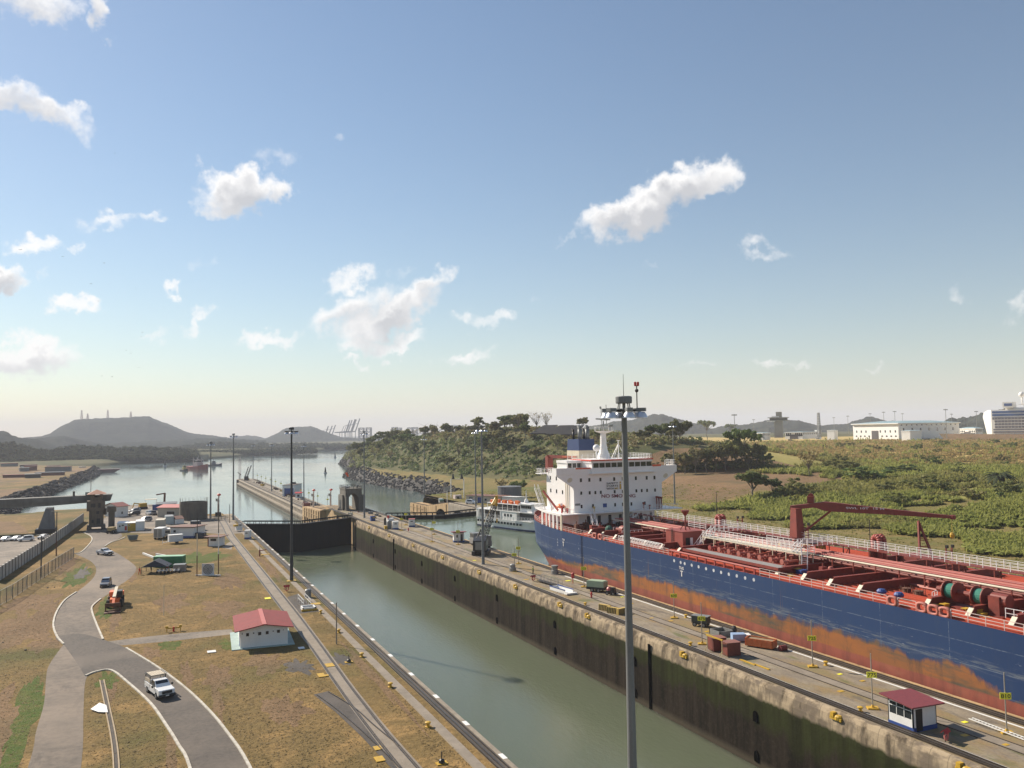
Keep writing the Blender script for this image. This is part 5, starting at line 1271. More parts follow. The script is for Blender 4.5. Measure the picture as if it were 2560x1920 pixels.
# --- ground cover on the hill, reeds and grasses on the field (nobody could count these)
def cover(name, pts, leaf, n_each, size, rad):
    rs = NP; cl = [((p[0], p[1], p[2]+rad*p[3]*.25), rad*p[3]) for p in pts]
    V, F = leaf_cloud(cl, n_each, size, rs, .9); return link(name, npmesh(name, V, F, leaf), kind='stuff')
A_, B_, C_ = [], [], []; F60 = fgrid(60, 77)
for i in range(9000):
    y = rnd.uniform(392, 1130); cx = float(np.interp(y, CREST[:, 0], CREST[:, 1])); x = rnd.uniform(cx-55, cx+120)
    z = ground_z(x, y)
    if z < -2.5: continue
    f = F60(x, y); q = (x, y, z, rnd.uniform(.6, 1.3))
    hgt = z/(max(4, float(np.interp(y, CREST[:, 0], CREST[:, 2]))))
    if hgt > .8 and y < 700: (C_ if rnd.random() < .6 else A_).append(q)
    elif f > .46: A_.append(q)
    else: B_.append(q)
cover('hill_shrubs', A_, LEAFL, 22, .95, 2.4); cover('hill_undergrowth', B_, LEAFD, 22, .95, 2.2); cover('hill_dry_grass', C_, LEAFY, 20, .95, 2.0)
def reeds(name, P, leaf, nb, h, w):
    P = np.array(P); n = len(P); rs = NP
    base = np.repeat(P[:, :3], nb, 0); hs = np.repeat(P[:, 3], nb)*h*(.6+.6*rs.random(n*nb)); sp = np.repeat(P[:, 3], nb)
    base[:, :2] += rs.normal(size=(n*nb, 2))*(.7*sp)[:, None]
    a = rs.random(n*nb)*2*pi; lean = rs.random(n*nb)*.55; d = np.stack([np.cos(a), np.sin(a)], 1)
    b = rs.random(n*nb)*pi; s = np.stack([np.cos(b), np.sin(b), np.zeros(n*nb)], 1)*(w*sp*(.6+.8*rs.random(n*nb)))[:, None]
    mid = base+np.stack([d[:, 0]*lean*hs*.3, d[:, 1]*lean*hs*.3, hs*.62], 1); tip = base+np.stack([d[:, 0]*lean*hs, d[:, 1]*lean*hs, hs*(1-.25*lean)], 1)
    V = np.stack([base-s*.5, base+s*.5, mid+s*.65, mid-s*.65, tip+s*.3, tip-s*.3], 1).reshape(-1, 3)
    k = np.arange(n*nb)[:, None]*6; F = np.concatenate([k+np.array([[0, 1, 2, 3]]), k+np.array([[3, 2, 4, 5]])])
    return link(name, npmesh(name, V, F, leaf), kind='stuff')
REEDG = m_leaf('reed_green', ((.3, .34, .08), (.4, .42, .12), (.36, .35, .1)), .5, .09)
REEDO = m_leaf('reed_olive', ((.28, .28, .08), (.38, .35, .115), (.26, .24, .075)), .5, .09)
REEDT = m_leaf('reed_tan', ((.5, .37, .14), (.58, .43, .18), (.42, .32, .12)), .5, .06)
Rg, Ro, Rt = [], [], []
cnt = 0; F45 = fgrid(45, 55); F14 = fgrid(14, 56)
while cnt < 34000:
    az = radians(rnd.uniform(30, 58)); D = 200*(1000/200)**rnd.random()
    x, y = D*sin(az), D*cos(az)
    if x < 177+6*sin(y*.09)+4*sin(y*.23): continue
    if y > 245 and x < 262 and y > 1.02*x: continue
    if y > 330 and x < 330: continue
    z = ground_z(x, y); cnt += 1
    f = F45(x, y); g = F14(x, y)
    if g < .36: continue
    s = (.65+g*.9)*(D/300)**.55
    tanp = np.clip((x-265)/130, 0, .95)
    r = rnd.random()
    if r < tanp: Rt.append((x, y, z, s*.8))
    elif f > .47: Rg.append((x, y, z, s))
    else: Ro.append((x, y, z, s*.95))
reeds('green_reeds', Rg, REEDG, 3, 1.7, .34); reeds('olive_reeds', Ro, REEDO, 3, 1.5, .34); reeds('dry_reeds', Rt, REEDT, 2, .9, .45)
for nm_, P_, lf_, hh_ in (('green_scrub', Rg, REEDG, 1.5), ('olive_scrub', Ro, REEDO, 1.2), ('dry_scrub', Rt, REEDT, .5)): V_, F_ = leaf_cloud([((p[0], p[1], p[2]+hh_*p[3]*.5), 1.35*p[3]) for p in P_], 20, .72, NP, 4.5, .4); link(nm_, npmesh(nm_, V_, F_, lf_), kind='stuff')
# short rough grass on the flat bank between the reeds and the lock
Pg = []
while len(Pg) < 5000:
    x = rnd.uniform(122, 215); y = rnd.uniform(60, 380)
    if x > 190 and y < 250: continue
    Pg.append((x, y, ground_z(x, y), rnd.uniform(.5, 1)))
reeds('bank_grass', Pg, REEDO, 6, .35, .3)
# rough turf of the left bank
T_ = []
for i in range(26000):
    y = 62+150*rnd.random()**1.5; x = rnd.uniform(-20, 26)
    T_.append(((x, y, .02), rnd.uniform(.08, .2)))
TURF = m_leaf('turf', ((.2, .15, .055), (.3, .2, .08), (.36, .23, .095)), .3, .3)
# --- far-off woods along the other shore
def far_woods():
    cl = []
    def band(pts, D, depth, n, s0, zb=-6):
        xs_ = [p[0] for p in pts]
        for i in range(n):
            px = rnd.uniform(xs_[0], xs_[-1]); py = float(np.interp(px, xs_, [p[1] for p in pts])); t = rnd.random()**.8
            q = atD(px, py, D); az = atan2(q.x, q.y); Dd = D-depth*t; s = s0*rnd.uniform(.5, 1.3)
            z = zb+(q.z-zb)*(1-t)**.8-s*.4+rnd.uniform(-3, 2.5); cl.append(((Dd*sin(az), Dd*cos(az), max(z, zb+s*.4)), s*.75))
    band([c1(-300, 440), c1(0, 428), c1(100, 424), c1(250, 470), c1(400, 492), c1(560, 466), c1(850, 452), c1(1050, 480), c1(1200, 458), c1(1350, 470), c1(1500, 482), c1(1700, 502)], 1650, 260, 2600, 9)
    band([c1(1500, 470), c1(1700, 440), c1(1900, 425), c1(2212, 440), c3(300, 430), c3(600, 440), c3(900, 430), c3(1200, 440), c3(1400, 450)], 2500, 350, 2000, 11)
    band([c1(1600, 520), c1(1900, 500), c1(2212, 510), c3(200, 500), c3(500, 490), c3(800, 470), c3(1000, 470)], 1900, 200, 1000, 8)
    V, F = leaf_cloud(cl, 40, 2.6, NP, 2.5); link('far_woods', npmesh('far_woods', V, F, LEAFF), kind='stuff')
far_woods()
hill([c1(-500, 470), c1(-200, 460), c1(0, 450), c1(100, 446), c1(250, 485), c1(400, 505), c1(560, 482), c1(850, 470), c1(1050, 495), c1(1200, 478), c1(1350, 490), c1(1500, 505), c1(1800, 530)], 1700, 280, base=-8, seed=22, mat=HILLM, rough=.3)
hill([c1(1400, 520), c1(1700, 470), c1(1900, 455), c1(2212, 465), c3(300, 455), c3(600, 462), c3(900, 455), c3(1200, 465), c3(1500, 470), c3(1700, 480)], 2700, 350, base=-8, seed=23, mat=HILLM, rough=.3)
# dark rock slabs on the hillside above the funnel
SLAB = pm('dark_rock', (.05, .048, .05), (.085, .075, .065), .5, .7, coord='world', streak=True)
for (a, b, lb) in ((c5(850, 480), c5(945, 405), 'left dark rock slab on the hill above the funnel'), (c5(985, 490), c5(1080, 408), 'middle dark rock slab on the hill above the funnel'), (c5(1075, 495), c5(1165, 410), 'right dark rock slab on the hill, touching the funnel pipes in view')):
    p = GT(a[0], a[1], 20); q = atD(b[0], b[1], hypot(p.x, p.y)+7)
    w = Vector((9, -5, 0)); up = Vector((0, 0, 3.2))
    m = MB(); m.slab([p-w*.6+up, p+w*.6+up, q+w*.5+up, q-w*.4+up], (.4, -1.0, .6)); o = m.build('rock_slab', SLAB); tag(o, lb, 'rock slab')
# ------------------------------------------------------------------ left bank: roads, house, vehicles, yard
def sheet(name, pts, z, mat, kind='structure'):
    m = MB(); m.add([(p[0], p[1], z) for p in pts], [tuple(range(len(pts)))])
    if name != 'ground_patch': SHEETS.append([(p[0], p[1]) for p in pts])
    me = m.mesh(name, mat)
    import bmesh as bm_
    b = bm_.new(); b.from_mesh(me); bm_.ops.triangulate(b, faces=b.faces[:]); b.to_mesh(me); b.free()
    return link(name, me, kind=kind)
SHEETS = []
def smooth(pts, n=5):
    out = []; P = [Vector((p[0], p[1])) for p in pts]
    for i in range(len(P)-1):
        p0 = P[max(i-1, 0)]; p1 = P[i]; p2 = P[i+1]; p3 = P[min(i+2, len(P)-1)]
        for k in range(n):
            t = k/n; out.append(.5*((2*p1)+(p2-p0)*t+(2*p0-5*p1+4*p2-p3)*t*t+(3*p1-p0-3*p2+p3)*t**3))
    out.append(P[-1]); return [(p.x, p.y) for p in out]
main_L = [(-12.14, 141), (-13.41, 150), (-13.88, 160.6), (-13.55, 171.4), (-12.25, 179.2), (-11.0, 188), (-10.2, 198), (-10.5, 210), (-12.2, 222), (-14.8, 232), (-16.6, 238.5), (-15.57, 241.2), (-14.77, 254.5), (-14.56, 268.3), (-15.65, 279.7), (-18.24, 291.2)]
main_R = [(-8.0, 291), (-7.3, 282), (-7.0, 272), (-9.29, 259.4), (-10.51, 250.7), (-9.0, 243), (-6.5, 232), (-3.2, 214), (-2.2, 204), (-3.2, 192), (-5.2, 182), (-6.7, 173.7), (-7.65, 169.4), (-8.62, 163.1), (-8.41, 157.75), (-7.28, 147.7), (-5.75, 135.4), (-3.2, 130.5)]
sheet('road', smooth(main_L)+smooth(main_R), .012, ASPHD)
sheet('road', smooth([(-10.74, 135), (-12.2, 140.5), (-9, 141), (-5.75, 135.4), (-2.56, 128.4), (1.3, 116), (4.16, 105), (6.1, 95.55), (7.32, 87.7), (8.41, 77.56), (9.0, 60), (9.3, 30)], 4)+smooth([(4.6, 30), (4.3, 60), (3.59, 79.9), (2.84, 86.2), (1.94, 92.2), (.47, 100.7), (-2.04, 110.6), (-4.01, 117.06), (-5.71, 117.24), (-6.78, 115.9), (-8, 122), (-10.74, 135)], 4), .02, ASPH)
sheet('road', smooth([(-10.74, 135), (-11.43, 124.2), (-11.2, 117.8), (-10.27, 106.2), (-9.97, 96.25), (-9.52, 86.3), (-9.3, 50)], 4)+smooth([(-4.6, 50), (-5.19, 84.2), (-6.01, 100), (-6.66, 113.95), (-6.0, 120), (-6, 130)], 4), .016, ASPHD)
sheet('path', smooth([(-5.5, 133.8), (2.1, 134.4), (11.7, 133.5)], 4)+smooth([(11.9, 130.1), (3.6, 129.9), (-3.2, 130.4)], 4), .008, GRAVEL)
# yard ground by the buildings and the car park beyond the wall
sheet('yard', [(-18, 292), (-17.6, 310), (-14, 345), (-13, 400), (8, 396), (18, 330), (28, 318), (28.5, 262), (20, 264), (16, 270), (2, 277), (-7, 284)], .006, GRAVEL)
sheet('car_park', [(-29, 200), (-25.6, 250), (-24, 285), (-33, 287), (-60, 284), (-60, 190)], .006, GRAVEL)
sheet('bare_ground', [(-34, 300), (-55, 300), (-62, 330), (-58, 350), (-44, 345), (-38, 322)], .01, EARTH)
# earth and green patches
def patch(cx, cy, rx, ry, z, mat, seed):
    r = random.Random(seed); n = 90; ph = [(r.uniform(0, 6.3), r.uniform(.04, .13)) for _ in range(9)]
    pts = [(cx+rx*cos(t)*k, cy+ry*sin(t)*k) for t, k in ((2*pi*i/n, 1+sum(a_*sin((j+2)*2*pi*i/n+p_) for j, (p_, a_) in enumerate(ph))+r.uniform(-.07, .07)) for i in range(n))]
    return sheet('ground_patch', pts, z, mat)
patch(-11.7, 101, 1.5, 17, .0092, GREEN, 40); patch(-13.2, 93, 1.0, 9, .0098, EARTH, 41)
patch(-17.5, 150, 4.2, 14, .008, EARTH, 1); patch(-19, 172, 4, 8, .009, EARTH, 2); patch(-13.5, 200, 2.3, 14, .008, GREEN, 4); patch(-15.5, 96, 3.2, 16, .0095, EARTH, 5)
patch(-4.3, 112.5, 1.2, 3.4, .009, GREEN, 6); patch(10.2, 124, .7, 3.5, .009, GREEN, 7); patch(11.5, 215, 5.5, 10, .007, GREEN, 8); patch(3, 127.5, 1.4, 3, .0075, GREEN, 9); patch(-6.5, 160, 1.2, 9, .007, GREEN, 10)
patch(17.6, 108, 1.6, 3.2, .008, TAR, 12); patch(23, 109, 1.2, 3.0, .0085, TAR, 13)
sheet('ground_patch', [(23.2, 155), (25.4, 157), (26, 140), (23.0, 139.6), (22.4, 147)], .008, TAR)
for i, (x, y, rx, ry) in enumerate(((-13, 136, 2.2, 4), (-15.2, 160, 1.4, 12), (-4.6, 150, .8, 9), (-3.2, 200, 1.4, 12), (.5, 124, 1.2, 3), (4.6, 111, .6, 6), (7.2, 98, .5, 7), (-3.6, 108, .5, 5), (2.2, 84, .5, 6), (14, 112, 2.2, 5), (8, 108, 1.6, 5), (12, 150, 3, 8), (4, 160, 2.5, 9), (15, 178, 2.5, 10), (6, 230, 5, 6), (-17, 220, 1.6, 14), (13.5, 92, 2, 5), (24.6, 190, .8, 20), (25, 100, .6, 16))): patch(x, y, rx, ry, .0062+.0001*i, EARTH, 60+i)
# white kerbs
def kerb(pts, label, w=.26):
    P = smooth(pts, 5); m = MB()
    for a, b in zip(P[:-1], P[1:]): m.bar((a[0], a[1], .06), (b[0], b[1], .06), w, .17)
    o = m.build('kerb', KERB); tag(o, label, 'kerb'); return o
KERB = pm('kerb_paint', (.62, .58, .5), (.3, .26, .2), 1.1, .85, coord='world')
kerb([(-2.56, 128.36), (1.3, 116), (4.16, 105), (6.1, 95.55), (7.32, 87.7), (8.41, 77.56), (9.1, 58)], 'white kerb along the outer side of the road under the white truck')
kerb([(-6.78, 115.86), (-5.71, 117.24), (-4.01, 117.06), (-2.04, 110.6), (.47, 100.7), (1.94, 92.2), (2.84, 86.2), (3.59, 79.9), (4.3, 60)], 'hooked white kerb round the grass island beside the white truck')
kerb([(-7.65, 169.36), (-8.62, 163.1), (-8.41, 157.75), (-7.28, 147.66), (-5.75, 135.4)], 'short white kerb behind the orange loader')
kerb([(-12.25, 179.24), (-13.55, 171.35), (-13.88, 160.64), (-13.41, 150), (-12.14, 141), (-10.74, 135)], 'curved white kerb on the verge side opposite the orange loader')
kerb([(-18.24, 291.2), (-15.65, 279.7), (-14.56, 268.3), (-14.77, 254.5), (-15.57, 241.2), (-16.96, 238.5)], 'white kerb bending round the lawn below the old brown tower')
kerb([(-6.0, 271), (-7.39, 264.6), (-9.29, 259.4), (-10.51, 250.7)], 'white kerb in front of the grey skip')
# inner tow track with its siding
it = thing('tow_track', 'paved tow track with two rails running past the small red-roofed house', 'track', (21.4, 120, 0), absolute=True)
tl = [(20.5, 60), (20.41, 71.7), (20.29, 78.3), (20.28, 89.3), (20.4, 98.8), (20.76, 117.4), (20.8, 145), (21.0, 181), (21.3, 228), (21.3, 256), (22.3, 285), (23, 315)]
tr = [(21.9, 60), (21.78, 71), (21.63, 76.7), (21.55, 83), (21.67, 97.2), (22.13, 114.7), (22.6, 139.4), (22.9, 180), (23.1, 228), (23.2, 256), (24.2, 285), (25, 315)]
m = MB(); yy = [60+5*k for k in range(52)]; li = np.interp(yy, [p[1] for p in tl], [p[0] for p in tl]); ri = np.interp(yy, [p[1] for p in tr], [p[0] for p in tr])
for k in range(len(yy)-1): m.quad((li[k]-.3, yy[k], .03), (ri[k]+.3, yy[k], .03), (ri[k+1]+.3, yy[k+1], .03), (li[k+1]-.3, yy[k+1], .03))
m.build('track_paving', STRIP, it)
for arr in (li, ri):
    m = MB()
    for k in range(len(yy)-1):
        m.bar((arr[k], yy[k], .05), (arr[k+1], yy[k+1], .05), .1, .1)
        m.quad((arr[k]-.22, yy[k], .034), (arr[k]-.07, yy[k], .034), (arr[k+1]-.07, yy[k+1], .034), (arr[k+1]-.22, yy[k+1], .034))
    m.build('rail', RAIL, it)
sheet('tar_bed', [(17.2, 95.8), (18.9, 96.3), (20.3, 89.5), (21.0, 83), (21.8, 76.5), (22.3, 62), (19.2, 62), (19.6, 72), (19.0, 81), (18.2, 89)], .024, TAR)
for pts in (((17.51, 95.5), (18.6, 88.9), (19.54, 80.7), (20.23, 71.8), (20.5, 62)), ((18.89, 95.95), (20.28, 89.3), (20.86, 83.2), (21.63, 76.7))):
    P = smooth(pts, 5); m = MB()
    for a, b in zip(P[:-1], P[1:]): m.bar((a[0], a[1], .06), (b[0], b[1], .06), .1, .1)
    m.build('siding_rail', RAIL, it)
sheet('track_spur', [(17.8, 232), (20.8, 243), (21.2, 238), (19.8, 226)], .02, STRIP)
X_ = np.array([t[0][0] for t in T_]); Y_ = np.array([t[0][1] for t in T_]); ok = ~((X_ > 19.6) & (X_ < 23.6))
for P_ in SHEETS+[[(10.4, 118.5), (19.5, 118.5), (19.5, 132), (10.4, 132)]]: ok &= sdf(P_, X_, Y_) > .4
V_, F_ = leaf_cloud([t for t, k_ in zip(T_, ok) if k_], 4, .085, NP, 2.2); V_[:, 2] = np.maximum(V_[:, 2], .012); link('turf_grass', npmesh('turf_grass', V_, F_, TURF), kind='stuff')
# cover plates
for i, (x, y, w, d, mat, lb) in enumerate(((21.2, 106.85, .5, .8, YEL, 'yellow round cover in the middle of the tow track'), (19.4, 102.9, .4, .8, YEL, 'yellow plate left of the tow track near the dark ground patch'), (20.0, 102.5, .2, .3, YEL, 'small yellow plate touching the left tow rail'), (19.68, 77.0, .35, .5, YEL, 'upper yellow plate beside the siding rail'), (19.17, 74.4, .4, .6, YEL, 'lower yellow plate beside the siding rail'), (19.8, 155.2, .5, .7, YELS, 'pale yellow plate far up the tow track'), (19.38, 117.1, .4, .5, WHITE, 'white plate in the shadow of the red-roofed house'), (8.08, 120.8, .55, .55, WHITE, 'white slab on the grass left of the red-roofed house'))):
    m = MB(); m.box(x-w, x+w, y-d, y+d, .03, .09); tag(m.build('cover_plate', mat), lb, 'cover plate')

# ---- small buildings
def hut(name, label, cat, p, q, depth, h, wall, roof, style='flat', over=.3, rise=.6, base=None, wins=(), door=None, group=None, roofname='roof'):
    p = Vector((p[0], p[1], 0)); q = Vector((q[0], q[1], 0)); d = q-p; W = d.length; a = atan2(d.y, d.x)
    o = thing(name, label, cat, p, a, group)
    m = MB(); m.box(0, W, 0, depth, 0, h)
    if style == 'gable_front': m.slab([(0, .0, h), (W, .0, h), (W/2, .0, h+rise)], (0, depth, 0))
    m.build('wall', wall, o)
    m = MB()
    if style == 'flat': m.box(-over, W+over, -over, depth+over, h+.002, h+.14)
    elif style == 'shed_up': m.slab([(-over, -over, h+rise), (W+over, -over, h+rise), (W+over, depth+over, h), (-over, depth+over, h)], (0, 0, .14))
    elif style == 'gable_side':
        m.slab([(-over, -over, h-.05), (W+over, -over, h-.05), (W+over, depth/2, h+rise), (-over, depth/2, h+rise)], (0, 0, .12)); m.slab([(-over, depth+over, h-.05), (-over, depth/2, h+rise), (W+over, depth/2, h+rise), (W+over, depth+over, h-.05)], (0, 0, .12))
        m.slab([(0, 0, h-.02), (0, depth, h-.02), (0, depth/2, h+rise-.05)], (.1, 0, 0), 1); m.slab([(W-.1, 0, h-.02), (W-.1, depth, h-.02), (W-.1, depth/2, h+rise-.05)], (.1, 0, 0), 1)
    elif style == 'gable_front':
        m.slab([(-over, -over, h-.1), (W/2, -over, h+rise+.03), (W/2, depth+over, h+rise+.03), (-over, depth+over, h-.1)], (0, 0, .12)); m.slab([(W/2, -over, h+rise+.03), (W+over, -over, h-.1), (W+over, depth+over, h-.1), (W/2, depth+over, h+rise+.03)], (0, 0, .12))
    elif style == 'hip':
        m.add([(-over, -over, h), (W+over, -over, h), (W+over, depth+over, h), (-over, depth+over, h), (W*.5, depth*.5, h+rise)], [(0, 1, 4), (1, 2, 4), (2, 3, 4), (3, 0, 4), (3, 2, 1, 0)])
    m.build(roofname, [roof, wall], o)
    if base is not None:
        m = MB(); m.box(-.03, W+.03, -.03, depth+.03, 0, base[1]); m.build('painted_base', base[0], o)
    for (side, u, z, w, hh, mat) in wins:
        m = MB(); g = MB()
        if side == 'f': m.box(u-w/2, u+w/2, -.05, 0, z-hh/2, z+hh/2); g.box(u-w/2+.06, u+w/2-.06, -.058, -.051, z-hh/2+.06, z+hh/2-.06)
        elif side == 'l': m.box(-.05, 0, u-w/2, u+w/2, z-hh/2, z+hh/2); g.box(-.058, -.051, u-w/2+.06, u+w/2-.06, z-hh/2+.06, z+hh/2-.06)
        else: m.box(W, W+.05, u-w/2, u+w/2, z-hh/2, z+hh/2); g.box(W+.051, W+.058, u-w/2+.06, u+w/2-.06, z-hh/2+.06, z+hh/2-.06)
        w_ = m.build('window' if mat is GLASS else 'door', WHITEW if mat is GLASS else mat, o); g.build('pane' if mat is GLASS else 'door_leaf', mat, w_)
    return o
hs = hut('house', 'small white house with a shallow red metal roof beside the tow track', 'house', (11.75, 120.6), (18.05, 120.2), 9.4, 2.5, WHITEW, REDROOF, 'gable_front', .75, .55,
         wins=[('f', u, z, w, h, GLASS) for (u, z, w, h) in ((.25, 2.02, .22, .3), (.95, 1.85, .5, .55), (1.75, 1.98, .28, .3), (2.55, 1.85, .52, .55), (3.55, 1.88, .5, .55), (4.35, 2.0, .28, .26), (5.05, 1.92, .52, .52), (5.7, 2.05, .2, .25))]+[('l', 1.6, 1.1, 1.0, 2.1, BLUE)])
m = MB(); m.slab([(2.86, -.78, 3.10), (3.44, -.78, 3.10), (3.44, 10.2, 3.10), (2.86, 10.2, 3.10)], (0, 0, .14)); m.build('ridge_cap', PINKROOF, hs)
m = MB(); m.box(-1.1, 7.2, -.55, 10.2, 0, .1); m.build('plinth', pm('pale_blue_concrete', (.36, .47, .45), (.27, .35, .33), .8, .8), hs)
# site offices and stores
hut('site_office', 'white cabin with two dark windows beside the yellow cabin', 'cabin', (-8.68, 287.9), (-5.75, 287.8), 7, 2.45, WHITEW, WHITE, 'flat', .1, wins=[('f', .75, 1.65, .5, .6, GLASS), ('f', 1.6, 1.9, .7, .5, GLASS), ('f', 2.45, .95, .6, 1.3, RED)])
hut('site_office', 'yellow cabin between two white cabins', 'cabin', (-5.7, 287.8), (-3.45, 287.75), 5.5, 2.4, YEL, WHITE, 'flat', .1, wins=[('f', .5, 1.8, .4, .5, GLASS)])
hut('site_office', 'plain white cabin right of the yellow cabin', 'cabin', (-3.4, 287.75), (-.95, 287.7), 6.5, 2.75, WHITEW, WHITE, 'flat', .1)
hut('workshop', 'white hut with a rust-brown roof and dark blue base behind the white trailer', 'hut', (6.1, 261.9), (12.2, 258.4), 7, 2.9, WHITEW, BROWNROOF, 'shed_up', .5, .15, base=(BLUE, .5), wins=[('f', 1.3, 1.9, .85, .8, GLASS)])
hut('kiosk', 'small white kiosk with a brown roof near the two tall poles', 'kiosk', (14.66, 235.9), (17.44, 234.3), 3.2, 2.5, WHITEW, BROWNROOF, 'flat', .8, base=(GREYM, .1), wins=[('f', 1.6, 1.75, 1.7, .7, GLASS), ('f', .12, 1.25, .24, 2.4, REDD)])
hut('store_hut', 'beige building with a pale red roof left of the concrete tank', 'building', (3.3, 333), (10.7, 328.3), 9, 3.4, CREAM, PINKROOF, 'gable_side', .4, .8, wins=[('f', 5.2, 1.5, 3.2, 1.2, GLASS)])
hut('store_house', 'white gabled house with a dark red roof behind the brown pillar', 'house', (-10.2, 341.5), (-6.7, 344), 8, 3.8, WHITEW, REDD, 'gable_side', .5, 1.2, wins=[('f', 1.8, 1.4, .7, 1.0, GLASS)])
hut('container', 'beige container left of the grey-blue one', 'container', G(*f3(1300, 845)), G(*f3(1452, 838)), 6, 2.6, CREAM, CREAM, 'flat', .02)
hut('container', 'grey-blue container between the beige container and a red-roofed shed', 'container', G(*f3(1480, 770)), G(*f3(1620, 762)), 7, 2.5, pm('grey_blue_paint', (.4, .47, .48), (.3, .36, .37), 1, .6), GALV, 'flat', .02)
hut('shed', 'low white shed with a small red roof before the concrete tank', 'shed', G(*f3(1640, 762)), G(*f3(1795, 750)), 5, 1.6, WHITEW, BROWNROOF, 'gable_side', .1, .8)
hut('canopy_store', 'dark roofed open store with a blue container at the water edge', 'shed', G(*f3(1330, 520)), G(*f3(1660, 505)), 6, 2.3, pm('shade_wall', (.2, .2, .22), (.14, .14, .15), 1, .8), GREYM, 'gable_side', .5, .6, wins=[('f', 1.6, 1.2, .9, 1.2, GLASS), ('f', 4.5, 1.2, .9, 1.2, GLASS)])
hut('container', 'bright blue container under the dark roofed store', 'container', G(*f3(1250, 522)), G(*f3(1365, 520)), 3, 2.0, BLUE, BLUE, 'flat', .02)
hut('container', 'grey-brown crate behind the dark blue tent', 'container', G(*f3(1605, 1590)), G(*f3(1812, 1580)), 2.2, 1.35, pm('taupe_paint', (.28, .24, .21), (.2, .17, .15), 1, .7), GREYM, 'flat', .02)
gc = hut('container', 'long green container with a pale top behind the dark blue tent', 'container', (1.25, 204.6), (7.25, 202.4), 2.3, 2.25, pm('container_green', (.03, .2, .09), (.02, .13, .06), 1, .55), pm('pale_green', (.3, .55, .36), (.22, .4, .26), 1, .6), 'flat', .03)
wc = thing('canopy', 'thin cream shade canopy at the water edge', 'canopy', G(*f3(1225, 440)))
m = MB(); m.box(-2.4, 2.4, -2, 2, 2.6, 2.75); m.build('canopy_top', CREAMP, wc)
for sx in (-2.2, 2.2):
    for sy in (-1.8, 1.8): m = MB(); m.bar((sx, sy, 0), (sx, sy, 2.6), .12); m.build('leg', WHITE, wc)
# concrete tank
tk = thing('concrete_tank', 'round grey concrete tank ringed with thin rods beside the left lock wall', 'tank', (14.85, 316.5, 0))
m = MB(); m.lathe([(4.65, 0), (4.65, 6.2), (4.4, 6.2), (4.4, 5.6)], (0, 0, 0), 40, cap=False); m.lathe([(4.42, 5.6), (.05, 5.7)], (0, 0, 0), 40, cap=False); m.build('tank_wall', CONCD, tk)
for k in range(20):
    t = 2*pi*k/20; m = MB(); m.bar((4.5*cos(t), 4.5*sin(t), 6.2), (4.5*cos(t), 4.5*sin(t), 7.6), .07); m.build('rod', STEEL, tk)
m = MB()
for s in (-.3, .3): m.bar((4.75, s, 0), (4.75, s, 7.6), .07)
for k in range(18): m.bar((4.75, -.3, .3+k*.4), (4.75, .3, .3+k*.4), .05)
m.build('ladder', STEEL, tk)
# old tower
tw = thing('old_tower', 'brown concrete tower with a hipped terracotta roof at the end of the grey beam bridge', 'tower', (-15.1, 300.0, 0))
m = MB(); m.box(-2.0, 2.0, -2.3, 2.3, .9, 7.0); m.box(-2.6, -1.5, -2.9, 2.6, 0, .9); m.box(1.5, 2.6, -2.9, 2.6, 0, .9); m.box(-2.5, 2.5, -2.8, 2.7, .9, 1.5); m.box(-2.7, 2.4, -2.6, 2.6, 6.0, 9.2); m.box(-1.75, 1.75, -2.2, 2.2, 9.2, 10.0); m.box(2.0, 2.9, -1.5, 2, 4.6, 6.4)
TOWM = m_concrete('tower_concrete', (.17, .135, .1), (.11, .09, .068), (.05, .042, .034), .5, .7)
m.box(-1.75, -.5, -2.2, 2.2, 10, 11.3); m.box(.95, 1.75, -2.2, 2.2, 10, 11.3); m.box(-.5, .95, -2.2, -2.0, 10, 10.3); m.build('tower_body', TOWM, tw)
m = MB(); m.add([(-2.7, -3, 11.3), (2.7, -3, 11.3), (2.7, 3, 11.3), (-2.7, 3, 11.3), (0, 0, 12.7)], [(0, 1, 4), (1, 2, 4), (2, 3, 4), (3, 0, 4), (3, 2, 1, 0)]); m.build('roof', pm('terracotta', (.5, .24, .15), (.4, .18, .11), 1, .7), tw)
for (x0, x1, y, z0, z1) in ((-1.5, -.2, -2.64, 7.2, 8.4), (.6, 1.3, -2.64, 7.0, 8.5), (.2, 1.2, -2.34, 1.9, 3.6), (-1.3, -.6, -2.34, 2.2, 3.2), (.1, .9, -2.34, 5.0, 5.9)):
    m = MB(); m.box(x0, x1, y, y+.03, z0, z1); m.build('window_opening', BLACK, tw)
pl = thing('bridge_pillar', 'dark brown concrete pillar right of the old tower', 'pillar', (-10.6, 297.5, 0)); m = MB(); m.box(-.9, .9, -.9, .9, 0, 5.6); m.build('shaft', TOWM, pl); m = MB(); m.box(-1.3, 1.3, -1.3, 1.3, 5.6, 7.2); m.build('cap', TOWM, pl)
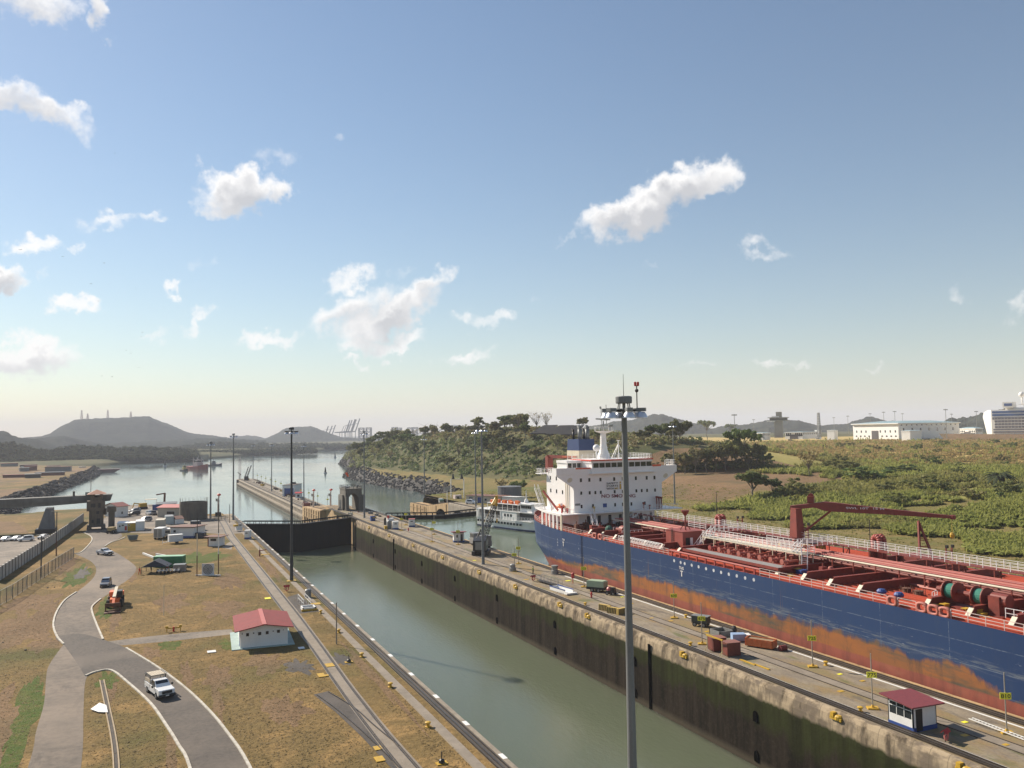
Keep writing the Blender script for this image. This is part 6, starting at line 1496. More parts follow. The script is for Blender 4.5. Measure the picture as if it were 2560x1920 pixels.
# old beam bridge
br = thing('beam_bridge', 'long grey concrete beam bridge crossing on a tapered pier at the left', 'bridge', (-30, 304, 0), absolute=True)
m = MB(); m.slab([(-90, 302.5, 7.3), (-28, 302.5, 7.9), (-11.3, 302.5, 8.7), (-10.6, 302.5, 10.8), (-90, 302.5, 10.0)], (0, 5, 0)); m.box(-90, -11, 302.35, 302.5, 9.15, 9.3); m.box(-90, -11.3, 302.3, 302.5, 8.8, 8.95); m.build('bridge_beam', m_concrete('bridge_concrete', (.2, .195, .18), (.14, .135, .125), (.07, .066, .06), .3, .5), br)
m = MB(); m.add([(-31.5, 296, 0), (-26.6, 296, 0), (-26.6, 301, 0), (-31.5, 301, 0), (-29.2, 297.2, 7.6), (-27.2, 297.2, 7.6), (-27.2, 301, 7.6), (-29.2, 301, 7.6)], FQ); m.build('pier', m_concrete('pier_concrete', (.2, .2, .2), (.15, .15, .15), (.06, .06, .06), .4, .5), br)
m = MB(); m.box(-31.9, -26.2, 295.5, 301.5, 0, 1.2); m.build('pier_base', STEEL, br)
m = MB(); m.box(-22.2, -21.6, 303, 304, 10.6, 12.2); m.build('bridge_post', CONCD, br)
m = MB(); m.box(-18.6, -17.2, 303, 304.4, 10.8, 11.8); m.build('bridge_box', pm('pale_green_box', (.35, .42, .38), (.3, .36, .33), 1, .7), br)

# ---- fences
def fence_thing(name, label, pts, h, style):
    o = thing(name, label, 'fence', (pts[0][0], pts[0][1], 0), absolute=True); P = [Vector((p[0], p[1], 0)) for p in pts]
    if style == 'wall':
        m = MB()
        for a, b in zip(P[:-1], P[1:]): m.bar(a+Vector((0, 0, h/2)), b+Vector((0, 0, h/2)), .25, h)
        m.build('fence_panel', m_concrete('fence_concrete', (.52, .49, .44), (.42, .39, .35), (.24, .22, .2), .4, .5), o)
    for a, b in zip(P[:-1], P[1:]):
        n = max(1, int((b-a).length/3))
        for i in range(n+(b == P[-1])):
            p = a.lerp(b, i/n); m = MB()
            if style == 'wall': m.box(p.x-.2, p.x+.2, p.y-.2, p.y+.2, 0, h+.08); m.build('post', CONCD, o)
            else: m.tube(p, p+Vector((0, 0, h)), .06, n=6); m.build('post', STEEL, o)
    if style == 'mesh':
        m = MB()
        for a, b in zip(P[:-1], P[1:]):
            L_ = (b-a).length; n = int(L_/.45)
            for i in range(n):
                t0, t1 = i/n, min(1, (i+5)/n); p, q = a.lerp(b, t0), a.lerp(b, t1)
                m.bar(p+Vector((0, 0, .1)), q+Vector((0, 0, h-.1)), .022); m.bar(p+Vector((0, 0, h-.1)), q+Vector((0, 0, .1)), .022)
            m.bar(a+Vector((0, 0, h)), b+Vector((0, 0, h)), .06); m.bar(a+Vector((0, 0, .2)), b+Vector((0, 0, .2)), .05)
        m.build('chain_mesh', GALV, o)
    return o
fence_thing('boundary_wall', 'tall grey concrete fence running from the lower left to the old tower', [(-28.1, 200), (-27.88, 203.3), (-24.79, 250.1), (-22.43, 292), (-20.8, 330)], 2.85, 'wall')
fence_thing('chain_fence', 'chain-link fence on the verge between the concrete fence and the road', [(-25, 160), (-23.56, 171), (-22.44, 177.3), (-21.4, 188), (-19.4, 205), (-16.4, 230)], 2.7, 'mesh')
# drainage cut beside the road
patch(-12.9, 203, 1.2, 7.5, .014, TAR, 31)
for i in range(7):
    x, y = rnd.uniform(-20.5, -13.5), rnd.uniform(118, 214)
    m = MB(); r = rnd.uniform(.12, .25); m.ball((0, 0, r*.4), r, 6, 4, .6); o = m.build('stone', CONCD); o.location = (x, y, 0); tag(o, 'loose brown stone on the bare verge left of the road', 'stone', 'stones on the roadside verge')
# gutter on the grass island, sheet, hydrant, poles
P = smooth([(-4.86, 112.8), (-3.75, 100.85), (-2.85, 91), (-2.33, 82.8), (-1.9, 70)], 6); m = MB()
for a, b in zip(P[:-1], P[1:]):
    for s in (-.22, .22): m.bar((a[0]+s, a[1], .06), (b[0]+s, b[1], .06), .12, .14)
    m.bar((a[0], a[1], .02), (b[0], b[1], .02), .34, .04, 1)
o = m.build('drain_channel', [pm('drain_tan', (.4, .3, .18), (.27, .2, .12), 1, .8, coord='world'), TAR]); tag(o, 'narrow tan drain channel down the grass island', 'drain')
m = MB(); m.slab([(-5.4, 101.1, .12), (-4.6, 102.2, .35), (-3.9, 101.2, .3), (-3.65, 99.2, .1), (-4.6, 99.8, .1)], (0, 0, .06)); tag(m.build('tarpaulin', WHITE), 'crumpled white tarpaulin lying by the drain channel', 'tarpaulin')
hy = thing('fire_hydrant', 'red and yellow twin hydrant on the grass left of the house', 'hydrant', (3.72, 136, 0))
m = MB(); m.tube((0, 0, 0), (0, 0, .7), .14, n=8); m.build('hydrant_body', RED, hy)
for s in (-1, 1): m = MB(); m.tube((0, 0, .55), (s*.85, 0, .55), .1, n=6); m.cbox((s*.95, 0, .75), (.4, .3, .3)); m.tube((s*.95, 0, 0), (s*.95, 0, .6), .07, n=6); m.build('hydrant_arm', YEL, hy)
def bare_pole(label, p, h, mats, r=.12, lamp=None, split=None, group=None):
    o = thing('pole', label, 'pole', (p[0], p[1], 0), 0, group)
    z = 0
    for i, (hh, mt) in enumerate(mats): m = MB(); m.tube((0, 0, z), (0, 0, z+hh), r*(1-.12*i), r*(1-.12*(i+1)), 8); m.build('pole_section', mt, o); z += hh
    if lamp: m = MB(); m.bar((0, 0, z), (lamp, 0, z+.2), .08); m.cbox((lamp, 0, z+.2), (.7, .3, .16)); m.build('lamp_arm', GALV, o)
    return o
bare_pole('tall pole with a rusty foot left of the bullseye board', (9.57, 187.4), 12, [(4.2, RUST), (4.6, CREAMP), (3.3, STEEL)], .11)
bare_pole('tallest pole with a rusty foot right of the bullseye board', (13.72, 186.2), 14.9, [(4.4, RUST), (4.4, WHITE), (6, STEEL)], .11)
bare_pole('dark lamp pole on the lawn by the chain-link fence', (-20.6, 203), 8.6, [(8.6, POLED)], .14, -.6)
bare_pole('reddish lamp pole on the lawn behind the dark one', (-20.8, 237.1), 10.9, [(4, RUST), (6.9, POLED)], .15, -.9)
bare_pole('grey lamp pole standing in front of the water right of the bridge post', (-22.3, 398), 14, [(14, GALV)], .13, .5)
bare_pole('thin lamp pole on the far dirt ground at the left edge', (-68, 470), 14, [(14, GALV)], .15, .6)
bare_pole('short dark post by the left lock wall below the signal mast', G(*f4(1480, 742)), 6.2, [(2.4, WOOD), (3.8, STEEL)], .12)
bare_pole('slim wooden marker post on the grass between the house and the lock', (24.19, 117.1), 5.7, [(5.7, pm('weathered_wood', (.3, .25, .2), (.22, .18, .14), 2, .8))], .09)
bare_pole('low white flag post on the grass above the house', G(*c2(1415, 345)), 5, [(5, CREAMP)], .05)
# bullseye board
tb = thing('target_board', 'white board with a black bullseye of rings on the grass', 'board', (10.55, 187.6, 0), atan2(-1.3, 2.32))
m = MB(); m.box(0, 2.66, -.06, .06, 0.1, 2.45); m.build('board', pm('board_grey', (.62, .63, .64), (.52, .53, .55), 1, .6), tb)
for r0, r1 in ((1.06, .93), (.8, .67), (.55, .42), (.3, .12)):
    m = MB(); n = 28; V = []; 
    for k in range(n): t = 2*pi*k/n; V += [(1.33+r0*cos(t), -.07, 1.28+r0*sin(t)), (1.33+r1*cos(t), -.07, 1.28+r1*sin(t))]
    m.add(V, [(2*k, 2*((k+1) % n), 2*((k+1) % n)+1, 2*k+1) for k in range(n)]); m.build('ring', BLACK, tb)
m = MB(); m.bar((-1.3, -.15, .1), (4.2, -.15, .1), .2); m.build('footing', WHITE, tb)
for (a, b, lb) in ((f3(1090, 1285), f3(1290, 1362), 'short white beam lying left of the green container'), (f3(1315, 1300), f3(1650, 1358), 'long white beam lying behind the green container'), (f3(1320, 1330), f3(1480, 1362), 'second white beam beside the long one behind the green container')):
    p, q = G(*a), G(*b); m = MB(); m.bar(p+Vector((0, 0, .25)), q+Vector((0, 0, .25)), .35, .4); tag(m.build('beam', WHITE), lb, 'beam')
# tent and what stands under it
tn = thing('tent', 'dark blue gabled tent on the grass beside the green container', 'tent', (1.9, 197.0, 0), -.25)
m = MB(); m.slab([(-2.7, -2, 1.35), (0, -2, 2.75), (0, 2, 2.75), (-2.7, 2, 1.35)], (0, 0, .05)); m.slab([(0, -2, 2.75), (2.7, -2, 1.35), (2.7, 2, 1.35), (0, 2, 2.75)], (0, 0, .05)); m.slab([(-2.65, -1.95, 1.4), (2.65, -1.95, 1.4), (0, -1.95, 2.72)], (0, .04, 0))
m.build('canopy', pm('navy_canvas', (.03, .045, .075), (.025, .035, .055), 1, .8), tn)
for sx in (-2.6, 2.6):
    for sy in (-1.9, 1.9): m = MB(); m.bar((sx, sy, 0), (sx, sy, 1.4), .08); m.build('leg', STEEL, tn)
def person(label, p, rz, shirt, trousers, hair=(.02, .015, .012), hat=None, pose=0, H=1.68):
    """one continuous skinned body, clothing painted as material zones"""
    o = thing('person', label, 'person', p, rz); k = H/1.75
    J = [(0, 0, .95), (0, .0, 1.2), (0, .01, 1.42), (0, 0, 1.5), (0, -.02, 1.62), (0, -.02, 1.72),
         (.1, 0, .9), (.12, -.06-pose*.15, .5), (.12, .02-pose*.2, .07), (.12, -.14-pose*.2, .03), (-.1, 0, .9), (-.12, .03+pose*.12, .5), (-.12, .1+pose*.2, .07), (-.12, -.05+pose*.2, .03),
         (.19, 0, 1.4), (.25, .05+pose*.1, 1.13), (.26, -.08, .92), (.25, -.12, .8), (-.19, 0, 1.4), (-.25, .03-pose*.1, 1.13), (-.26, -.08-pose*.1, .92), (-.25, -.12-pose*.1, .8)]
    Ed = [(0, 1), (1, 2), (2, 3), (3, 4), (4, 5), (0, 6), (6, 7), (7, 8), (8, 9), (0, 10), (10, 11), (11, 12), (12, 13), (2, 14), (14, 15), (15, 16), (16, 17), (2, 18), (18, 19), (19, 20), (20, 21)]
    R = [.15, .14, .13, .055, .1, .085, .1, .07, .05, .045, .1, .07, .05, .045, .07, .05, .038, .035, .07, .05, .038, .035]
    me = bpy.data.meshes.new('body'); me.from_pydata([(x*k, y*k, z*k) for x, y, z in J], Ed, [])
    b = bpy.data.objects.new('body_skin', me); COL.objects.link(b)
    sk = b.modifiers.new('s', 'SKIN'); sk.use_smooth_shade = True
    for i, r in enumerate(R): me.skin_vertices[0].data[i].radius = (r*k, r*k*.85 if i < 3 else r*k)
    me.skin_vertices[0].data[0].use_root = True
    b.modifiers.new('u', 'SUBSURF').levels = 1
    dg = bpy.context.evaluated_depsgraph_get(); m2 = bpy.data.meshes.new_from_object(b.evaluated_get(dg)); bpy.data.objects.remove(b)
    m2.name = 'body'; m2.materials.clear()
    for mm in (pm('skin', (.3, .17, .11), (.24, .13, .085), 4, .6), shirt, trousers, BLACK): m2.materials.append(mm)
    for f in m2.polygons:
        z = f.center.z/k; x = abs(f.center.x)/k
        f.material_index = 3 if z < .1 else (2 if z < .96 and x < .22 else (1 if z < 1.46 and (z > 1.08 or x < .2) else 0))
    link('body', m2, o)
    m = MB(); m.ball((0, .01*k, 1.69*k), .105*k, 10, 6, .9); m.build('hat' if hat else 'hair', hat or pm('hair', hair, None, 3, .8), o, smooth=True)
    return o
person('person in orange-red work clothes walking beside the dark blue tent', (-1.45, 195, 0), .6, pm('orange_cloth', (.72, .12, .04), (.6, .1, .03), 3, .8), pm('orange_cloth', (.7, .12, .04)), pose=1)
person('person in dark clothes standing under the left side of the tent', (.8, 196.3, 0), 2, BLACK, STEEL)
person('person with a red shirt standing among the motorbikes', (4.0, 196.0, 0), 0, RED, BLACK)
for i in range(6):
    x = 2.3+i*.75; lb = 'white motorbike parked in the row before the tent'
    mb_ = thing('motorbike', lb, 'motorbike', (x, 194.6-.16*i, 0), rnd.uniform(.2, .6), 'motorbikes in front of the tent')
    m = MB(); m.tube((-.04, -.62, .3), (.04, -.62, .3), .3, n=12); m.build('wheel', RUBBER, mb_); m = MB(); m.tube((-.04, .62, .3), (.04, .62, .3), .3, n=12); m.build('wheel', RUBBER, mb_)
    m = MB(); m.cbox((0, 0, .62), (.26, .95, .3)); m.bar((0, -.3, .75), (0, -.62, .35), .07); m.bar((-.3, -.35, 1.0), (.3, -.35, 1.0), .05); m.bar((0, -.35, .7), (0, -.33, 1.0), .08); m.build('motorbike_frame', WHITE, mb_)
    m = MB(); m.cbox((0, .35, .85), (.25, .6, .14)); m.build('seat', BLACK, mb_)
# ------------------------------------------------------------------ vehicles
def wheel_set(o, pos, r, w, n=14):
    for (x, y) in pos:
        s = 1 if y > 0 else -1
        m = MB(); m.tube((x, y-w/2, r), (x, y+w/2, r), r, n=n); t = m.build('wheel', RUBBER, o)
        m = MB(); m.tube((x, y+s*w*.42, r), (x, y+s*w*.54, r), r*.58, n=n); m.build('rim', GALV, t)
def loft(m, secs, mat=0):
    """secs: list of (x, halfwidth_bottom, z_bottom, halfwidth_top, z_top)"""
    V = []; F = []
    for (x, wb, zb, wt, zt) in secs: V += [(x, -wb, zb), (x, wb, zb), (x, wt, zt), (x, -wt, zt)]
    for j in range(len(secs)-1):
        for k in range(4): F.append((j*4+k, j*4+(k+1) % 4, (j+1)*4+(k+1) % 4, (j+1)*4+k))
    F += [(3, 2, 1, 0), tuple(len(V)-4+k for k in range(4))]
    m.add(V, F, mat)
CARW = pm('car_white', (.8, .8, .79), (.74, .74, .73), 1.5, .25); CARG = pm('car_grey', (.3, .31, .33), (.25, .26, .28), 1.5, .3, .3); CARK = pm('car_black_plastic', (.02, .02, .022), (.03, .03, .03), 3, .5)
LAMPG = pm('lamp_glass', (.6, .6, .58), (.5, .5, .5), 2, .15)
def pickup(label, p, rz, paint, rack=False, s=.95):
    o = thing('pickup_truck', label, 'pickup', (p[0], p[1], 0), rz); o.scale = (s, s, s)
    m = MB(); loft(m, [(2.75, .85, .55, .9, .95), (2.6, .97, .5, .93, 1.12), (1.2, 1.0, .5, .95, 1.22), (1.0, 1.0, .5, .98, 1.2), (-.75, 1.0, .5, .98, 1.22)])
    m.box(-2.75, -.75, -.98, .98, .5, .75); m.box(-2.75, -.78, -1.0, -.86, .75, 1.22); m.box(-2.75, -.78, .86, 1.0, .75, 1.22); m.box(-2.78, -2.68, -.98, .98, .6, 1.22)
    loft(m, [(1.25, .9, 1.19, .8, 1.22), (.45, .92, 1.2, .74, 1.83), (-.55, .92, 1.2, .74, 1.85), (-.78, .92, 1.2, .76, 1.7)])
    b = m.build('body', paint, o)
    m = MB(); m.add([(1.17, -.74, 1.27), (1.17, .74, 1.27), (.52, .68, 1.79), (.52, -.68, 1.79)], [(0, 1, 2, 3)]); m.build('windscreen', GLASS, o)
    for sd_ in (-1, 1):
        m = MB(); m.add([(.95, sd_*.925, 1.26), (-.62, sd_*.925, 1.26), (-.55, sd_*.77, 1.78), (.48, sd_*.77, 1.78)], [(0, 1, 2, 3)]); m.build('side_window', GLASS, o)
        m = MB(); m.cbox((.95, sd_*1.14, 1.32), (.14, .22, .24)); m.build('mirror', CARK, o)
        m = MB(); m.cbox((2.66, sd_*.74, .92), (.16, .3, .24)); m.build('headlight', LAMPG, o)
    m = MB(); m.box(2.62, 2.79, -.58, .58, .72, 1.06); m.build('grille', CARK, o)
    m = MB(); m.box(2.6, 2.92, -.98, .98, .42, .66); m.build('bumper', CARK, o); m = MB(); m.box(2.925, 2.935, -.2, .2, .48, .6); m.build('number_plate', WHITE, o)
    wheel_set(o, [(1.75, .88), (1.75, -.88), (-1.75, .88), (-1.75, -.88)], .4, .28)
    if rack:
        m = MB()
        for x in (-2.6, -.85):
            for y in (-.9, .9): m.bar((x, y, 1.2), (x, y, 2.1), .08)
            m.bar((x, -1, 2.1), (x, 1, 2.1), .08)
        for y in (-.95, .95): m.bar((-2.8, y, 2.1), (-.6, y, 2.1), .07); m.bar((-2.8, y, 2.3), (-.3, y, 2.3), .05)
        m.build('ladder_rack', STEEL, o)
        m = MB()
        for k in range(6): m.box(-2.75, -.75, -.88+k*.29, -.62+k*.29, 2.12, 2.2)
        m.build('boards', pm('pale_boards', (.55, .47, .36), (.45, .38, .28), 1, .8), o)
        m = MB()
        for y in (-.92, .92):
            for z in (1.42, 1.66): m.box(-2.7, -.8, y-.03, y+.03, z-.09, z+.09)
        m.build('stake_side', pm('pale_boards', (.55, .47, .36)), o)
    return o
pickup('white pickup with stake sides and a loaded rack, coming down the near road', (1.45, 103.9), radians(-74), CARW, True, .93)
pickup('white pickup with an empty bed driving where the roads meet', (-9.75, 232.8), radians(-58), CARW, False, .9)
def car(label, p, rz, paint, suv=False, s=.95, group=None):
    o = thing('parked_car' if group else 'car', label, 'car', (p[0], p[1], 0), rz, group); o.scale = (s, s, s); H = 1.72 if suv else 1.45
    m = MB(); loft(m, [(2.2, .72, .4, .75, .72), (2.05, .84, .3, .8, .85), (1.0, .88, .28, .84, .98), (-1.4, .88, .28, .85, 1.02), (-2.05, .84, .3, .8, 1.0 if suv else .98), (-2.2, .76, .4, .76, .85)])
    loft(m, [(1.15, .8, .96, .74, .99), (.35, .82, .97, .66, H-.05), (-.9, .82, .98, .66, H), (-1.95 if suv else -1.55, .8, .98, .66, H-.12 if suv else H-.25), (-2.1, .8, .98, .74, 1.02)])
    m.build('body', paint, o)
    m = MB(); m.add([(1.08, -.66, 1.02), (1.08, .66, 1.02), (.42, .6, H-.09), (.42, -.6, H-.09)], [(0, 1, 2, 3)]); m.build('windscreen', GLASS, o)
    for sd_ in (-1, 1):
        m = MB(); m.add([(.75, sd_*.825, 1.03), (-1.6, sd_*.825, 1.05), (-1.4, sd_*.7, H-.16), (.36, sd_*.7, H-.12)], [(0, 1, 2, 3)]); m.build('side_window', GLASS, o)
        m = MB(); m.cbox((2.1, sd_*.6, .7), (.12, .3, .16)); m.build('headlight', LAMPG, o)
    m = MB(); m.box(2.08, 2.23, -.6, .6, .4, .6); m.build('bumper', CARK, o)
    wheel_set(o, [(1.4, .78), (1.4, -.78), (-1.4, .78), (-1.4, -.78)], .33, .22)
    return o
car('grey car coming round the bend behind the orange loader', (-7.4, 183.6), radians(-97), CARG, True)
CG = 'cars parked beyond the concrete fence'
car('white saloon parked at the left edge of the car park', (-37.4, 279.8), radians(-125), CARW, False, .9, CG)
car('white saloon parked half hidden behind the white estate', (-34.7, 279.6), radians(-120), CARW, False, .9, CG)
car('white estate car parked sideways nearest the concrete fence corner', (-32.0, 276.2), radians(-163), CARW, True, .95, CG)
car('white hatchback parked alone at the right end of the car park', (-28.0, 280.2), radians(-115), CARW, False, .9, CG)
for (x, y, a, c, lb) in ((*G(*f3(1205, 600))[:2], -1.2, CARW, 'white van parked by the dark roofed store'), (*G(*f3(1275, 605))[:2], -1.4, CARK, 'black car parked beside the white van in the yard'), (*G(*f3(930, 612))[:2], -2.8, CARK, 'dark car parked in the middle of the yard'), (*G(*f3(945, 560))[:2], -2.8, CARG, 'grey car parked behind the dark one in the yard'), (*G(*f3(1130, 715))[:2], -2.6, CARG, 'grey car parked right of the white cabins')): car(lb, (x, y), a, c, True, 1.0)
# orange telehandler
th = thing('telehandler', 'orange telehandler with its boom lowered, parked on the grass by the road', 'loader', (-5.0, 161.5, 0), radians(-92))
TO = pm('loader_orange', (.85, .17, .045), (.68, .13, .04), 1, .5)
m = MB(); m.box(-3.2, 2.0, -.75, .75, .6, 1.5); m.box(-3.6, -2.4, -1.15, 1.15, .9, 2.0); m.build('chassis', TO, th)
for s in (-1, 1): m = MB(); m.box(-2.6, -.3, s*.55-.38, s*.55+.38, 1.5, 2.35); m.build('side_housing', TO, th)
m = MB(); m.box(-1.0, .8, .3, 1.1, 1.5, 2.6); m.build('cab', CARK, th)
m = MB(); m.bar((-2.9, 0, 2.6), (3.2, 0, 1.9), .5, .5); m.build('boom', CREAMP, th); m = MB(); m.bar((3.0, 0, 1.9), (5.6, 0, 1.0), .4, .4); m.build('boom_tip', TO, th)
m = MB(); m.box(5.6, 5.8, -1.2, 1.2, .9, 1.5); m.box(5.5, 5.7, -1.25, 1.25, .1, .35); m.box(5.6, 7.0, -1.25, 1.25, .05, .16); m.box(5.6, 5.75, -1.2, -1.0, .1, 1.5); m.box(5.6, 5.75, 1.0, 1.2, .1, 1.5); m.build('bucket', RUST, th)
wheel_set(th, [(1.4, 1.05), (1.4, -1.05), (-2.0, 1.05), (-2.0, -1.05)], .7, .45)
# trailers, vans, skip
def trailer(name, label, cat, p, q, depth, h, wall, axle=True, doors=False):
    o = thing(name, label, cat, (p[0], p[1], 0), atan2(q[1]-p[1], q[0]-p[0])); W = hypot(q[0]-p[0], q[1]-p[1])
    m = MB(); m.box(0, W, 0, depth, .55, .55+h); b = m.build('trailer_body', wall, o); m = MB(); m.box(-.05, W+.05, -.05, depth+.05, .55+h, .66+h); m.build('roof', WHITE, o)
    for y in (.15, depth-.15):
        m = MB(); m.tube((W*.6, y-.12, .36), (W*.6, y+.12, .36), .36, n=12); m.build('wheel', RUBBER, o)
        if doors: m = MB(); m.tube((W*.2, y-.12, .36), (W*.2, y+.12, .36), .36, n=12); m.build('wheel', RUBBER, o)
    if axle: m = MB(); m.bar((-1.6, depth/2, .5), (0, depth*.2, .55), .1); m.bar((-1.6, depth/2, .5), (0, depth*.8, .55), .1); m.tube((-1.5, depth/2, 0), (-1.5, depth/2, 1.2), .07, n=6); m.build('drawbar', WHITE, o)
    if doors:
        for k in range(2): m = MB(); m.box(.08+k*W/2, W/2-.04+k*W/2, -.03, 0, .65, .45+h); m.build('rear_door', GALV, o)
    return o
TRW = pm('trailer_white', (.62, .64, .66), (.54, .56, .58), 1, .5)
t1 = trailer('box_trailer', 'white box trailer with a drawbar on the grass before the rust-roofed hut', 'trailer', (5.43, 246.6), (8.98, 247.2), 2, 1.75, TRW)
text_at('lettering', 'REMOLQUE' if False else '- - - -', .4, Vector((2.2, -.02, .95)), (1, 0, 0), (0, 0, 1), STEEL, t1)
trailer('box_truck', 'white box truck seen from behind with two grey doors', 'truck', G(*f3(1270, 1032)), G(*f3(1415, 1028)), 4.5, 2.5, WHITEW, False, True)
v = trailer('van', 'cream van with a dark window parked beside the box truck', 'van', G(*f3(1430, 1008)), G(*f3(1558, 1000)), 4, 1.9, CREAM, False, False)
m = MB(); m.box(.3, 1.9, -.03, 0, 1.5, 2.1); m.build('rear_window', GLASS, v)
sk_ = thing('skip', 'grey open skip on the grass edge by the road', 'skip', G(*f3(840, 1058)), .15)
m = MB(); m.add([(.2, 0, .2), (2.2, 0, .2), (2.2, 1.6, .2), (.2, 1.6, .2), (-.2, -.1, 1.5), (2.5, -.1, 1.5), (2.5, 1.8, 1.5), (-.2, 1.8, 1.5)], [f for f in FQ if f != (4, 5, 6, 7)]); m.build('skip_body', pm('skip_grey', (.13, .17, .17), (.09, .12, .12), 1, .6), sk_)
m = MB(); m.box(-.3, 2.6, -.15, 0, 1.42, 1.55); m.build('rim', GREYM, sk_)
tt = thing('truck_tractor', 'dark blue truck cab half hidden behind the rust-roofed hut', 'truck', G(*f3(2050, 865)), radians(-20))
m = MB(); m.box(-2.2, .4, -1.1, 1.1, .9, 2.8); m.box(.4, 1.6, -.9, .9, .9, 1.7); m.build('cab', pm('truck_navy', (.025, .04, .07), (.02, .03, .05), 1, .4), tt); m = MB(); m.box(-2.3, .2, -1.15, 1.15, 2.8, 2.9); m.build('roof', GALV, tt)
wheel_set(tt, [(1.0, .95), (1.0, -.95), (-1.6, .95), (-1.6, -.95)], .48, .3)
ge = thing('generator', 'dark blue generator unit right of the rust-roofed hut', 'generator', G(*f3(1985, 1010)), -.4); m = MB(); m.box(0, 2.6, 0, 2, .1, 1.6); m.build('housing', pm('truck_navy', (.025, .04, .07)), ge); m = MB(); m.box(.3, 1.0, -.04, 0, .4, 1.3); m.build('vent_panel', BLACK, ge)
ex = thing('excavator', 'yellow excavator at the water edge behind the yard', 'excavator', G(*f3(1085, 500)), .3); m = MB(); m.box(-1.4, 1.4, -1, 1, .9, 2.4); m.build('excavator_body', YEL, ex); m = MB(); m.box(-1.6, 1.6, -1.2, -.6, 0, .9); m.build('track', STEEL, ex); m = MB(); m.box(-1.6, 1.6, .6, 1.2, 0, .9); m.build('track', STEEL, ex); m = MB(); m.bar((-1, 0, 2), (-3.4, 0, 2.6), .4); m.bar((-3.4, 0, 2.6), (-4, 0, .6), .3); m.build('arm', YEL, ex)
cr = thing('jib_post', 'rust-red bent crane post above the dark roofed store', 'crane', G(*f3(1455, 440))); m = MB(); m.tube((0, 0, 0), (.2, 0, 5.2), .45, .4, 8); m.build('post', RUST, cr); m = MB(); m.bar((.5, 0, 5.2), (-3.2, 0, 4.7), .5, .5); m.build('arm', RUST, cr)
lo = thing('dust_loader', 'dusty yellow loader by the foot of the brown pillar', 'loader', G(*f3(545, 920)), 1.2); m = MB(); m.box(-1.2, 1.2, -.8, .8, .8, 1.9); m.build('loader_body', pm('dusty_yellow', (.5, .36, .16), (.38, .27, .13), 1, .7), lo); wheel_set(lo, [(.9, .8), (.9, -.8), (-.9, .8), (-.9, -.8)], .55, .35)

# ------------------------------------------------------------------ light masts
def mast(label, p, H, z=0, ring=1.0, mat=None, dark=False, group='tall light masts along the locks', antenna=False):
    mt = mat or (POLED if dark else POLEM)
    o = thing('light_mast', label, 'light mast', (p[0], p[1], z), 0, group)
    m = MB(); m.lathe([(.55, 0), (.55, .06), (.36, .07), (.34, .5), (.22, H*.6), (.17, H-.3)], (0, 0, 0), 14); m.build('mast_pole', mt, o)
    m = MB(); m.lathe([(.5, 0), (.52, .1), (.52, .4), (.46, .45), (.05, .47)], (0, 0, H+.15), 18); m.lathe([(.1, -.3), (.1, .2)], (0, 0, H), 8)
    for k in range(4): t = k*pi/2+.4; m.bar((.4*cos(t), .4*sin(t), H+.2), (.5*cos(t), .5*sin(t), H-.3), .05)
    m.build('winch_drum', mt, o)
    m = MB(); n = 16
    for k in range(n): t, t2 = 2*pi*k/n, 2*pi*(k+1)/n; m.bar((.62*cos(t), .62*sin(t), H-.3), (.62*cos(t2), .62*sin(t2), H-.3), .1)
    for k in range(6): t = 2*pi*k/6+.25; m.bar((.17*cos(t), .17*sin(t), H-.3), (1.0*cos(t), 1.0*sin(t), H-.28), .08)
    m.build('lamp_ring', STEEL, o)
    for k in range(6):
        t = 2*pi*k/6+.25; cx, cy_ = 1.1*ring*cos(t), 1.1*ring*sin(t)
        m = MB(); m.cbox((cx, cy_, H-.26), (.55, .36, .22), t); m.build('ballast_box', GREYM if not dark else STEEL, o)
        m = MB(); m.lathe([(.2, .32), (.3, .2), (.37, .05), (.4, -.02), (.4, -.05)], (cx, cy_, H-.72), 14, cap=False); m.lathe([(.385, .0), (.02, .01)], (cx, cy_, H-.76), 14, cap=False); m.build('lamp_bowl', pm('lamp_aluminium', (.75, .76, .8), (.62, .64, .7), 3, .3, .45), o, smooth=True)
    if antenna:
        m = MB(); m.tube((0, 0, H+.5), (0, 0, H+2.0), .02, .012, 6); m.build('lightning_rod', STEEL, o)
        m = MB(); m.tube((.78, -.3, H-.3), (.78, -.3, H+1.25), .035, n=6); m.ball((.78, -.3, H+.95), .12, 8, 6); m.build('beacon_post', STEEL, o)
        m = MB()
        for s in (-.1, .1): m.lathe([(.08, 0), (.08, .22), (.03, .26)], (.78+s, -.3, H+1.25), 8)
        m.bar((.66, -.3, H+1.25), (.9, -.3, H+1.25), .05); m.build('red_beacon', RED, o)
    return o
mast('nearest light mast, tall grey pole crossing the whole picture before the tanker', (27.35, 44.85), 30.55, antenna=True)
mast('light mast with a yellow foot on the left wall beside the empty chamber', (26.45, 171.3), 30.1, dark=True)
mast('light mast at the seaward end of the left wall', (27.34, 305.8), 29.5)
mast('light mast rising behind the round concrete tank', (20.2, 311), 26.8)
mast('light mast on the centre wall right of the arched tower', (69.17, 287.2), 29.6)
mast('light mast on the centre wall beside the tracked crane', (67.92, 172), 30.0)
mast('light mast on the right wall in front of the grey tank', (118.3, 306.6), 29.5)
mast('light mast at the tip of the right wall by the dark arches', (118.6, 374), 27.8, -1)
mast('light mast standing on the brown bank right of the tanker bridge', (182.3, 264), 29.8, ground_z(182.3, 264))
mast('light mast on the approach wall nearest the blue-doored building', (74.2, 440), 29.0, -5)
mast('light mast in the middle of the approach wall', (70.2, 532.8), 28.6, -5)
mast('light mast near the far tip of the approach wall', (80.0-3.2, 692), 27.0, -5)
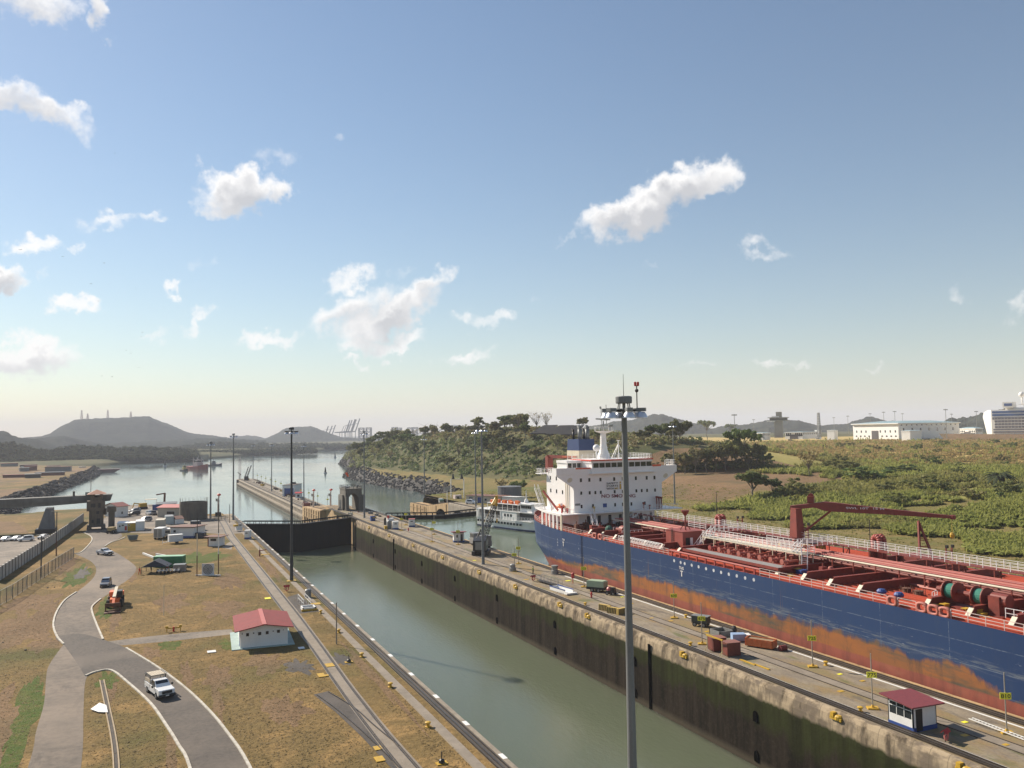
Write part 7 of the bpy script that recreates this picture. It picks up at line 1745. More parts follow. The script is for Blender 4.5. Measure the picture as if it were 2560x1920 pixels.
m = MB(); m.box(25.6, 27.3, 170.6, 172.0, .02, .14); tag(m.build('mast_foot', YEL), 'yellow slab under the mast on the left wall', 'slab')
# ------------------------------------------------------------------ things on the centre wall
def signpost(x, y, num, lb, h=5.6):
    o = thing('distance_marker', 'yellow plate on a post '+lb, 'marker post', (x, y, .03))
    m = MB(); m.tube((0, 0, .3), (0, 0, h), .07, .055, 8); m.build('post', pm('marker_post', (.38, .34, .28), (.28, .25, .2), 2, .7), o)
    m = MB(); m.box(-.55, .55, -.4, .4, 0, .16); m.lathe([(.2, .16), (.12, .4)], (0, 0, 0), 8); m.build('foot', YEL, o)
    m = MB(); m.box(-.5, .5, -.12, -.08, 3.15, 3.75); pl_ = m.build('plate', YELS, o)
    if num: text_at('lettering', num, .52, Vector((-.42, -.125, 3.27)), (1, 0, 0), (0, 0, 1), BLACK, pl_, width=.84, depth=.004)
    o.rotation_euler = (0, 0, -.55)
    return o
for x, y, n, lb in ((68.5, 65, '775', 'left of the white guard booth'), (74, 79.2, '725', 'standing before the most rusted part of the tanker hull'), (74.2, 54.5, '810', 'at the white ladder, rightmost of all'), (68.7, 94, '675', 'left of the dark red steel cabinets'), (74.4, 108.7, '630', 'right of the nearest tall mast, before the hull'), (74.5, 137.8, '525', 'behind the pale green compressor'), (70.2, 160.1, '450', 'set into a grey stepped block'), (75, 168.7, '425', 'between the grey stepped block and the tanker stern'), (69.8, 213.8, '275', 'left of the white booth with the red roof'), (75.4, 229, '225', 'at the ship-side track behind the red-roofed booth'), (70, 243.5, '175', 'right of the rounded grey hood'), (75.4, 257.5, '125', 'behind the white cabinet with the pale red top'), (74, 205, '300', 'half hidden behind the tracked crane house')): signpost(x, y, n, lb)
BG = 'yellow mooring bollards along the lock edges'
def bollard(x, y, label):
    o = thing('bollard', label, 'bollard', (x, y, .03), 0, BG); o.scale = (.85, .85, .8); m = MB(); m.lathe([(.34, 0), (.34, .06), (.2, .1), (.18, .38), (.34, .46), (.36, .58), (.2, .66)], (0, 0, 0), 12); m.build('bollard_body', YEL, o, smooth=False)
for x, y, l in ((66.7, 64.9, 'yellow bollard beside the post reading 775'), (75.9, 79, 'yellow bollard right of the post reading 725'), (66.9, 94.1, 'yellow bollard in front of the post reading 675'), (76.2, 108.2, 'yellow bollard right of the post reading 630'), (66.9, 123.4, 'yellow bollard behind the yellow striped barriers'),
                (26.0, 138.3, 'farthest yellow bollard of the left wall, by the white pit frame'), (25.9, 123.7, 'yellow bollard of the left wall beside the wooden marker post'), (25.8, 109, 'yellow bollard of the left wall below the wooden marker post'), (25.7, 94.6, 'second nearest yellow bollard of the left wall'), (25.6, 80.3, 'nearest yellow bollard of the left wall')): bollard(x, y, l)
# guard booth
bo = thing('guard_booth', 'white guard booth with an open door beside the red lifebuoy stand', 'booth', (66.5, 58.3, .03), 0)
m = MB(); m.box(0, 3.1, .0, .12, .0, 2.35); m.box(0, .1, 0, 2.9, .0, 1.15); m.box(0, .1, 0, .18, 1.15, 2.5); m.box(0, .1, 2.72, 2.9, 1.15, 2.7); m.box(0, 3.1, 2.8, 2.9, 0, 2.6); m.box(3.0, 3.1, 0, 2.9, 0, 2.45); m.box(0, .1, 0, 2.9, 2.3, 2.5)
m.M = None
b_ = m.build('wall', WHITE, bo)
m = MB(); m.box(-.02, 3.12, -.03, 0, 0, .42); m.box(-.03, 0, -.02, 2.92, 0, .42); m.build('painted_base', BLUE, bo)
m = MB(); m.box(.03, .06, .2, 2.7, 1.16, 2.3); m.build('window_glass', GLASS, bo)
m = MB(); m.box(-.02, .12, .98, 1.04, 1.15, 2.32); m.box(-.02, .12, 1.85, 1.91, 1.15, 2.32); m.box(-.02, .12, .15, 2.75, 1.92, 1.98); m.build('window_frame', WHITE, bo)
m = MB(); m.box(.35, 1.2, -.035, -.004, .06, 2.1); m.build('door_opening', BLACK, bo)
m = MB(); m.slab([(-.6, -.5, 2.42), (3.7, -.5, 2.3), (3.7, 3.4, 2.62), (-.6, 3.4, 2.78)], (0, 0, .12)); m.build('roof', pm('booth_roof', (.24, .05, .055), (.17, .04, .045), 3, .6), bo)
b2 = hut('guard_booth', 'white booth with slanting red roof near the tracked crane', 'booth', (74.5, 209.7), (77.2, 209.0), 2.8, 2.45, WHITEW, pm('booth_roof', (.24, .05, .055)), 'shed_up', .55, .25, base=(BLUE, .45), wins=[('f', .9, 1.65, .5, .8, GLASS), ('l', 1.4, 1.7, 1.2, .8, GLASS), ('f', 2.1, 1.2, .6, 1.9, BLACK)])
for (p, q, lb) in (((68.3, 247.3), (70.0, 247.0), 'white cabinet with blue base beside the rounded grey hood'), ((74.6, 251.5), (76.4, 251.0), 'white cabinet with a pale red top and blue base at the ship-side track'), ((25.1, 246.9), (26.35, 246.3), 'white cabinet with blue base on the left wall near the gate')):
    o = hut('control_cabinet', lb, 'cabinet', p, q, 1.7, 2.35, WHITEW, PINKROOF if 'pale red' in lb else WHITE, 'flat', .06, base=(BLUE, .5), wins=[('f', .85 if 'left wall' not in lb else .6, 1.75, .8, .4, GLASS)])
o = thing('winch_hood', 'rounded grey steel hood beside a white cabinet on the centre wall', 'hood', (67.2, 249.3, .03)); m = MB(); m.slab([(0, 0, 0), (1.3, 0, 0), (1.3, 0, 2.0)]+[(.65+.65*cos(t*pi/8), 0, 2.0+.65*sin(t*pi/8)) for t in range(1, 8)]+[(0, 0, 2.0)], (0, 1.6, 0)); m.build('hood', GREYM, o); m = MB(); m.box(-.9, -.1, -.2, .8, 0, 1.0); m.build('yellow_box', YEL, o)
o = thing('waste_bin', 'blue bin with a yellow lid near the foot of the mast by the arch', 'bin', (68.6, 275.5, .03)); m = MB(); m.box(0, 1.5, 0, 1.3, 0, 1.6); m.build('bin_body', BLUE, o); m = MB(); m.slab([(.5, -.4, 1.0), (1.9, -.4, .9), (1.9, 1.2, 1.5), (.5, 1.2, 1.6)], (0, 0, .12)); m.build('lid', YEL, o)
o = thing('bollard_block', 'dark upright cylinder left of the grey hood', 'bollard', (69.8, 262, .03)); m = MB(); m.lathe([(.4, 0), (.4, 2.0), (.2, 2.3)], (0, 0, 0), 10); m.build('cylinder', STEEL, o)
o = thing('boat_box', 'white skiff-like box with a red drum behind the dark cylinder', 'box', (73.3, 272, .03)); m = MB(); m.box(0, 2.2, 0, 1.4, .1, .9); m.build('white_box', WHITE, o); m = MB(); m.tube((.4, .5, .9), (.4, .5, 1.8), .35, n=8); m.build('red_drum', RED, o)
# tracked crane
tc = thing('tracked_crane', 'black and silver lattice-boom crane on tracks beside the light mast', 'crane', (73.2, 186.5, .03), radians(60), absolute=False)
m = MB(); m.box(-2.9, 2.9, -1.9, -1.1, .1, 1.0); m.build('track', STEEL, tc); m = MB(); m.box(-2.9, 2.9, 1.1, 1.9, .1, 1.0); m.build('track', STEEL, tc)
m = MB(); m.box(-2.2, 2.2, -1.1, 1.1, .5, 1.1); m.build('undercarriage', BLACK, tc)
CRB = pm('crane_black', (.035, .035, .038), (.06, .058, .055), 1, .4, .2)
m = MB(); m.box(-3.4, 1.2, -1.5, 1.5, 1.2, 3.6); m.slab([(-3.4, -1.5, 3.6), (-.6, -1.5, 4.3), (1.2, -1.5, 3.6)], (0, 3, 0)); m.build('machine_house', CRB, tc)
m = MB(); m.box(1.2, 2.5, .3, 1.5, 1.3, 3.5); m.box(-3.45, -3.4, -1.2, .9, 1.5, 3.3); m.box(-2.8, 1.0, -1.56, -1.5, 2.3, 3.4); m.build('cab', GALV, tc)
m = MB(); m.box(1.3, 2.3, 1.5, 1.53, 2.1, 3.3); m.box(2.5, 2.53, .4, 1.4, 2.1, 3.3); m.build('cab_window', GLASS, tc)
m = MB(); m.bar((-2.6, -.8, 4.0), (-1.0, 0, 6.0), .15); m.bar((-2.6, .8, 4.0), (-1.0, 0, 6.0), .15); m.bar((-1.0, 0, 6.0), (1, -.8, 3.8), .15); m.bar((-1.0, 0, 6), (1, .8, 3.8), .15); m.build('gantry', STEEL, tc)
bpos = Vector((73.2, 186.5, .03)); ra = radians(60)
def to_local(o_, w): v = Vector(w)-o_.location; a = -o_.rotation_euler.z; return Vector((v.x*cos(a)-v.y*sin(a), v.x*sin(a)+v.y*cos(a), v.z))
tipw = atY(*c5(488, 985), 190.5); b0 = Vector((1.6, 0, 2.2)); b1 = to_local(tc, tipw)
def lattice(m, p, q, w0, w1, n, r=.07):
    p = Vector(p); q = Vector(q); d = (q-p).normalized(); up = Vector((0, 0, 1)) if abs(d.z) < .9 else Vector((0, 1, 0)); a = d.cross(up).normalized(); b = a.cross(d); prev = None
    for i in range(n+1):
        t = i/n; c = p.lerp(q, t); w = (w0+(w1-w0)*t)/2; cs = [c+a*w+b*w, c-a*w+b*w, c-a*w-b*w, c+a*w-b*w]
        for k in range(4):
            m.bar(cs[k], cs[(k+1) % 4], r)
            if prev: m.bar(prev[k], cs[k], r*1.4); m.bar(prev[k], cs[(k+1) % 4], r)
        prev = cs
m = MB(); lattice(m, b0, b1.lerp(b0, .16), 1.1, .9, 14); m.build('boom', CRB, tc)
m = MB(); lattice(m, b1.lerp(b0, .16), b1, .9, .35, 3, .2); m.cbox(tuple(b1), (1.0, .6, 1.2)); m.build('boom_head', YEL, tc)
m = MB(); m.bar(b1, (-1, 0, 6), .035); m.bar(b1, b1+Vector((.3, 0, -5.2)), .035); m.cbox(tuple(b1+Vector((.3, 0, -5.6))), (.45, .35, .9)); m.build('hook', YEL, tc)
o = thing('tow_locomotive', 'grey tow locomotive on the ship-side track behind the tracked crane', 'locomotive', (77.9, 199, .2)); m = MB(); m.box(-1.3, 1.3, -4.5, 4.5, .4, 1.6); m.build('loco_body', pm('loco_grey', (.27, .25, .23), (.19, .18, .17), 1, .5), o)
for y in (-3.2, 3.2): m = MB(); m.box(-1.2, 1.2, y-1.3, y+1.3, 1.6, 3.0); m.build('cab', GALV, o); m = MB(); m.box(-1.23, -1.2, y-1.0, y+1.0, 2.0, 2.8); m.build('cab_window', GLASS, o)
m = MB(); m.box(-1.0, 1.0, -1.6, 1.6, 1.6, 2.1); m.build('winch_cover', BLACK, o)
for y in (-3.4, 3.4): m = MB(); m.tube((-1.25, y, .35), (1.25, y, .35), .42, n=12); m.build('wheel', STEEL, o)
person('person in a green vest and dark trousers standing on the centre wall near the crane', (72.1, 155, .03), .8, pm('green_vest', (.25, .5, .06), (.2, .4, .05), 3, .8), pm('dark_trousers', (.02, .02, .03), None, 3, .8))
# compressor, carts, barriers, boxes
o = thing('compressor', 'pale green compressor on a two-wheel trailer by the post reading 525', 'compressor', (74.6, 133.0, .03), radians(-55)); m = MB(); m.box(-1.7, 1.7, -.9, .9, .9, 1.9); m.box(-1.5, 1.5, -.85, .85, 1.9, 2.0); m.build('hood', pm('pale_green_paint', (.36, .45, .3), (.3, .37, .25), 1, .5), o); m = MB(); m.box(-1.75, 1.75, -.92, .92, .45, .9); m.build('chassis', BLACK, o); wheel_set(o, [(-.6, .9), (-.6, -.9), (.7, .9), (.7, -.9)], .36, .2)
o = thing('welding_cart', 'small red-topped cart right of the pale green compressor', 'cart', (75.2, 129.2, .03), radians(-50)); m = MB(); m.box(-.8, .8, -.5, .5, .4, .75); m.build('chassis', STEEL, o); m = MB(); m.lathe([(.45, .75), (.45, 1.1), (.2, 1.4)], (-.3, 0, 0), 10); m.build('red_tank', pm('faded_red_paint', (.5, .14, .13), (.4, .1, .1), 2, .5), o); m = MB(); m.box(.1, .8, -.4, .4, .75, 1.3); m.build('motor', BLACK, o); wheel_set(o, [(-.5, .55), (-.5, -.55), (.6, .55), (.6, -.55)], .3, .14)
for i, (x, y, a, lb) in enumerate(((67.75, 118.4, -1.2, 'rear yellow barrier block of the striped pair'), (67.9, 116.0, -1.1, 'middle yellow barrier block of the striped pair'), (68.9, 115.0, .3, 'black and yellow striped barrier block facing the booth'))):
    o = thing('barrier', lb, 'barrier', (x, y, .03), a); m = MB(); m.box(-1.1, 1.1, -.25, .25, 0, .95); m.build('barrier_body', pm('barrier_yellow', (.62, .42, .1), (.45, .32, .1), 2, .6), o); m = MB()
    for k in range(7): m.slab([(-1.05+k*.3, -.255, .02), (-.92+k*.3, -.255, .02), (-.78+k*.3, -.255, .93), (-.91+k*.3, -.255, .93)], (0, -.006, 0))
    m.build('stripes', BLACK, o)
o = thing('flat_barge_tray', 'white tray with blue rails lying on the centre wall', 'tray', (68.8, 135.4, .03), radians(-85)); m = MB(); m.box(-3, 2.2, -.9, -.8, .1, .7); m.box(-3, 2.2, .8, .9, .1, .7); m.box(-3, -2.9, -.9, .9, .1, .7); m.box(-3, 2.2, -.9, .9, .05, .15); m.box(2.2, 3.2, -1.1, 1.1, .1, .35); m.build('tray', WHITE, o); m = MB(); m.box(-3.05, 2.2, -.95, -.78, .7, .82); m.box(-3.05, 2.2, .78, .95, .7, .82); m.build('blue_rail', BLUE, o)
o = thing('gangway', 'grey gangway with handrails lying behind the white tray', 'gangway', (69.9, 143, .03), radians(-84)); m = MB(); m.box(-3.8, 3.8, -.5, .5, .3, .42); m.build('gangway_deck', STEEL, o)
for s in (-.5, .5):
    m = MB()
    for k in range(7): m.bar((-3.7+k*1.23, s, .4), (-3.7+k*1.23, s, 1.4), .05)
    m.bar((-3.7, s, 1.4), (3.7, s, 1.4), .06); m.bar((-3.7, s, .9), (3.7, s, .9), .05); m.build('handrail', GALV, o)
o = thing('fog_bin', 'grey stepped concrete block at the ship side of the wall', 'block', (76.2, 153.3, .03)); m = MB(); m.lathe([(.75, 0), (.75, .7), (.6, .75), (.6, 1.3), (.7, 1.35), (.7, 1.7), (.3, 1.8)], (0, 0, 0), 12); m.build('block', GALV, o)
o = thing('fog_bin', 'grey stepped concrete block at the foot of the post reading 450', 'block', (70.0, 160.6, .03)); m = MB(); m.lathe([(.75, 0), (.75, .7), (.6, .75), (.6, 1.3), (.3, 1.5)], (0, 0, 0), 12); m.build('block', GALV, o)
def lifebuoy(p, label, rz=0):
    o = thing('lifebuoy_stand', label, 'lifebuoy', (p[0], p[1], .03), rz); m = MB(); m.tube((0, .12, 0), (0, .12, .9), .05, n=6); m.build('post', STEEL, o)
    m = MB(); n, k = 16, 6; V = []; F = []
    for i in range(n):
        for j in range(k): a, b = 2*pi*i/n, 2*pi*j/k; r = .34+.1*cos(b); V.append((r*cos(a), .1*sin(b), .55+r*sin(a)))
    for i in range(n):
        for j in range(k): F.append((i*k+j, ((i+1) % n)*k+j, ((i+1) % n)*k+(j+1) % k, i*k+(j+1) % k))
    m.add(V, F); m.build('ring', pm('buoy_pale_red', (.6, .2, .16), (.5, .12, .1), 3, .6), o, smooth=True)
    m = MB(); m.slab([(-.55, -.2, .85), (.55, -.2, .85), (.55, .05, 1.15), (-.55, .05, 1.15)], (0, .02, .03)); m.slab([(-.55, .05, 1.15), (.55, .05, 1.15), (.55, .3, .85), (-.55, .3, .85)], (0, .02, .03)); m.build('hood', RED, o)
lifebuoy((67.3, 55.4), 'red lifebuoy stand beside the white guard booth', .3); lifebuoy((68.8, 147.8), 'red lifebuoy stand near the grey gangway', .2); lifebuoy((23.9, 160.4), 'red lifebuoy stand on the left bank by the mast with the yellow foot', .2)
o = thing('call_box', 'red call box on a post near the ship-side track', 'call box', (74.4, 142, .03)); m = MB(); m.tube((0, 0, 0), (0, 0, 1.1), .07, n=6); m.build('post', RED, o); m = MB(); m.lathe([(.3, 1.0), (.32, 1.9), (.1, 2.1)], (0, 0, 0), 8); m.build('box', RED, o)
for (x, y, lb) in ((70.9, 128.5, 'small red hydrant between the tow rails of the centre wall'), (71.3, 241, 'tiny red hydrant near the white cabinet by the hood')):
    o = thing('hydrant', lb, 'hydrant', (x, y, .03)); m = MB(); m.lathe([(.16, 0), (.16, .7), (.22, .75), (.1, 1.0)], (0, 0, 0), 8); m.build('hydrant_body', RED, o); m = MB(); m.tube((-.25, 0, .6), (.25, 0, .6), .07, n=6); m.build('outlet', RED, o)
o = thing('welder', 'dark green machine on wheels behind the post reading 675', 'machine', (74.9, 102.6, .03), radians(-60)); m = MB(); m.box(-1.2, 1.2, -.7, .7, .5, 1.5); m.build('housing', pm('dark_olive', (.05, .06, .045), (.035, .04, .03), 1, .5), o); m = MB(); m.box(-1.3, 1.3, -.75, .75, 1.5, 1.58); m.build('lid', GREYM, o); wheel_set(o, [(-.7, .7), (-.7, -.7), (.7, .7), (.7, -.7)], .34, .18)
o = thing('work_pit', 'grey pit frame with dark blue pump beside the blue box', 'pit', (74.4, 97.2, .03)); m = MB(); m.box(-1.2, 1.2, -1.2, -1.05, 0, .7); m.box(-1.2, 1.2, 1.05, 1.2, 0, .7); m.box(-1.2, -1.05, -1.2, 1.2, 0, .7); m.box(1.05, 1.2, -1.2, 1.2, 0, .7); m.build('pit_frame', GALV, o); m = MB(); m.lathe([(.35, 0), (.35, .9), (.2, 1.2)], (1.6, -.8, 0), 8); m.build('pump', STEEL, o)
o = thing('tool_box', 'pale blue crate between the pit frame and the orange container', 'crate', (74.2, 93.3, .03), -.4); m = MB(); m.box(-.9, .9, -.6, .6, .1, 1.0); m.build('crate', pm('pale_blue', (.3, .42, .6), (.22, .3, .45), 1, .6), o); m = MB(); m.box(.92, 1.6, -.6, .6, .1, .9); m.build('white_panel', WHITE, o)
o = thing('waste_container', 'orange open waste container near the tow track', 'container', (74.7, 89.3, .03), radians(-62)); OC = pm('container_orange', (.68, .19, .06), (.55, .15, .05), 1, .5)
m = MB(); m.box(-1.9, 1.9, -.8, .8, .15, .22); m.box(-1.9, 1.9, -.8, -.72, .15, 1.15); m.box(-1.9, 1.9, .72, .8, .15, 1.15); m.box(-1.9, -1.82, -.8, .8, .15, 1.15); m.box(1.82, 1.9, -.8, .8, .15, 1.15)
for k in range(6): m.box(-1.75+k*.68, -1.65+k*.68, -.86, -.8, .15, 1.15)
m.build('container_body', OC, o); m = MB(); m.box(-1.8, 1.8, -.7, .7, .9, 1.0); m.build('load', WOOD, o)
o = thing('red_roller', 'small dark red roller at the end of the orange container', 'roller', (76.0, 86.6, .03)); m = MB(); m.tube((-.5, 0, .35), (.5, 0, .35), .35, n=10); m.build('drum', pm('maroon', (.2, .03, .03), (.14, .025, .025), 1, .6), o); m = MB(); m.bar((0, 0, .35), (1.0, .4, .6), .08); m.build('handle', STEEL, o)
MARO = pm('maroon_steel', (.19, .045, .03), (.13, .035, .025), .9, .55)
for (x, y, lb) in ((68.6, 90.6, 'rear dark red steel cabinet under the yellow trestle'), (68.7, 87.9, 'front dark red steel cabinet casting a shadow on the grass')):
    o = thing('steel_cabinet', lb, 'cabinet', (x, y, .03), radians(-8)); m = MB(); m.box(-.95, .95, -.75, .75, .1, 1.7); m.build('cabinet_body', MARO, o); m = MB(); m.box(-.9, -.03, -.78, -.75, .2, 1.6); m.build('door', MARO, o); m = MB(); m.box(.03, .9, -.78, -.75, .2, 1.6); m.build('door', MARO, o); m = MB(); m.box(-1, 1, -.8, .8, 1.7, 1.76); m.build('top', pm('maroon_top', (.28, .12, .09), (.2, .08, .06), 1, .6), o)
o = thing('trestle', 'yellow pipe trestle standing over the dark red cabinets', 'trestle', (67.2, 89.3, .03)); m = MB(); m.bar((0, -1.7, 2.1), (0, 1.7, 2.1), .16); m.build('beam', YEL, o)
for s in (-1.55, 1.55):
    m = MB(); m.bar((0, s, 2.1), (0, s, .5), .08)
    for (dx, dy) in ((-.6, -.5), (.6, -.4), (0, .6)): m.bar((0, s, .7), (dx, s+dy, 0), .06)
    m.build('leg', pm('trestle_yellow', (.5, .4, .2), (.38, .3, .16), 2, .6), o)
for (x, y, lb) in ((68.3, 84.2, 'rear yellow plank on the grass of the centre wall'), (68.5, 81.9, 'front yellow plank on the grass of the centre wall')):
    m = MB(); m.box(x-.14, x+.14, y-1.4, y+1.4, .05, .15); tag(m.build('plank', YEL), lb, 'plank')
o = thing('ladder', 'white ladder lying on the ground at the post reading 810', 'ladder', (73.9, 55.3, .05)); m = MB()
for s in (-.25, .25): m.bar((s, -3.6, .12), (s+.1, 2.8, .3), .06, .09)
for k in range(18): m.bar((-.25+.005*k, -3.5+k*.36, .12+k*.01), (.25+.005*k, -3.5+k*.36, .12+k*.01), .045)
m.build('ladder_rails', WHITE, o)
pl_ = [(73.3, 58.2, .3), (69.9, 70.7, .35), (74.9, 72.4, .3), (74.6, 75.5, .3), (70.2, 55.8, .35), (71.4, 52.6, .3), (69.0, 62.5, .3), (73.7, 99.5, .4), (74.3, 121, .35), (75.9, 126.5, .3), (72.9, 107.4, .35), (71.4, 110.4, .3), (74.9, 145, .5), (68.4, 150.2, .5), (75, 190, .5), (68.2, 178, .4)]
for i, (x, y, w) in enumerate(pl_):
    m = MB(); m.box(x-w, x+w, y-w*.7, y+w*.7, .045, .07); o = m.build('cover_plate', YEL if i % 3 else YELS); tag(o, 'flat yellow cover plate set in the paving of the centre wall', 'cover plate', 'yellow cover plates of the centre wall')
# things on the left wall
o = thing('pit_frame', 'white kerbed pit with steps and grey drum on the dark patch by the left wall', 'pit', (24.7, 146, .03)); m = MB()
for (a, b, c, d) in ((-1.1, 1.1, -4.8, -4.6), (-1.1, 1.1, -2.6, -2.4), (-1.1, -.9, -4.8, -2.4), (.9, 1.1, -4.8, -2.4)): m.box(a, b, c, d, 0, .5)
m.build('pit_kerb', WHITE, o); m = MB(); m.box(-1.3, 1.3, -5.1, -4.8, 0, .28); m.build('yellow_step', YEL, o)
m = MB()
for s in (-.6, .6):
    for k in range(4): m.bar((s+.2, -1.5+k*1.9, 0), (s+.2, -1.5+k*1.9, 1.2), .06)
    m.bar((s+.2, -1.5, 1.2), (s+.2, 4.2, 1.2), .06); m.bar((s+.2, -1.5, .6), (s+.2, 4.2, .6), .05)
m.build('handrail', WHITE, o); m = MB(); m.lathe([(.55, 0), (.55, 1.3), (.4, 1.45)], (1.8, 6.8, 0), 12); m.build('drum', GALV, o)
m = MB(); m.box(25.8, 27.4, 145.2, 146.8, .05, .12); tag(m.build('slab', YEL), 'yellow slab beside the white pit on the left wall', 'slab')
for (x, y, h, c, lb) in ((23.7, 107.2, .95, STEEL, 'short dark switch lever below the wooden marker post'), (23.9, 71.1, 1.0, BLACK, 'short dark lamp on a yellow pad, lowest in the picture')):
    o = thing('switch_lever', lb, 'lever', (x, y, .02)); m = MB(); m.tube((0, 0, 0), (0, 0, h), .05, n=6); m.lathe([(.3, 0), (.25, .25), (.1, .35)], (0, 0, .05), 8); m.build('lever', c, o); m = MB(); m.box(-.5, .5, -.35, .35, 0, .06); m.build('pad', YEL, o)
o = thing('valve_stand', 'red valve stand with yellow foot on the left bank before the gate', 'valve', (24.9, 210, .02)); m = MB(); m.tube((0, 0, 0), (0, 0, 1.6), .16, n=8); m.bar((0, 0, 1.3), (1.6, .4, 1.5), .18); m.build('stand', REDD, o); m = MB(); m.tube((0, 0, 1.6), (0, 0, 2.6), .05, n=6); m.build('rod', GALV, o); m = MB(); m.box(.6, 2.6, 1.5, 2.6, 0, .12); m.build('pad', YEL, o)
o = thing('machine_cart', 'white machine with a yellow cover beside the cabinet on the left wall', 'machine', G(*f4(1600, 890)), .2); m = MB(); m.box(0, 1.8, 0, 1.4, .3, 1.5); m.build('machine_body', WHITE, o); m = MB(); m.box(-.6, .6, .4, 1.5, 1.5, 2.0); m.build('cover', YEL, o); m = MB(); m.box(.8, 1.6, .2, 1.2, 1.5, 2.2); m.build('hood', GALV, o)
def signal_mast(label, p, h, z=0):
    o = thing('signal_mast', label, 'signal mast', (p[0], p[1], z)); m = MB(); m.tube((0, 0, 0), (0, 0, h*.72), .42, .34, 10); m.tube((0, 0, h*.72), (.2, 0, h*.95), .3, .25, 8); m.build('pipe', pm('signal_white', (.66, .58, .5), (.5, .4, .34), 1, .6), o)
    m = MB(); m.lathe([(.2, 0), (.75, .25), (.75, .6), (.3, .9)], (.2, 0, h*.9), 10); m.build('head', pm('signal_red', (.42, .09, .07), (.3, .07, .06), 2, .6), o); m = MB(); m.cbox((-.2, 0, h*.62), (1.5, .8, .14)); m.cbox((-.7, -.2, h*.7), (.6, .5, .9)); m.build('platform', GALV, o)
signal_mast('white signal mast with a red head at the end of the left bank', G(*f4(1285, 560)), 7.0)
signal_mast('white signal mast with a red head nearest the red box on the ramp', (67.6, 376), 8.0, -3.0); signal_mast('white signal mast with a dark red head nearest the arched tower', (73.2, 366), 7.9, -2.4)
eq = G(*f4(1150, 700)); o = thing('pipe_rack', 'tan pipe rack with a dark grille beside the concrete tank', 'machinery', eq); m = MB()
for k in range(5): m.bar((k*1.2, 0, 0), (k*1.2, 0, 1.6), .16)
for z in (.6, 1.2): m.tube((0, 0, z), (6, .5, z), .16, n=6)
m.build('pipes', pm('tan_pipe', (.45, .36, .24), (.33, .26, .17), 1, .7), o); m = MB(); m.box(1.6, 3.6, 1.5, 1.7, .8, 2.6); m.build('grille', STEEL, o)
# ------------------------------------------------------------------ approach wall
bb = hut('boat_house', 'white block with a tall blue door and brown roof on the approach wall', 'building', G(*d1(820, 655), -5)[:2], (G(*d1(820, 655), -5)[0]+6.2, G(*d1(820, 655), -5)[1]-3), 14, 6.3, WHITEW, pm('brown_felt', (.1, .075, .065), (.07, .055, .05), 1, .8), 'flat', .15, wins=[('f', 3.7, 2.3, 5.2, 4.5, BLUE)]); bb.location.z = -5.1
m = MB(); m.box(3, 4.4, 9, 11, 6.4, 7.4); m.build('roof_box', STEEL, bb)
h3 = hut('red_roof_hut', 'tiny white hut with a red roof beside the white block on the approach wall', 'hut', G(*d1(1030, 680), -5)[:2], (G(*d1(1030, 680), -5)[0]+3, G(*d1(1030, 680), -5)[1]-1), 4, 2.6, WHITEW, RED, 'gable_side', .4, .5, wins=[('f', 1.6, 1.2, 1.2, 1.2, BLACK)]); h3.location.z = -5.1
o = thing('red_box', 'dark red box with white edges at the top of the ochre ramp', 'box', (65.3, 388.5, -5.1)); m = MB(); m.box(0, 3.2, 0, 2.4, 0, 3.2); m.build('box', MARO, o); m = MB(); m.box(-.1, 3.3, -.1, 0, 0, .25); m.box(-.1, .15, -.1, 0, .25, 3.2); m.box(3.1, 3.3, -.1, 0, .25, 3.2); m.build('edge', CREAMP, o)
wp = (74.6, 326); o = thing('windsock', 'orange windsock on a thin pole behind the arched tower', 'windsock', (76.9, 352, -2.3)); m = MB(); m.tube((0, 0, 0), (0, 0, 15.5), .09, .06, 6); m.build('pole', GALV, o); m = MB(); m.tube((.1, 0, 15.3), (1.0, -.3, 13.6), .55, .3, 8); m.build('sock', pm('windsock_orange', (.85, .13, .04), (.7, .1, .03), 2, .7), o)
dk = thing('derrick', 'dark derrick crane at the far end of the approach wall', 'crane', (70, 676, -5.1)); m = MB(); m.box(-3, 3, -3, 3, 0, 6); m.build('house', STEEL, dk); m = MB(); lattice(m, (1, 0, 5), (7, 0, 22), 1.6, 1, 8, .3); lattice(m, (-2, 0, 5), (3, 0, 20), 1.2, .8, 6, .3); m.build('boom', STEEL, dk)
dk.scale = (.52, .52, .52)
d2_ = thing('derrick', 'small dark crane left of the derrick on the approach wall', 'crane', (66.5, 690, -5.1)); m = MB(); m.tube((0, 0, 0), (0, 0, 11), .5, n=6); m.build('post', STEEL, d2_); m = MB(); m.bar((2.5, 0, 9), (-4, 0, 14), .9, 1.2); m.build('arm', STEEL, d2_)
d2_.scale = (.42, .42, .42)
lt = thing('lattice_tower', 'pale red and white lattice tower at the very tip of the approach wall', 'tower', (67.5, 700, -5.1)); m = MB(); lattice(m, (0, 0, 0), (0, 0, 18), 1.6, 1.4, 12, .09); m.build('frame', pm('pale_lattice', (.6, .5, .47), (.5, .4, .38), .3, .7), lt)
for i in range(34):
    y = rnd.uniform(400, 690); x = rnd.uniform(71.5, 76); lb = 'small piece of dock equipment standing on the approach wall'
    o = thing('dock_equipment', lb, 'equipment', (x, y, -5.1), rnd.uniform(0, 3), 'equipment along the approach wall'); c = rnd.choice([STEEL, RUST, BROWNROOF, GREYM, CREAMP, YEL]); m = MB(); s = rnd.uniform(.5, 1.3); m.cbox((0, 0, s*.5), (s*2, s*1.3, s)); m.build('base', c, o); m = MB(); m.tube((.3, 0, s), (.3, 0, s*1.6), s*.25, n=7); m.build('top', STEEL, o)
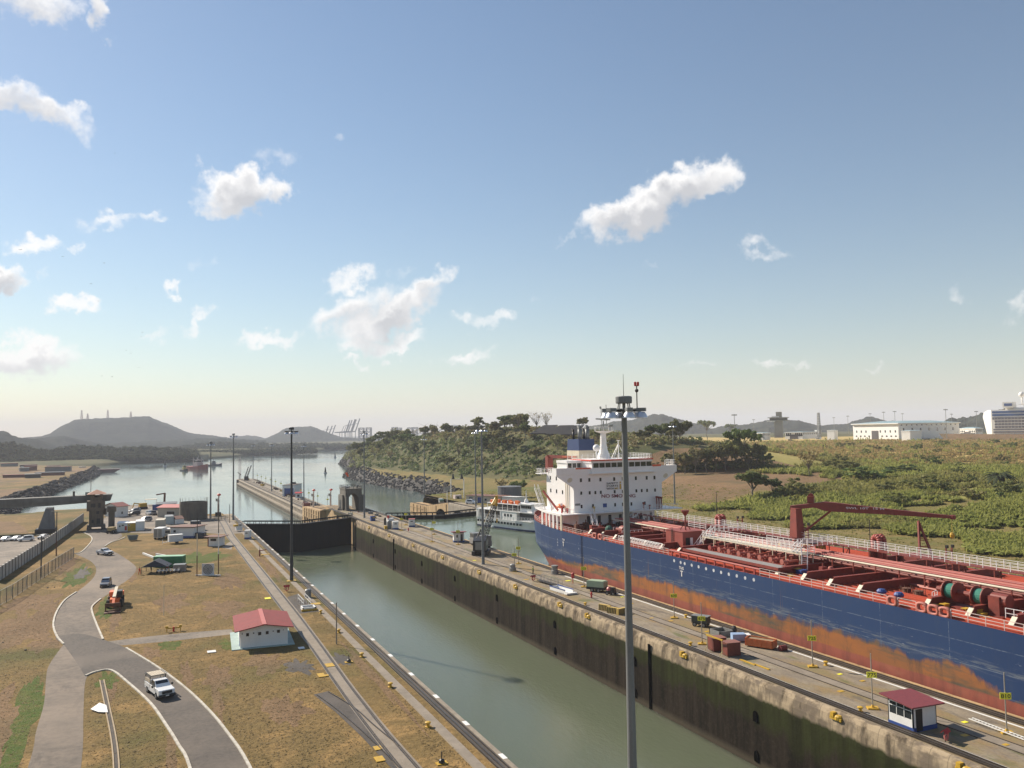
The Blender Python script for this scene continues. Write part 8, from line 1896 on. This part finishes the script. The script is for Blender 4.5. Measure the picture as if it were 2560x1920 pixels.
for i in range(12):
    y = 395+i*25; o = bare_pole('thin marker post with a plate on the approach wall', (77.6, y), 6.0, [(6, GALV)], .09, group='marker posts on the approach wall'); o.location.z = -5.1; m = MB(); m.box(-.5, .5, -.12, -.06, 3.6, 4.2); m.build('plate', YELS, o)
for i in range(16):
    y = rnd.uniform(284, 340); x = rnd.uniform(67.5, 75); o = thing('dock_equipment', 'small pump or valve standing around the arched tower', 'equipment', (x, y, .03 if y < 330 else -.8), rnd.uniform(0, 3), 'equipment around the arched tower'); m = MB(); s = rnd.uniform(.4, .8); m.cbox((0, 0, s*.5), (s*2, s*1.2, s)); m.build('base', rnd.choice([STEEL, RUST, GREYM, CREAMP]), o); m = MB(); m.tube((0, 0, s), (0, 0, s*1.7), .12, n=6); m.build('stem', STEEL, o)
# ------------------------------------------------------------------ right wall yard
wb = hut('lock_office', 'long low white building with a blue door on the right wall by the arches', 'building', (121.5, 326), (131, 311), 7, 3.0, CREAM, BROWNROOF, 'flat', .3, wins=[('f', 2.4, 1.4, 2, 2.4, GREYM), ('f', 7, 1.3, 2.2, 2.4, BLUE), ('f', 10, 1.6, 1.2, 1.0, GLASS)])
hut('white_shed', 'plain white shed at the right end of the lock office', 'shed', (131.2, 310.5), (134.8, 304.5), 6, 2.8, WHITE, WHITE, 'shed_up', .1, .2)
gt = thing('tank', 'round grey steel tank behind the white shed of the right wall', 'tank', (139.5, 322, .1)); m = MB(); m.lathe([(5, 0), (5, 6.0), (5.1, 6.0), (5.1, 6.2), (.1, 6.6)], (0, 0, 0), 40); m.build('tank_shell', pm('tank_grey', (.16, .165, .17), (.11, .115, .12), .5, .6, streak=True), gt); m = MB()
for k in range(10): t = 2*pi*k/10; m.bar((5.05*cos(t), 5.05*sin(t), 0), (5.05*cos(t), 5.05*sin(t), 6.1), .14)
m.build('stiffener', GREYM, gt)
o = thing('bucket_truck', 'white and green service truck at the tip of the right wall', 'truck', (119.5, 352, -2.4), 1.3); m = MB(); m.box(-2.6, 1.2, -1.1, 1.1, .7, 1.3); m.build('bed', GALV, o); m = MB(); m.box(1.2, 2.9, -1.1, 1.1, .6, 2.4); m.build('cab', WHITE, o); m = MB(); m.box(2.91, 2.94, -.9, .9, 1.4, 2.2); m.build('windscreen', GLASS, o); m = MB(); m.box(-2.4, 0, -.9, .9, 1.3, 2.2); m.build('green_box', pm('truck_green', (.06, .16, .12), (.05, .12, .09), 1, .5), o); wheel_set(o, [(1.9, 1.0), (1.9, -1.0), (-1.6, 1.0), (-1.6, -1.0)], .45, .3)
o = thing('equipment_box', 'pinkish cabin behind the service truck on the right wall', 'cabin', (124.2, 347, -1.8)); m = MB(); m.box(0, 3, 0, 3, 0, 3.4); m.build('cabin_body', pm('pinkish_white', (.55, .46, .43), (.45, .37, .35), 1, .7), o); m = MB(); m.box(.8, 1.8, -.05, 0, 1.8, 2.8); m.build('window', GLASS, o)
o = thing('sign_board', 'white board on a post before the arches of the right wall', 'sign', (116.6, 336, -.6)); m = MB(); m.tube((0, 0, 0), (0, 0, 5.6), .14, n=6); m.build('post', WHITE, o); m = MB(); m.box(-1.2, 1.2, -.1, .1, 5.2, 6.6); m.build('board', GALV, o)
o = thing('portal_frame', 'tall white portal frame topped by two dark fittings on the right wall', 'frame', (124, 352, -1)); m = MB(); m.tube((0, 0, 0), (0, 0, 9.6), .2, n=6); m.build('leg', WHITE, o); m = MB(); m.tube((5.2, -2.5, 0), (5.2, -2.5, 9.6), .2, n=6); m.build('leg', WHITE, o); m = MB(); m.bar((0, 0, 9.5), (5.2, -2.5, 9.5), .25); m.build('beam', WHITE, o)
for (x, y) in ((.9, -.4), (4.4, -2.1)): m = MB(); m.lathe([(.8, 0), (.5, .9), (.3, 2.2)], (x, y, 9.6), 8); m.build('fitting', BLACK, o)
o = car('white van parked before the lock office on the right wall', (121, 318.5), -1.0, CARW, True, 1.15)
o = thing('dry_dock_parts', 'pile of dark steel beams behind the lock office', 'steel pile', (137, 345, -.2)); m = MB()
for k in range(9): m.bar((-5, k*.9-4, .4+.25*(k % 3)), (6, k*.9-4+.8, .6+.25*(k % 3)), .5)
m.build('beams', STEEL, o); m = MB(); m.box(-7, -1, -6, -4.5, 1.6, 1.8); m.build('pale_sheet', WHITE, o)
# the ferry
fb = thing('ferry', 'white double-deck excursion ferry with orange rafts on its roof, behind the tanker stern', 'ferry', (107.4, 242.4, RZ), radians(-74.6))
FW = SHIPW
def fl(m, secs, mat=0):
    V = []; F = []
    for (x, w, z0, z1) in secs: V += [(x, -w*.9, z0), (x, w*.9, z0), (x, w, z1), (x, -w, z1)]
    for j in range(len(secs)-1):
        for k in range(4): F.append((j*4+k, j*4+(k+1) % 4, (j+1)*4+(k+1) % 4, (j+1)*4+k))
    F += [(3, 2, 1, 0), tuple(len(V)-4+k for k in range(4))]; m.add(V, F, mat)
FW = pm('ferry_white', (.8, .79, .77), (.72, .7, .67), .4, .45)
m = MB(); fl(m, [(-16.5, 3.7, .5, 3.0), (-8, 4, .5, 2.9), (4, 4, .5, 3.0), (10, 3.4, .5, 3.5), (14, 2.0, .5, 4.1), (17, .25, .7, 4.7)]); m.build('hull', FW, fb)
m = MB(); fl(m, [(-16.5, 3.62, -1, .5), (4, 4*.98, -1, .5), (10, 3.2, -1, .5), (14, 1.7, -1, .5), (16.4, .2, -1, .65)]); m.build('lower_hull', pm('ferry_blue', (.03, .05, .13), (.02, .035, .09), .5, .5), fb)
for k in range(15):
    m = MB(); x = -15.6+k*1.55; m.box(x, x+.85, -4.06, -3.9, 1.6, 2.3); m.build('hull_window', GLASS, fb)
m = MB(); m.box(-16.5, 11.5, -3.9, 3.9, 3.0, 3.12); m.box(-16.5, 6.5, -4.0, 4.0, 5.6, 5.75); m.build('deck', FW, fb)
m = MB(); m.box(-3.2, 4.6, -3.85, 3.85, 3.1, 5.6); m.box(-16.4, -15.6, -3.8, 3.8, 3.1, 5.6); m.build('saloon', FW, fb)
for k in range(3): m = MB(); m.box(-1.6+k*1.5, -.8+k*1.5, -3.9, -3.85, 4.1, 4.9); m.build('saloon_window', GLASS, fb)
for x in (-15, -12, -9.2, -6.4, -3.6): m = MB(); m.box(x, x+.35, -3.98, -3.8, 3.1, 5.6); m.build('stanchion', FW, fb)
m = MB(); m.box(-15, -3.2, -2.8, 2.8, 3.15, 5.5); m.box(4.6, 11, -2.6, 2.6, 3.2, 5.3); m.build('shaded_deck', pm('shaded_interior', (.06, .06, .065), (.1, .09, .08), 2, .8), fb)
m = MB()
for z in (3.5, 3.85, 4.2): m.bar((-15.5, -3.95, z), (-3.3, -3.95, z), .06); m.bar((4.6, -3.9, z), (11.5, -3.0, z), .06)
for k in range(20): m.bar((-15.5+k*1.4, -3.92 if k < 14 else -3.7, 3.1), (-15.5+k*1.4, -3.92 if k < 14 else -3.7, 4.2), .05)
for z in (6.2, 6.7): m.bar((-16.3, -3.95, z), (6.4, -3.95, z), .06)
m.build('railing', FW, fb)
m = MB(); m.box(-11, 5.4, -3.5, 3.5, 7.75, 7.95); m.build('canopy_roof', FW, fb)
for k in range(7): m = MB(); m.bar((-10.8+k*2.6, -3.4, 5.7), (-10.8+k*2.6, -3.4, 7.75), .12); m.build('roof_post', FW, fb)
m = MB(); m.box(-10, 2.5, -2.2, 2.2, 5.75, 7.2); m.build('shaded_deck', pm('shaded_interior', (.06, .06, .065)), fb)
m = MB(); m.slab([(4.8, -2.6, 5.75), (10.2, -2.3, 5.75), (9.6, -2.2, 8.1), (4.8, -2.5, 8.1)], (0, 4.8, 0)); m.box(4.4, 10.3, -2.9, 2.7, 8.1, 8.3); m.box(4.6, 11.2, -3.2, 3.0, 5.6, 5.8); m.build('wheelhouse', FW, fb)
for k in range(5): m = MB(); m.slab([(5.4+k*.95, -2.62+.05*k, 6.9), (6.15+k*.95, -2.58+.05*k, 6.9), (6.1+k*.95, -2.56+.05*k, 7.75), (5.35+k*.95, -2.6+.05*k, 7.75)], (0, -.04, 0)); m.build('wheelhouse_window', GLASS, fb)
m = MB(); m.tube((4.8, 0, 8.3), (4.8, 0, 12.3), .22, .08, 8); m.bar((4.8, -1, 10.2), (4.8, 1, 10.2), .1); m.lathe([(.8, 0), (.5, 1.0), (.25, 1.4)], (4.8, 0, 8.3), 8); m.build('mast', FW, fb)
m = MB(); m.tube((11, -.1, 5.3), (11.0, -.1, 5.5), 3.0, n=3) if False else m.box(6, 12, -3.0, 2.6, 5.38, 5.5); m.build('fore_awning', FW, fb)
for k in range(9):
    x = -10+k*1.65; m = MB(); m.tube((x, -2.5+(k % 2)*.8, 8.4), (x+1.3, -2.5+(k % 2)*.8, 8.4), .42, n=10); m.box(x+.1, x+1.2, -2.95+(k % 2)*.8, -2.05+(k % 2)*.8, 8.0, 9.0 if k % 3 else 8.7); m.build('life_raft', ORANGE, fb)
m = MB(); m.lathe([(.5, 0), (.35, .5)], (-6, -5.2, .4), 8); m.build('fender', FW, fb)
# ------------------------------------------------------------------ boats on the far water
def small_ship(label, px, py, L_, hullc, housec, tall=1.0, rz=0, z=WZ):
    p = G(px, py, z); o = thing('tug' if L_ < 40 else 'cargo_ship', label, 'tug' if L_ < 40 else 'ship', p, rz); b = L_*.15
    m = MB(); fl(m, [(-L_/2, b*.8, -1, L_*.09), (-L_*.2, b, -1, L_*.08), (L_*.25, b, -1, L_*.1), (L_*.42, b*.6, -1, L_*.14), (L_/2, .3, -.5, L_*.16)]); m.build('hull', hullc, o)
    m = MB(); m.box(-L_*.12, L_*.12, -b*.6, b*.6, L_*.08, L_*.22*tall); m.box(-L_*.07, L_*.09, -b*.5, b*.5, L_*.22*tall, L_*.3*tall); m.build('deck_house', housec, o)
    m = MB(); m.box(-L_*.075, L_*.095, -b*.52, b*.52, L_*.24*tall, L_*.28*tall); m.build('window_band', GLASS, o)
    m = MB(); m.tube((0, 0, L_*.3*tall), (0, 0, L_*.45*tall), .3, n=6); m.bar((-1.5, 0, L_*.4*tall), (1.5, 0, L_*.4*tall), .25); m.build('mast', GALV, o); return o
small_ship('tug with a yellow deckhouse and black hull on the open water', *c1(1592, 682), 17, BLACK, pm('tug_yellow', (.5, .4, .12), (.4, .3, .1), .3, .6), 1.2, radians(-70))
rs_ = small_ship('red cargo ship with deck cranes on the open water between two tugs', *c1(1712, 668), 42, pm('ship_hull_red', (.33, .07, .05), (.25, .05, .04), .2, .6), pm('pale_house', (.45, .4, .38), (.38, .33, .3), .2, .6), .9, radians(-65))
for k in range(3): m = MB(); m.tube((-12+k*10, 0, 4), (-12+k*10, 0, 14), .5, n=6); m.bar((-12+k*10, 0, 13), (-5+k*9, 0, 10), .5); m.build('deck_crane', pm('pale_house', (.45, .4, .38)), rs_)
small_ship('dark grey tug right of the red cargo ship', *c1(1845, 638), 22, pm('tug_grey', (.06, .07, .09), (.05, .055, .07), .3, .6), pm('tug_grey_house', (.16, .17, .19), (.12, .13, .15), .3, .6), 1.0, radians(10))
bg_ = thing('barge', 'long dark red barge moored at the left riprap point', 'barge', G(*c1(800, 700), WZ), radians(8)); m = MB(); m.box(-24, 22, -6, 6, -1, 4); m.slab([(22, -6, 0), (29, -6, 4), (22, -6, 4)], (0, 12, 0)); m.build('hull', pm('barge_red', (.12, .04, .045), (.08, .03, .035), .2, .6), bg_); m = MB(); m.box(-14, -7, -4, 4, 4, 8); m.build('deck_house', CREAM, bg_)
def buoy(label, px, py, s):
    p = G(px, py, WZ); o = thing('buoy', label, 'buoy', p); o.scale = (s, s, s); m = MB(); m.lathe([(1.4, -.4), (1.5, .5), (1.3, .9)], (0, 0, 0), 12); m.build('float', pm('buoy_pale', (.45, .45, .45), (.35, .35, .35), 1, .6), o); m = MB(); m.lathe([(.9, .9), (.5, 4.6), (.5, 5.2)], (0, 0, 0), 8); m.build('tower', BLACK, o)
buoy('dark buoy on the water above the arched tower', *c3(1083, 702), 1.15); buoy('farther dark buoy near the hill shore', *c3(1167, 568), 1.5); buoy('dark buoy on the open water left of the tugs', *c1(1426, 643), 1.6)
# ------------------------------------------------------------------ far side: new locks, cruise ship, port
NLW = pm('lock_building_white', (.84, .82, .78), (.78, .76, .72), .05, .7); NLG = pm('lock_building_roof', (.3, .42, .43), (.24, .35, .38), .05, .5); NLB = pm('lock_building_blue', (.03, .06, .2), (.025, .05, .16), .1, .4)
def block3(name, label, cat, pc, pl, pr, Dc, Dl, Dr, ztop_px, over=2.0, wins=True):
    C = atD(*pc, Dc); A = atD(*pl, Dl); B = atD(*pr, Dr); z0 = min(C.z, A.z, B.z)-3; zt = atD(pc[0], ztop_px, Dc).z
    o = thing(name, label, cat, (C.x, C.y, z0), absolute=True); D4 = A+B-C
    poly = [(C.x, C.y), (B.x, B.y), (D4.x, D4.y), (A.x, A.y)]; m = MB(); m.prism(poly, z0, zt); m.build('wall', NLW, o)
    cx, cy_ = sum(p[0] for p in poly)/4, sum(p[1] for p in poly)/4; big = [((x-cx)*1.04+cx, (y-cy_)*1.04+cy_) for x, y in poly]
    m = MB(); m.prism(big, zt+.02, zt+1.0, 1); V = [(x, y, zt+1.0) for x, y in big]+[((x-cx)*.45+cx, (y-cy_)*.45+cy_, zt+over+1) for x, y in big]; m.add(V, [(0, 1, 5, 4), (1, 2, 6, 5), (2, 3, 7, 6), (3, 0, 4, 7), (4, 5, 6, 7)]); m.build('roof', [NLG, WHITE], o)
    if wins:
        for (P, Q, n, zf, hh, ww) in ((C, A, 9, .42, 2.4, 1.6), (C, B, 7, .5, 3.2, 2.4), (C, A, 10, .12, 1.4, 2.2), (C, B, 12, .88, 1.2, 2.0)):
            d = (Q-P); d.z = 0; L_ = d.length; d.normalize(); nrm = Vector((d.y, -d.x, 0)); nrm = nrm if nrm.dot(Vector((P.x, P.y, 0))) < 0 else -nrm
            for k in range(n):
                if P is C and Q is A and k in (4, 5) and zf > .3: continue
                c = P+d*(L_*(k+.6)/(n+.4)); c.z = z0+3+(zt-z0-3)*zf; m = MB(); m.slab([c-d*ww/2, c+d*ww/2, c+d*ww/2+Vector((0, 0, hh)), c-d*ww/2+Vector((0, 0, hh))], nrm*.12); m.build('window', GLASS, o)
        d = (A-C); d.z = 0; d.normalize(); nrm = Vector((d.y, -d.x, 0)); nrm = nrm if nrm.dot(Vector((C.x, C.y, 0))) < 0 else -nrm
        c = C.lerp(A, .5); c.z = z0; m = MB(); m.slab([c-d*5, c+d*5, c+d*5+Vector((0, 0, 3+(zt-z0-3)*.55)), c-d*5+Vector((0, 0, 3+(zt-z0-3)*.55))], nrm*.2); m.build('doorway', pm('door_shade', (.1, .09, .09), (.08, .07, .07), .2, .8), o)
    return o
b1_ = block3('lock_building', 'largest white building with a pale blue roof beyond the dry plain', 'building', c7(1130, 472), c7(738, 470), c7(1655, 455), 960, 1010, 1060, 960+345*.28933, 2.5)
block3('lock_building', 'long low white building with a blue roof beside the cruise ship', 'building', f7(1180, 1080), f7(848, 1082), f7(1340, 1070), 1150, 1170, 1180, 960+960*.11754, 1.5)
block3('lock_annex', 'small white annex before the corner of the largest white building', 'building', c7(1230, 474), c7(1155, 474), c7(1330, 472), 930, 935, 940, 960+412*.28933, .6, False)
block3('lock_annex', 'white utility block standing alone left of the largest white building', 'building', c7(575, 460), c7(512, 460), c7(603, 455), 1000, 1005, 1015, 960+406*.28933, .2, False)
block3('lock_annex', 'narrow white utility block near the tall thin masts', 'building', c7(445, 455), c7(405, 452), c7(462, 452), 1050, 1055, 1060, 960+406*.28933, .2, False)
block3('lock_annex', 'low white row of offices right of the control tower', 'building', f6(2120, 490), f6(1820, 492), f6(2380, 480), 1000, 1010, 1050, 1020+430*.14466, .4, True)
block3('lock_annex', 'white stepped offices left of the control tower', 'building', f6(1430, 512), f6(1240, 512), f6(1560, 500), 1000, 1010, 1040, 1020+445*.14466, .4, True)
ctw = thing('control_tower', 'concrete control tower with a wide flat head on the skyline', 'tower', atD(*f6(1710, 470), 1040)); ctw.rotation_euler.z = -.75; ctw.scale = (.9, .8, .73)
NC = pm('tower_pale_concrete', (.34, .32, .27), (.26, .24, .2), .1, .8)
m = MB(); m.box(-5.4, 5.4, -5, 5, -4, 24); m.build('shaft', NC, ctw); m = MB(); m.box(-13.5, 13, -8, 8, 23.5, 24.2); m.box(-11, 11.5, -7.5, 7.5, 24.2, 28.2); m.box(-13.5, 13.5, -8.5, 8.5, 28.2, 29.2); m.build('head', NC, ctw)
m = MB(); m.box(-14.5, -4, -8.6, 8, 22, 23.4); m.box(-8.5, 1, -7, 7, 29.2, 31); m.build('balcony', NLW, ctw); m = MB(); m.box(-3, 4.5, -3.5, 3.5, 29.2, 38); m.build('top_block', NC, ctw); m = MB(); m.box(-10.8, 11.3, -7.56, -7.5, 25, 27.4); m.build('window_band', GLASS, ctw)
eb = thing('embankment_wall', 'brown earth embankment in front of the cruise ship', 'embankment', (0, 0, 0), absolute=True)
pa, pb, pc_ = atD(*c7(1560, 500), 900), atD(*c7(2000, 512), 900), atD(*c7(2500, 530), 900); qa, qb, qc = atD(*c7(1480, 432), 960), atD(*c7(2000, 436), 960), atD(*c7(2500, 440), 960)
m = MB()
for (p, q, r, s) in ((pa, pb, qb, qa), (pb, pc_, qc, qb)): m.add([p-Vector((0, 0, 3)), q-Vector((0, 0, 3)), r, s, s+Vector((30, 25, 0)), r+Vector((30, 25, 0))], [(0, 1, 2, 3), (3, 2, 5, 4)])
m.build('embankment_slope', EARTH, eb)
def far_pole(label, px, base, top, D, r=.35, frame=False):
    p = atD(px, base, D); h = atD(px, top, D).z-p.z; o = thing('far_mast', label, 'mast', p, 0, 'thin masts on the far skyline'); m = MB()
    if frame: lattice(m, (0, 0, 0), (0, 0, h), 3, 1.6, 10, .35)
    else: m.tube((0, 0, 0), (0, 0, h), r, r*.7, 6); m.box(-2.4, 2.4, -.5, .5, h-1.2, h-.4)
    m.build('mast_body', GALV, o); return o
for (px, b, t, D) in ((2367, 1096, 1022, 900), (2239, 1048+40, 1027, 1050), (2211, 1085, 1029, 1150), (2177, 1085, 1033, 1250), (2443, 1085, 1027, 1000), (2381, 1085, 1034, 1300), (2258, 1085, 1033, 1300), (1837, 1085, 1035, 700), (1885, 1085, 1048, 1300), (2121, 1085, 1039, 1300), (2086, 1085, 1043, 1400)): far_pole('slender far mast on the skyline above the dry plain', px, b, t, D, .3)
far_pole('lattice mast right of the control tower', 2048, 1092, 1032, 1000, frame=True)
# cruise ship
cs_p = atD(*f7(1535, 1090), 1040); dirv = Vector((.35, -.937, 0)); cs = thing('cruise_ship', 'huge white cruise ship with blue glass decks, cut by the right edge', 'cruise ship', (cs_p.x, cs_p.y, 6), atan2(dirv.y, dirv.x))
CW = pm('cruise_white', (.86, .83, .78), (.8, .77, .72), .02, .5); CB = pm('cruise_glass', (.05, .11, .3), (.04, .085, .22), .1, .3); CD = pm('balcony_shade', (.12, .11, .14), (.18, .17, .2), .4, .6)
m = MB(); m.box(0, 150, 0, 32, -6, 39); m.build('hull', CW, cs)
m = MB(); L0, L1 = [], []
for (z, a) in ((-6, 3), (8, 6), (20, 9), (32, 12), (36.5, 10.5), (39, 5)): L0.append((0, 0, z)); L1.append((-a, a*1.05, z))
m.add(L0+L1+[(0, 32, -6), (0, 32, 39)], [(k, k+1, k+7, k+6) for k in range(5)]+[(6, 7, 8, 9, 10, 11, 13, 12), (5, 13, 11)]); m.build('bow', CW, cs)
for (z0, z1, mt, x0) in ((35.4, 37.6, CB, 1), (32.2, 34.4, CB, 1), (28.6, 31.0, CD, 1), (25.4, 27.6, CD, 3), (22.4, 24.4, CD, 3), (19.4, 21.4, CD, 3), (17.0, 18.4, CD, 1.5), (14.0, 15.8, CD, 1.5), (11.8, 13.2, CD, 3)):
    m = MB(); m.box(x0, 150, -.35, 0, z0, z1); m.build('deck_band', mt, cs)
m = MB()
for j in range(6):
    for i in range(45): m.box(3+i*3.2, 3.25+i*3.2, -.5, -.35, 19.4+j*1.9, 20.9+j*1.9)
m.build('balcony_divider', CW, cs)
for k in range(20): m = MB(); m.box(8+k*2.2, 9.0+k*2.2, -.3, 0, 7.2, 8.4); m.build('porthole', CB, cs)
m = MB(); m.box(13, 30, 4, 24, 39, 41); m.box(12, 22, -2, 10, 41, 47); m.box(30, 60, 6, 26, 39, 44); m.slab([(24, 8, 44), (60, 8, 52), (60, 8, 44)], (0, 16, 0)); m.build('top_deck', CW, cs); m = MB(); m.box(13.5, 21, -2.1, -2, 42.8, 45.6); m.build('bridge_window', CB, cs)
for x in (27, 36): m = MB(); m.ball((x, 12, 56 if x > 30 else 55), 3.0, 14, 9); m.tube((x, 12, 44), (x, 12, 53), .8, n=8); m.build('radome', CW, cs, smooth=True)
# port cranes and long bridge in the haze
PC = pm('port_crane_grey', (.09, .1, .13), (.07, .08, .11), .02, .7)
def port_crane(px, py_top, D, label, tilt=.12, s=1.0):
    base = atD(px, 1086, D); o = thing('port_crane', label, 'harbour crane', (base.x, base.y, 0), -.2, 'harbour cranes in the haze'); H = atD(px, py_top, D).z; k = H*.42
    m = MB()
    for x in (-14*s, 14*s):
        for y in (-12, 12): m.bar((x, y, 0), (x, y, k), 2.6)
        m.bar((x, -12, k*.5), (x, 12, k*.5), 2)
    m.bar((-14*s, -12, k), (14*s, -12, k), 3); m.bar((-14*s, 12, k), (14*s, 12, k), 3); m.bar((-38*s, 0, k), (16*s, 0, k), 4.5, 4.5); m.build('portal', PC, o)
    m = MB(); m.bar((14*s, 0, k), (14*s+H*tilt, 0, H), 4.2, 5); m.bar((-6, 0, k), (6, 0, H*.72), 2.4); m.bar((6, 0, H*.72), (14*s+H*tilt*.7, 0, H*.8), 1.4); m.build('raised_boom', PC, o)
for i, (x, y, D) in enumerate(((1100, 295, 4300), (1133, 292, 4300), (1160, 285, 4300), (1275, 245, 4000), (1294, 242, 4050), (1318, 236, 4000), (1328, 238, 3950), (1358, 230, 4000))): port_crane(c3(x, y)[0]-12, c3(x, y)[1], D, 'pale grey harbour crane with raised boom left of the wooded hill', .2)
for (x, t) in ((1395, 310), (1458, 308), (1682, 305), (1718, 310), (1818, 308), (1858, 306)):
    p = atD(c3(x, t)[0], 1090, 3600); h = atD(*c3(x, t), 3600).z; o = thing('gantry_tower', 'thin square gantry tower in the haze beside the wooded hill', 'gantry', (p.x, p.y, 0), 0, 'gantry towers in the haze'); m = MB(); lattice(m, (0, 0, 0), (0, 0, h), 20, 20, 4, 2.0); m.build('frame', PC, o)
lb_ = thing('arch_bridge', 'long steel arch bridge faint in the haze behind the hill', 'bridge', (0, 0, 0), absolute=True); m = MB(); D = 5600; prev = None
for k in range(15):
    px = 1092+k*6.2; t = k/14; z_ = atD(px, 1063+ (2*t-1)**2*20, D); dk_ = atD(px, 1083, D); m.bar(z_, dk_, 2.2)
    if prev: m.bar(prev[0], z_, 5); m.bar(prev[1], dk_, 6)
    prev = (z_, dk_)
m.build('arch', PC, lb_); m = MB(); m.bar(atD(925, 1090, D), atD(1092, 1083, D), 5, 6); m.bar(prev[1], atD(1300, 1086, D), 5, 6)
for k in range(7): q = atD(935+k*24, 1088, D); m.bar(q, (q.x, q.y, 0), 6)
m.build('approach', PC, lb_)
for (x, b, t) in ((705, 240, 158), (757, 237, 186), (931, 230, 155), (1130, 215, 170)):
    p = atD(*c1(x, b+6), 4180); h = atD(*c1(x, t), 4180).z-p.z; o = thing('radio_tower', 'thin red radio tower on the top of the large hill', 'radio tower', p, 0, 'radio towers on the large hill'); m = MB(); lattice(m, (0, 0, 0), (0, 0, h), 10, 3, 8, .9); m.build('frame', pm('radio_red', (.4, .22, .2), (.34, .18, .17), .05, .7), o)
# sheds and stores on the far left dirt ground
for i in range(26):
    px = rnd.uniform(0, 330); py = rnd.uniform(1166, 1196); p = G(px, py, -3)
    if p.x > -66: continue
    o = thing('far_shed', 'low shed or stacked store on the dirt ground of the far left bank', 'shed', p, rnd.uniform(-.3, .3), 'sheds on the far left bank'); w = rnd.uniform(8, 24); h = rnd.uniform(2, 4.5); m = MB(); m.box(-w/2, w/2, -3, 4, -1, h); m.build('wall', rnd.choice([GREYM, CREAM, BROWNROOF, STEEL, GREYM]), o); m = MB(); m.box(-w/2-.5, w/2+.5, -3.5, 4.5, h, h+.5); m.build('roof', rnd.choice([GALV, BROWNROOF, GREYM, REDD]), o)
# birds
BIRD = pm('bird_black', (.015, .014, .014), None, 2, .8)
for (x, y, s, D) in ((88, 1079, 14, 190), (271, 1109, 10, 240), (449, 1136, 11, 240), (393, 1226, 12, 240), (587, 1248, 10, 240), (425, 1301, 11, 250), (496, 662, 8, 260), (516, 1407, 7, 320), (615, 1435, 10, 280), (610, 1454, 8, 320), (545, 1515, 9, 320), (565, 1526, 9, 330), (683, 1544, 7, 320), (441, 1624, 9, 340), (484, 1628, 12, 320), (825, 1619, 5, 330), (600, 1588, 8, 350)):
    px, py = x*.5787, y*.5787; p = ray(px, py).normalized()*D; p = Vector((p.x, p.y, p.z+CAMH)); w = s*.5787/FPX*D*.5
    o = thing('bird', 'black bird gliding in the sky on the left', 'bird', p, -YAW+rnd.uniform(-.5, .5), 'birds in the sky'); m = MB(); V = [(-w, .05*w, .12*w), (-w*.5, -.15*w, .22*w), (0, -.2*w, .02*w), (w*.5, -.15*w, .22*w), (w, .05*w, .12*w), (w*.45, .2*w, .2*w), (0, .22*w, 0), (-w*.45, .2*w, .2*w)]
    m.add(V+[(a, b, c-.06*w) for a, b, c in V], [(0, 1, 2, 7), (2, 6, 7), (2, 3, 5, 6), (3, 4, 5), (15, 10, 9, 8), (15, 14, 10), (14, 13, 11, 10), (13, 12, 11)]); m.ball((0, 0, -.02*w), .1*w, 6, 4, .8); m.bar((0, -.1*w, 0), (0, -.45*w, 0), .08*w); m.bar((0, .1*w, 0), (0, .5*w, 0), .12*w, .03*w); m.build('bird_body', BIRD, o)
# ------------------------------------------------------------------ haze
def haze():
    n = bpy.data.materials.new('haze'); n.use_nodes = True; t = n.node_tree; t.nodes.clear()
    o = t.nodes.new('ShaderNodeOutputMaterial'); v = t.nodes.new('ShaderNodeVolumePrincipled')
    v.inputs['Color'].default_value = (.88, .895, .99, 1); v.inputs['Density'].default_value = HAZE_D; v.inputs['Anisotropy'].default_value = 0.0
    t.links.new(v.outputs[0], o.inputs['Volume'])
    m = MB(); m.box(-9500, 14500, -900, 16500, -16, 330)
    m.build('haze', n, kind='stuff')
HAZE_D = 1.15e-4
haze()
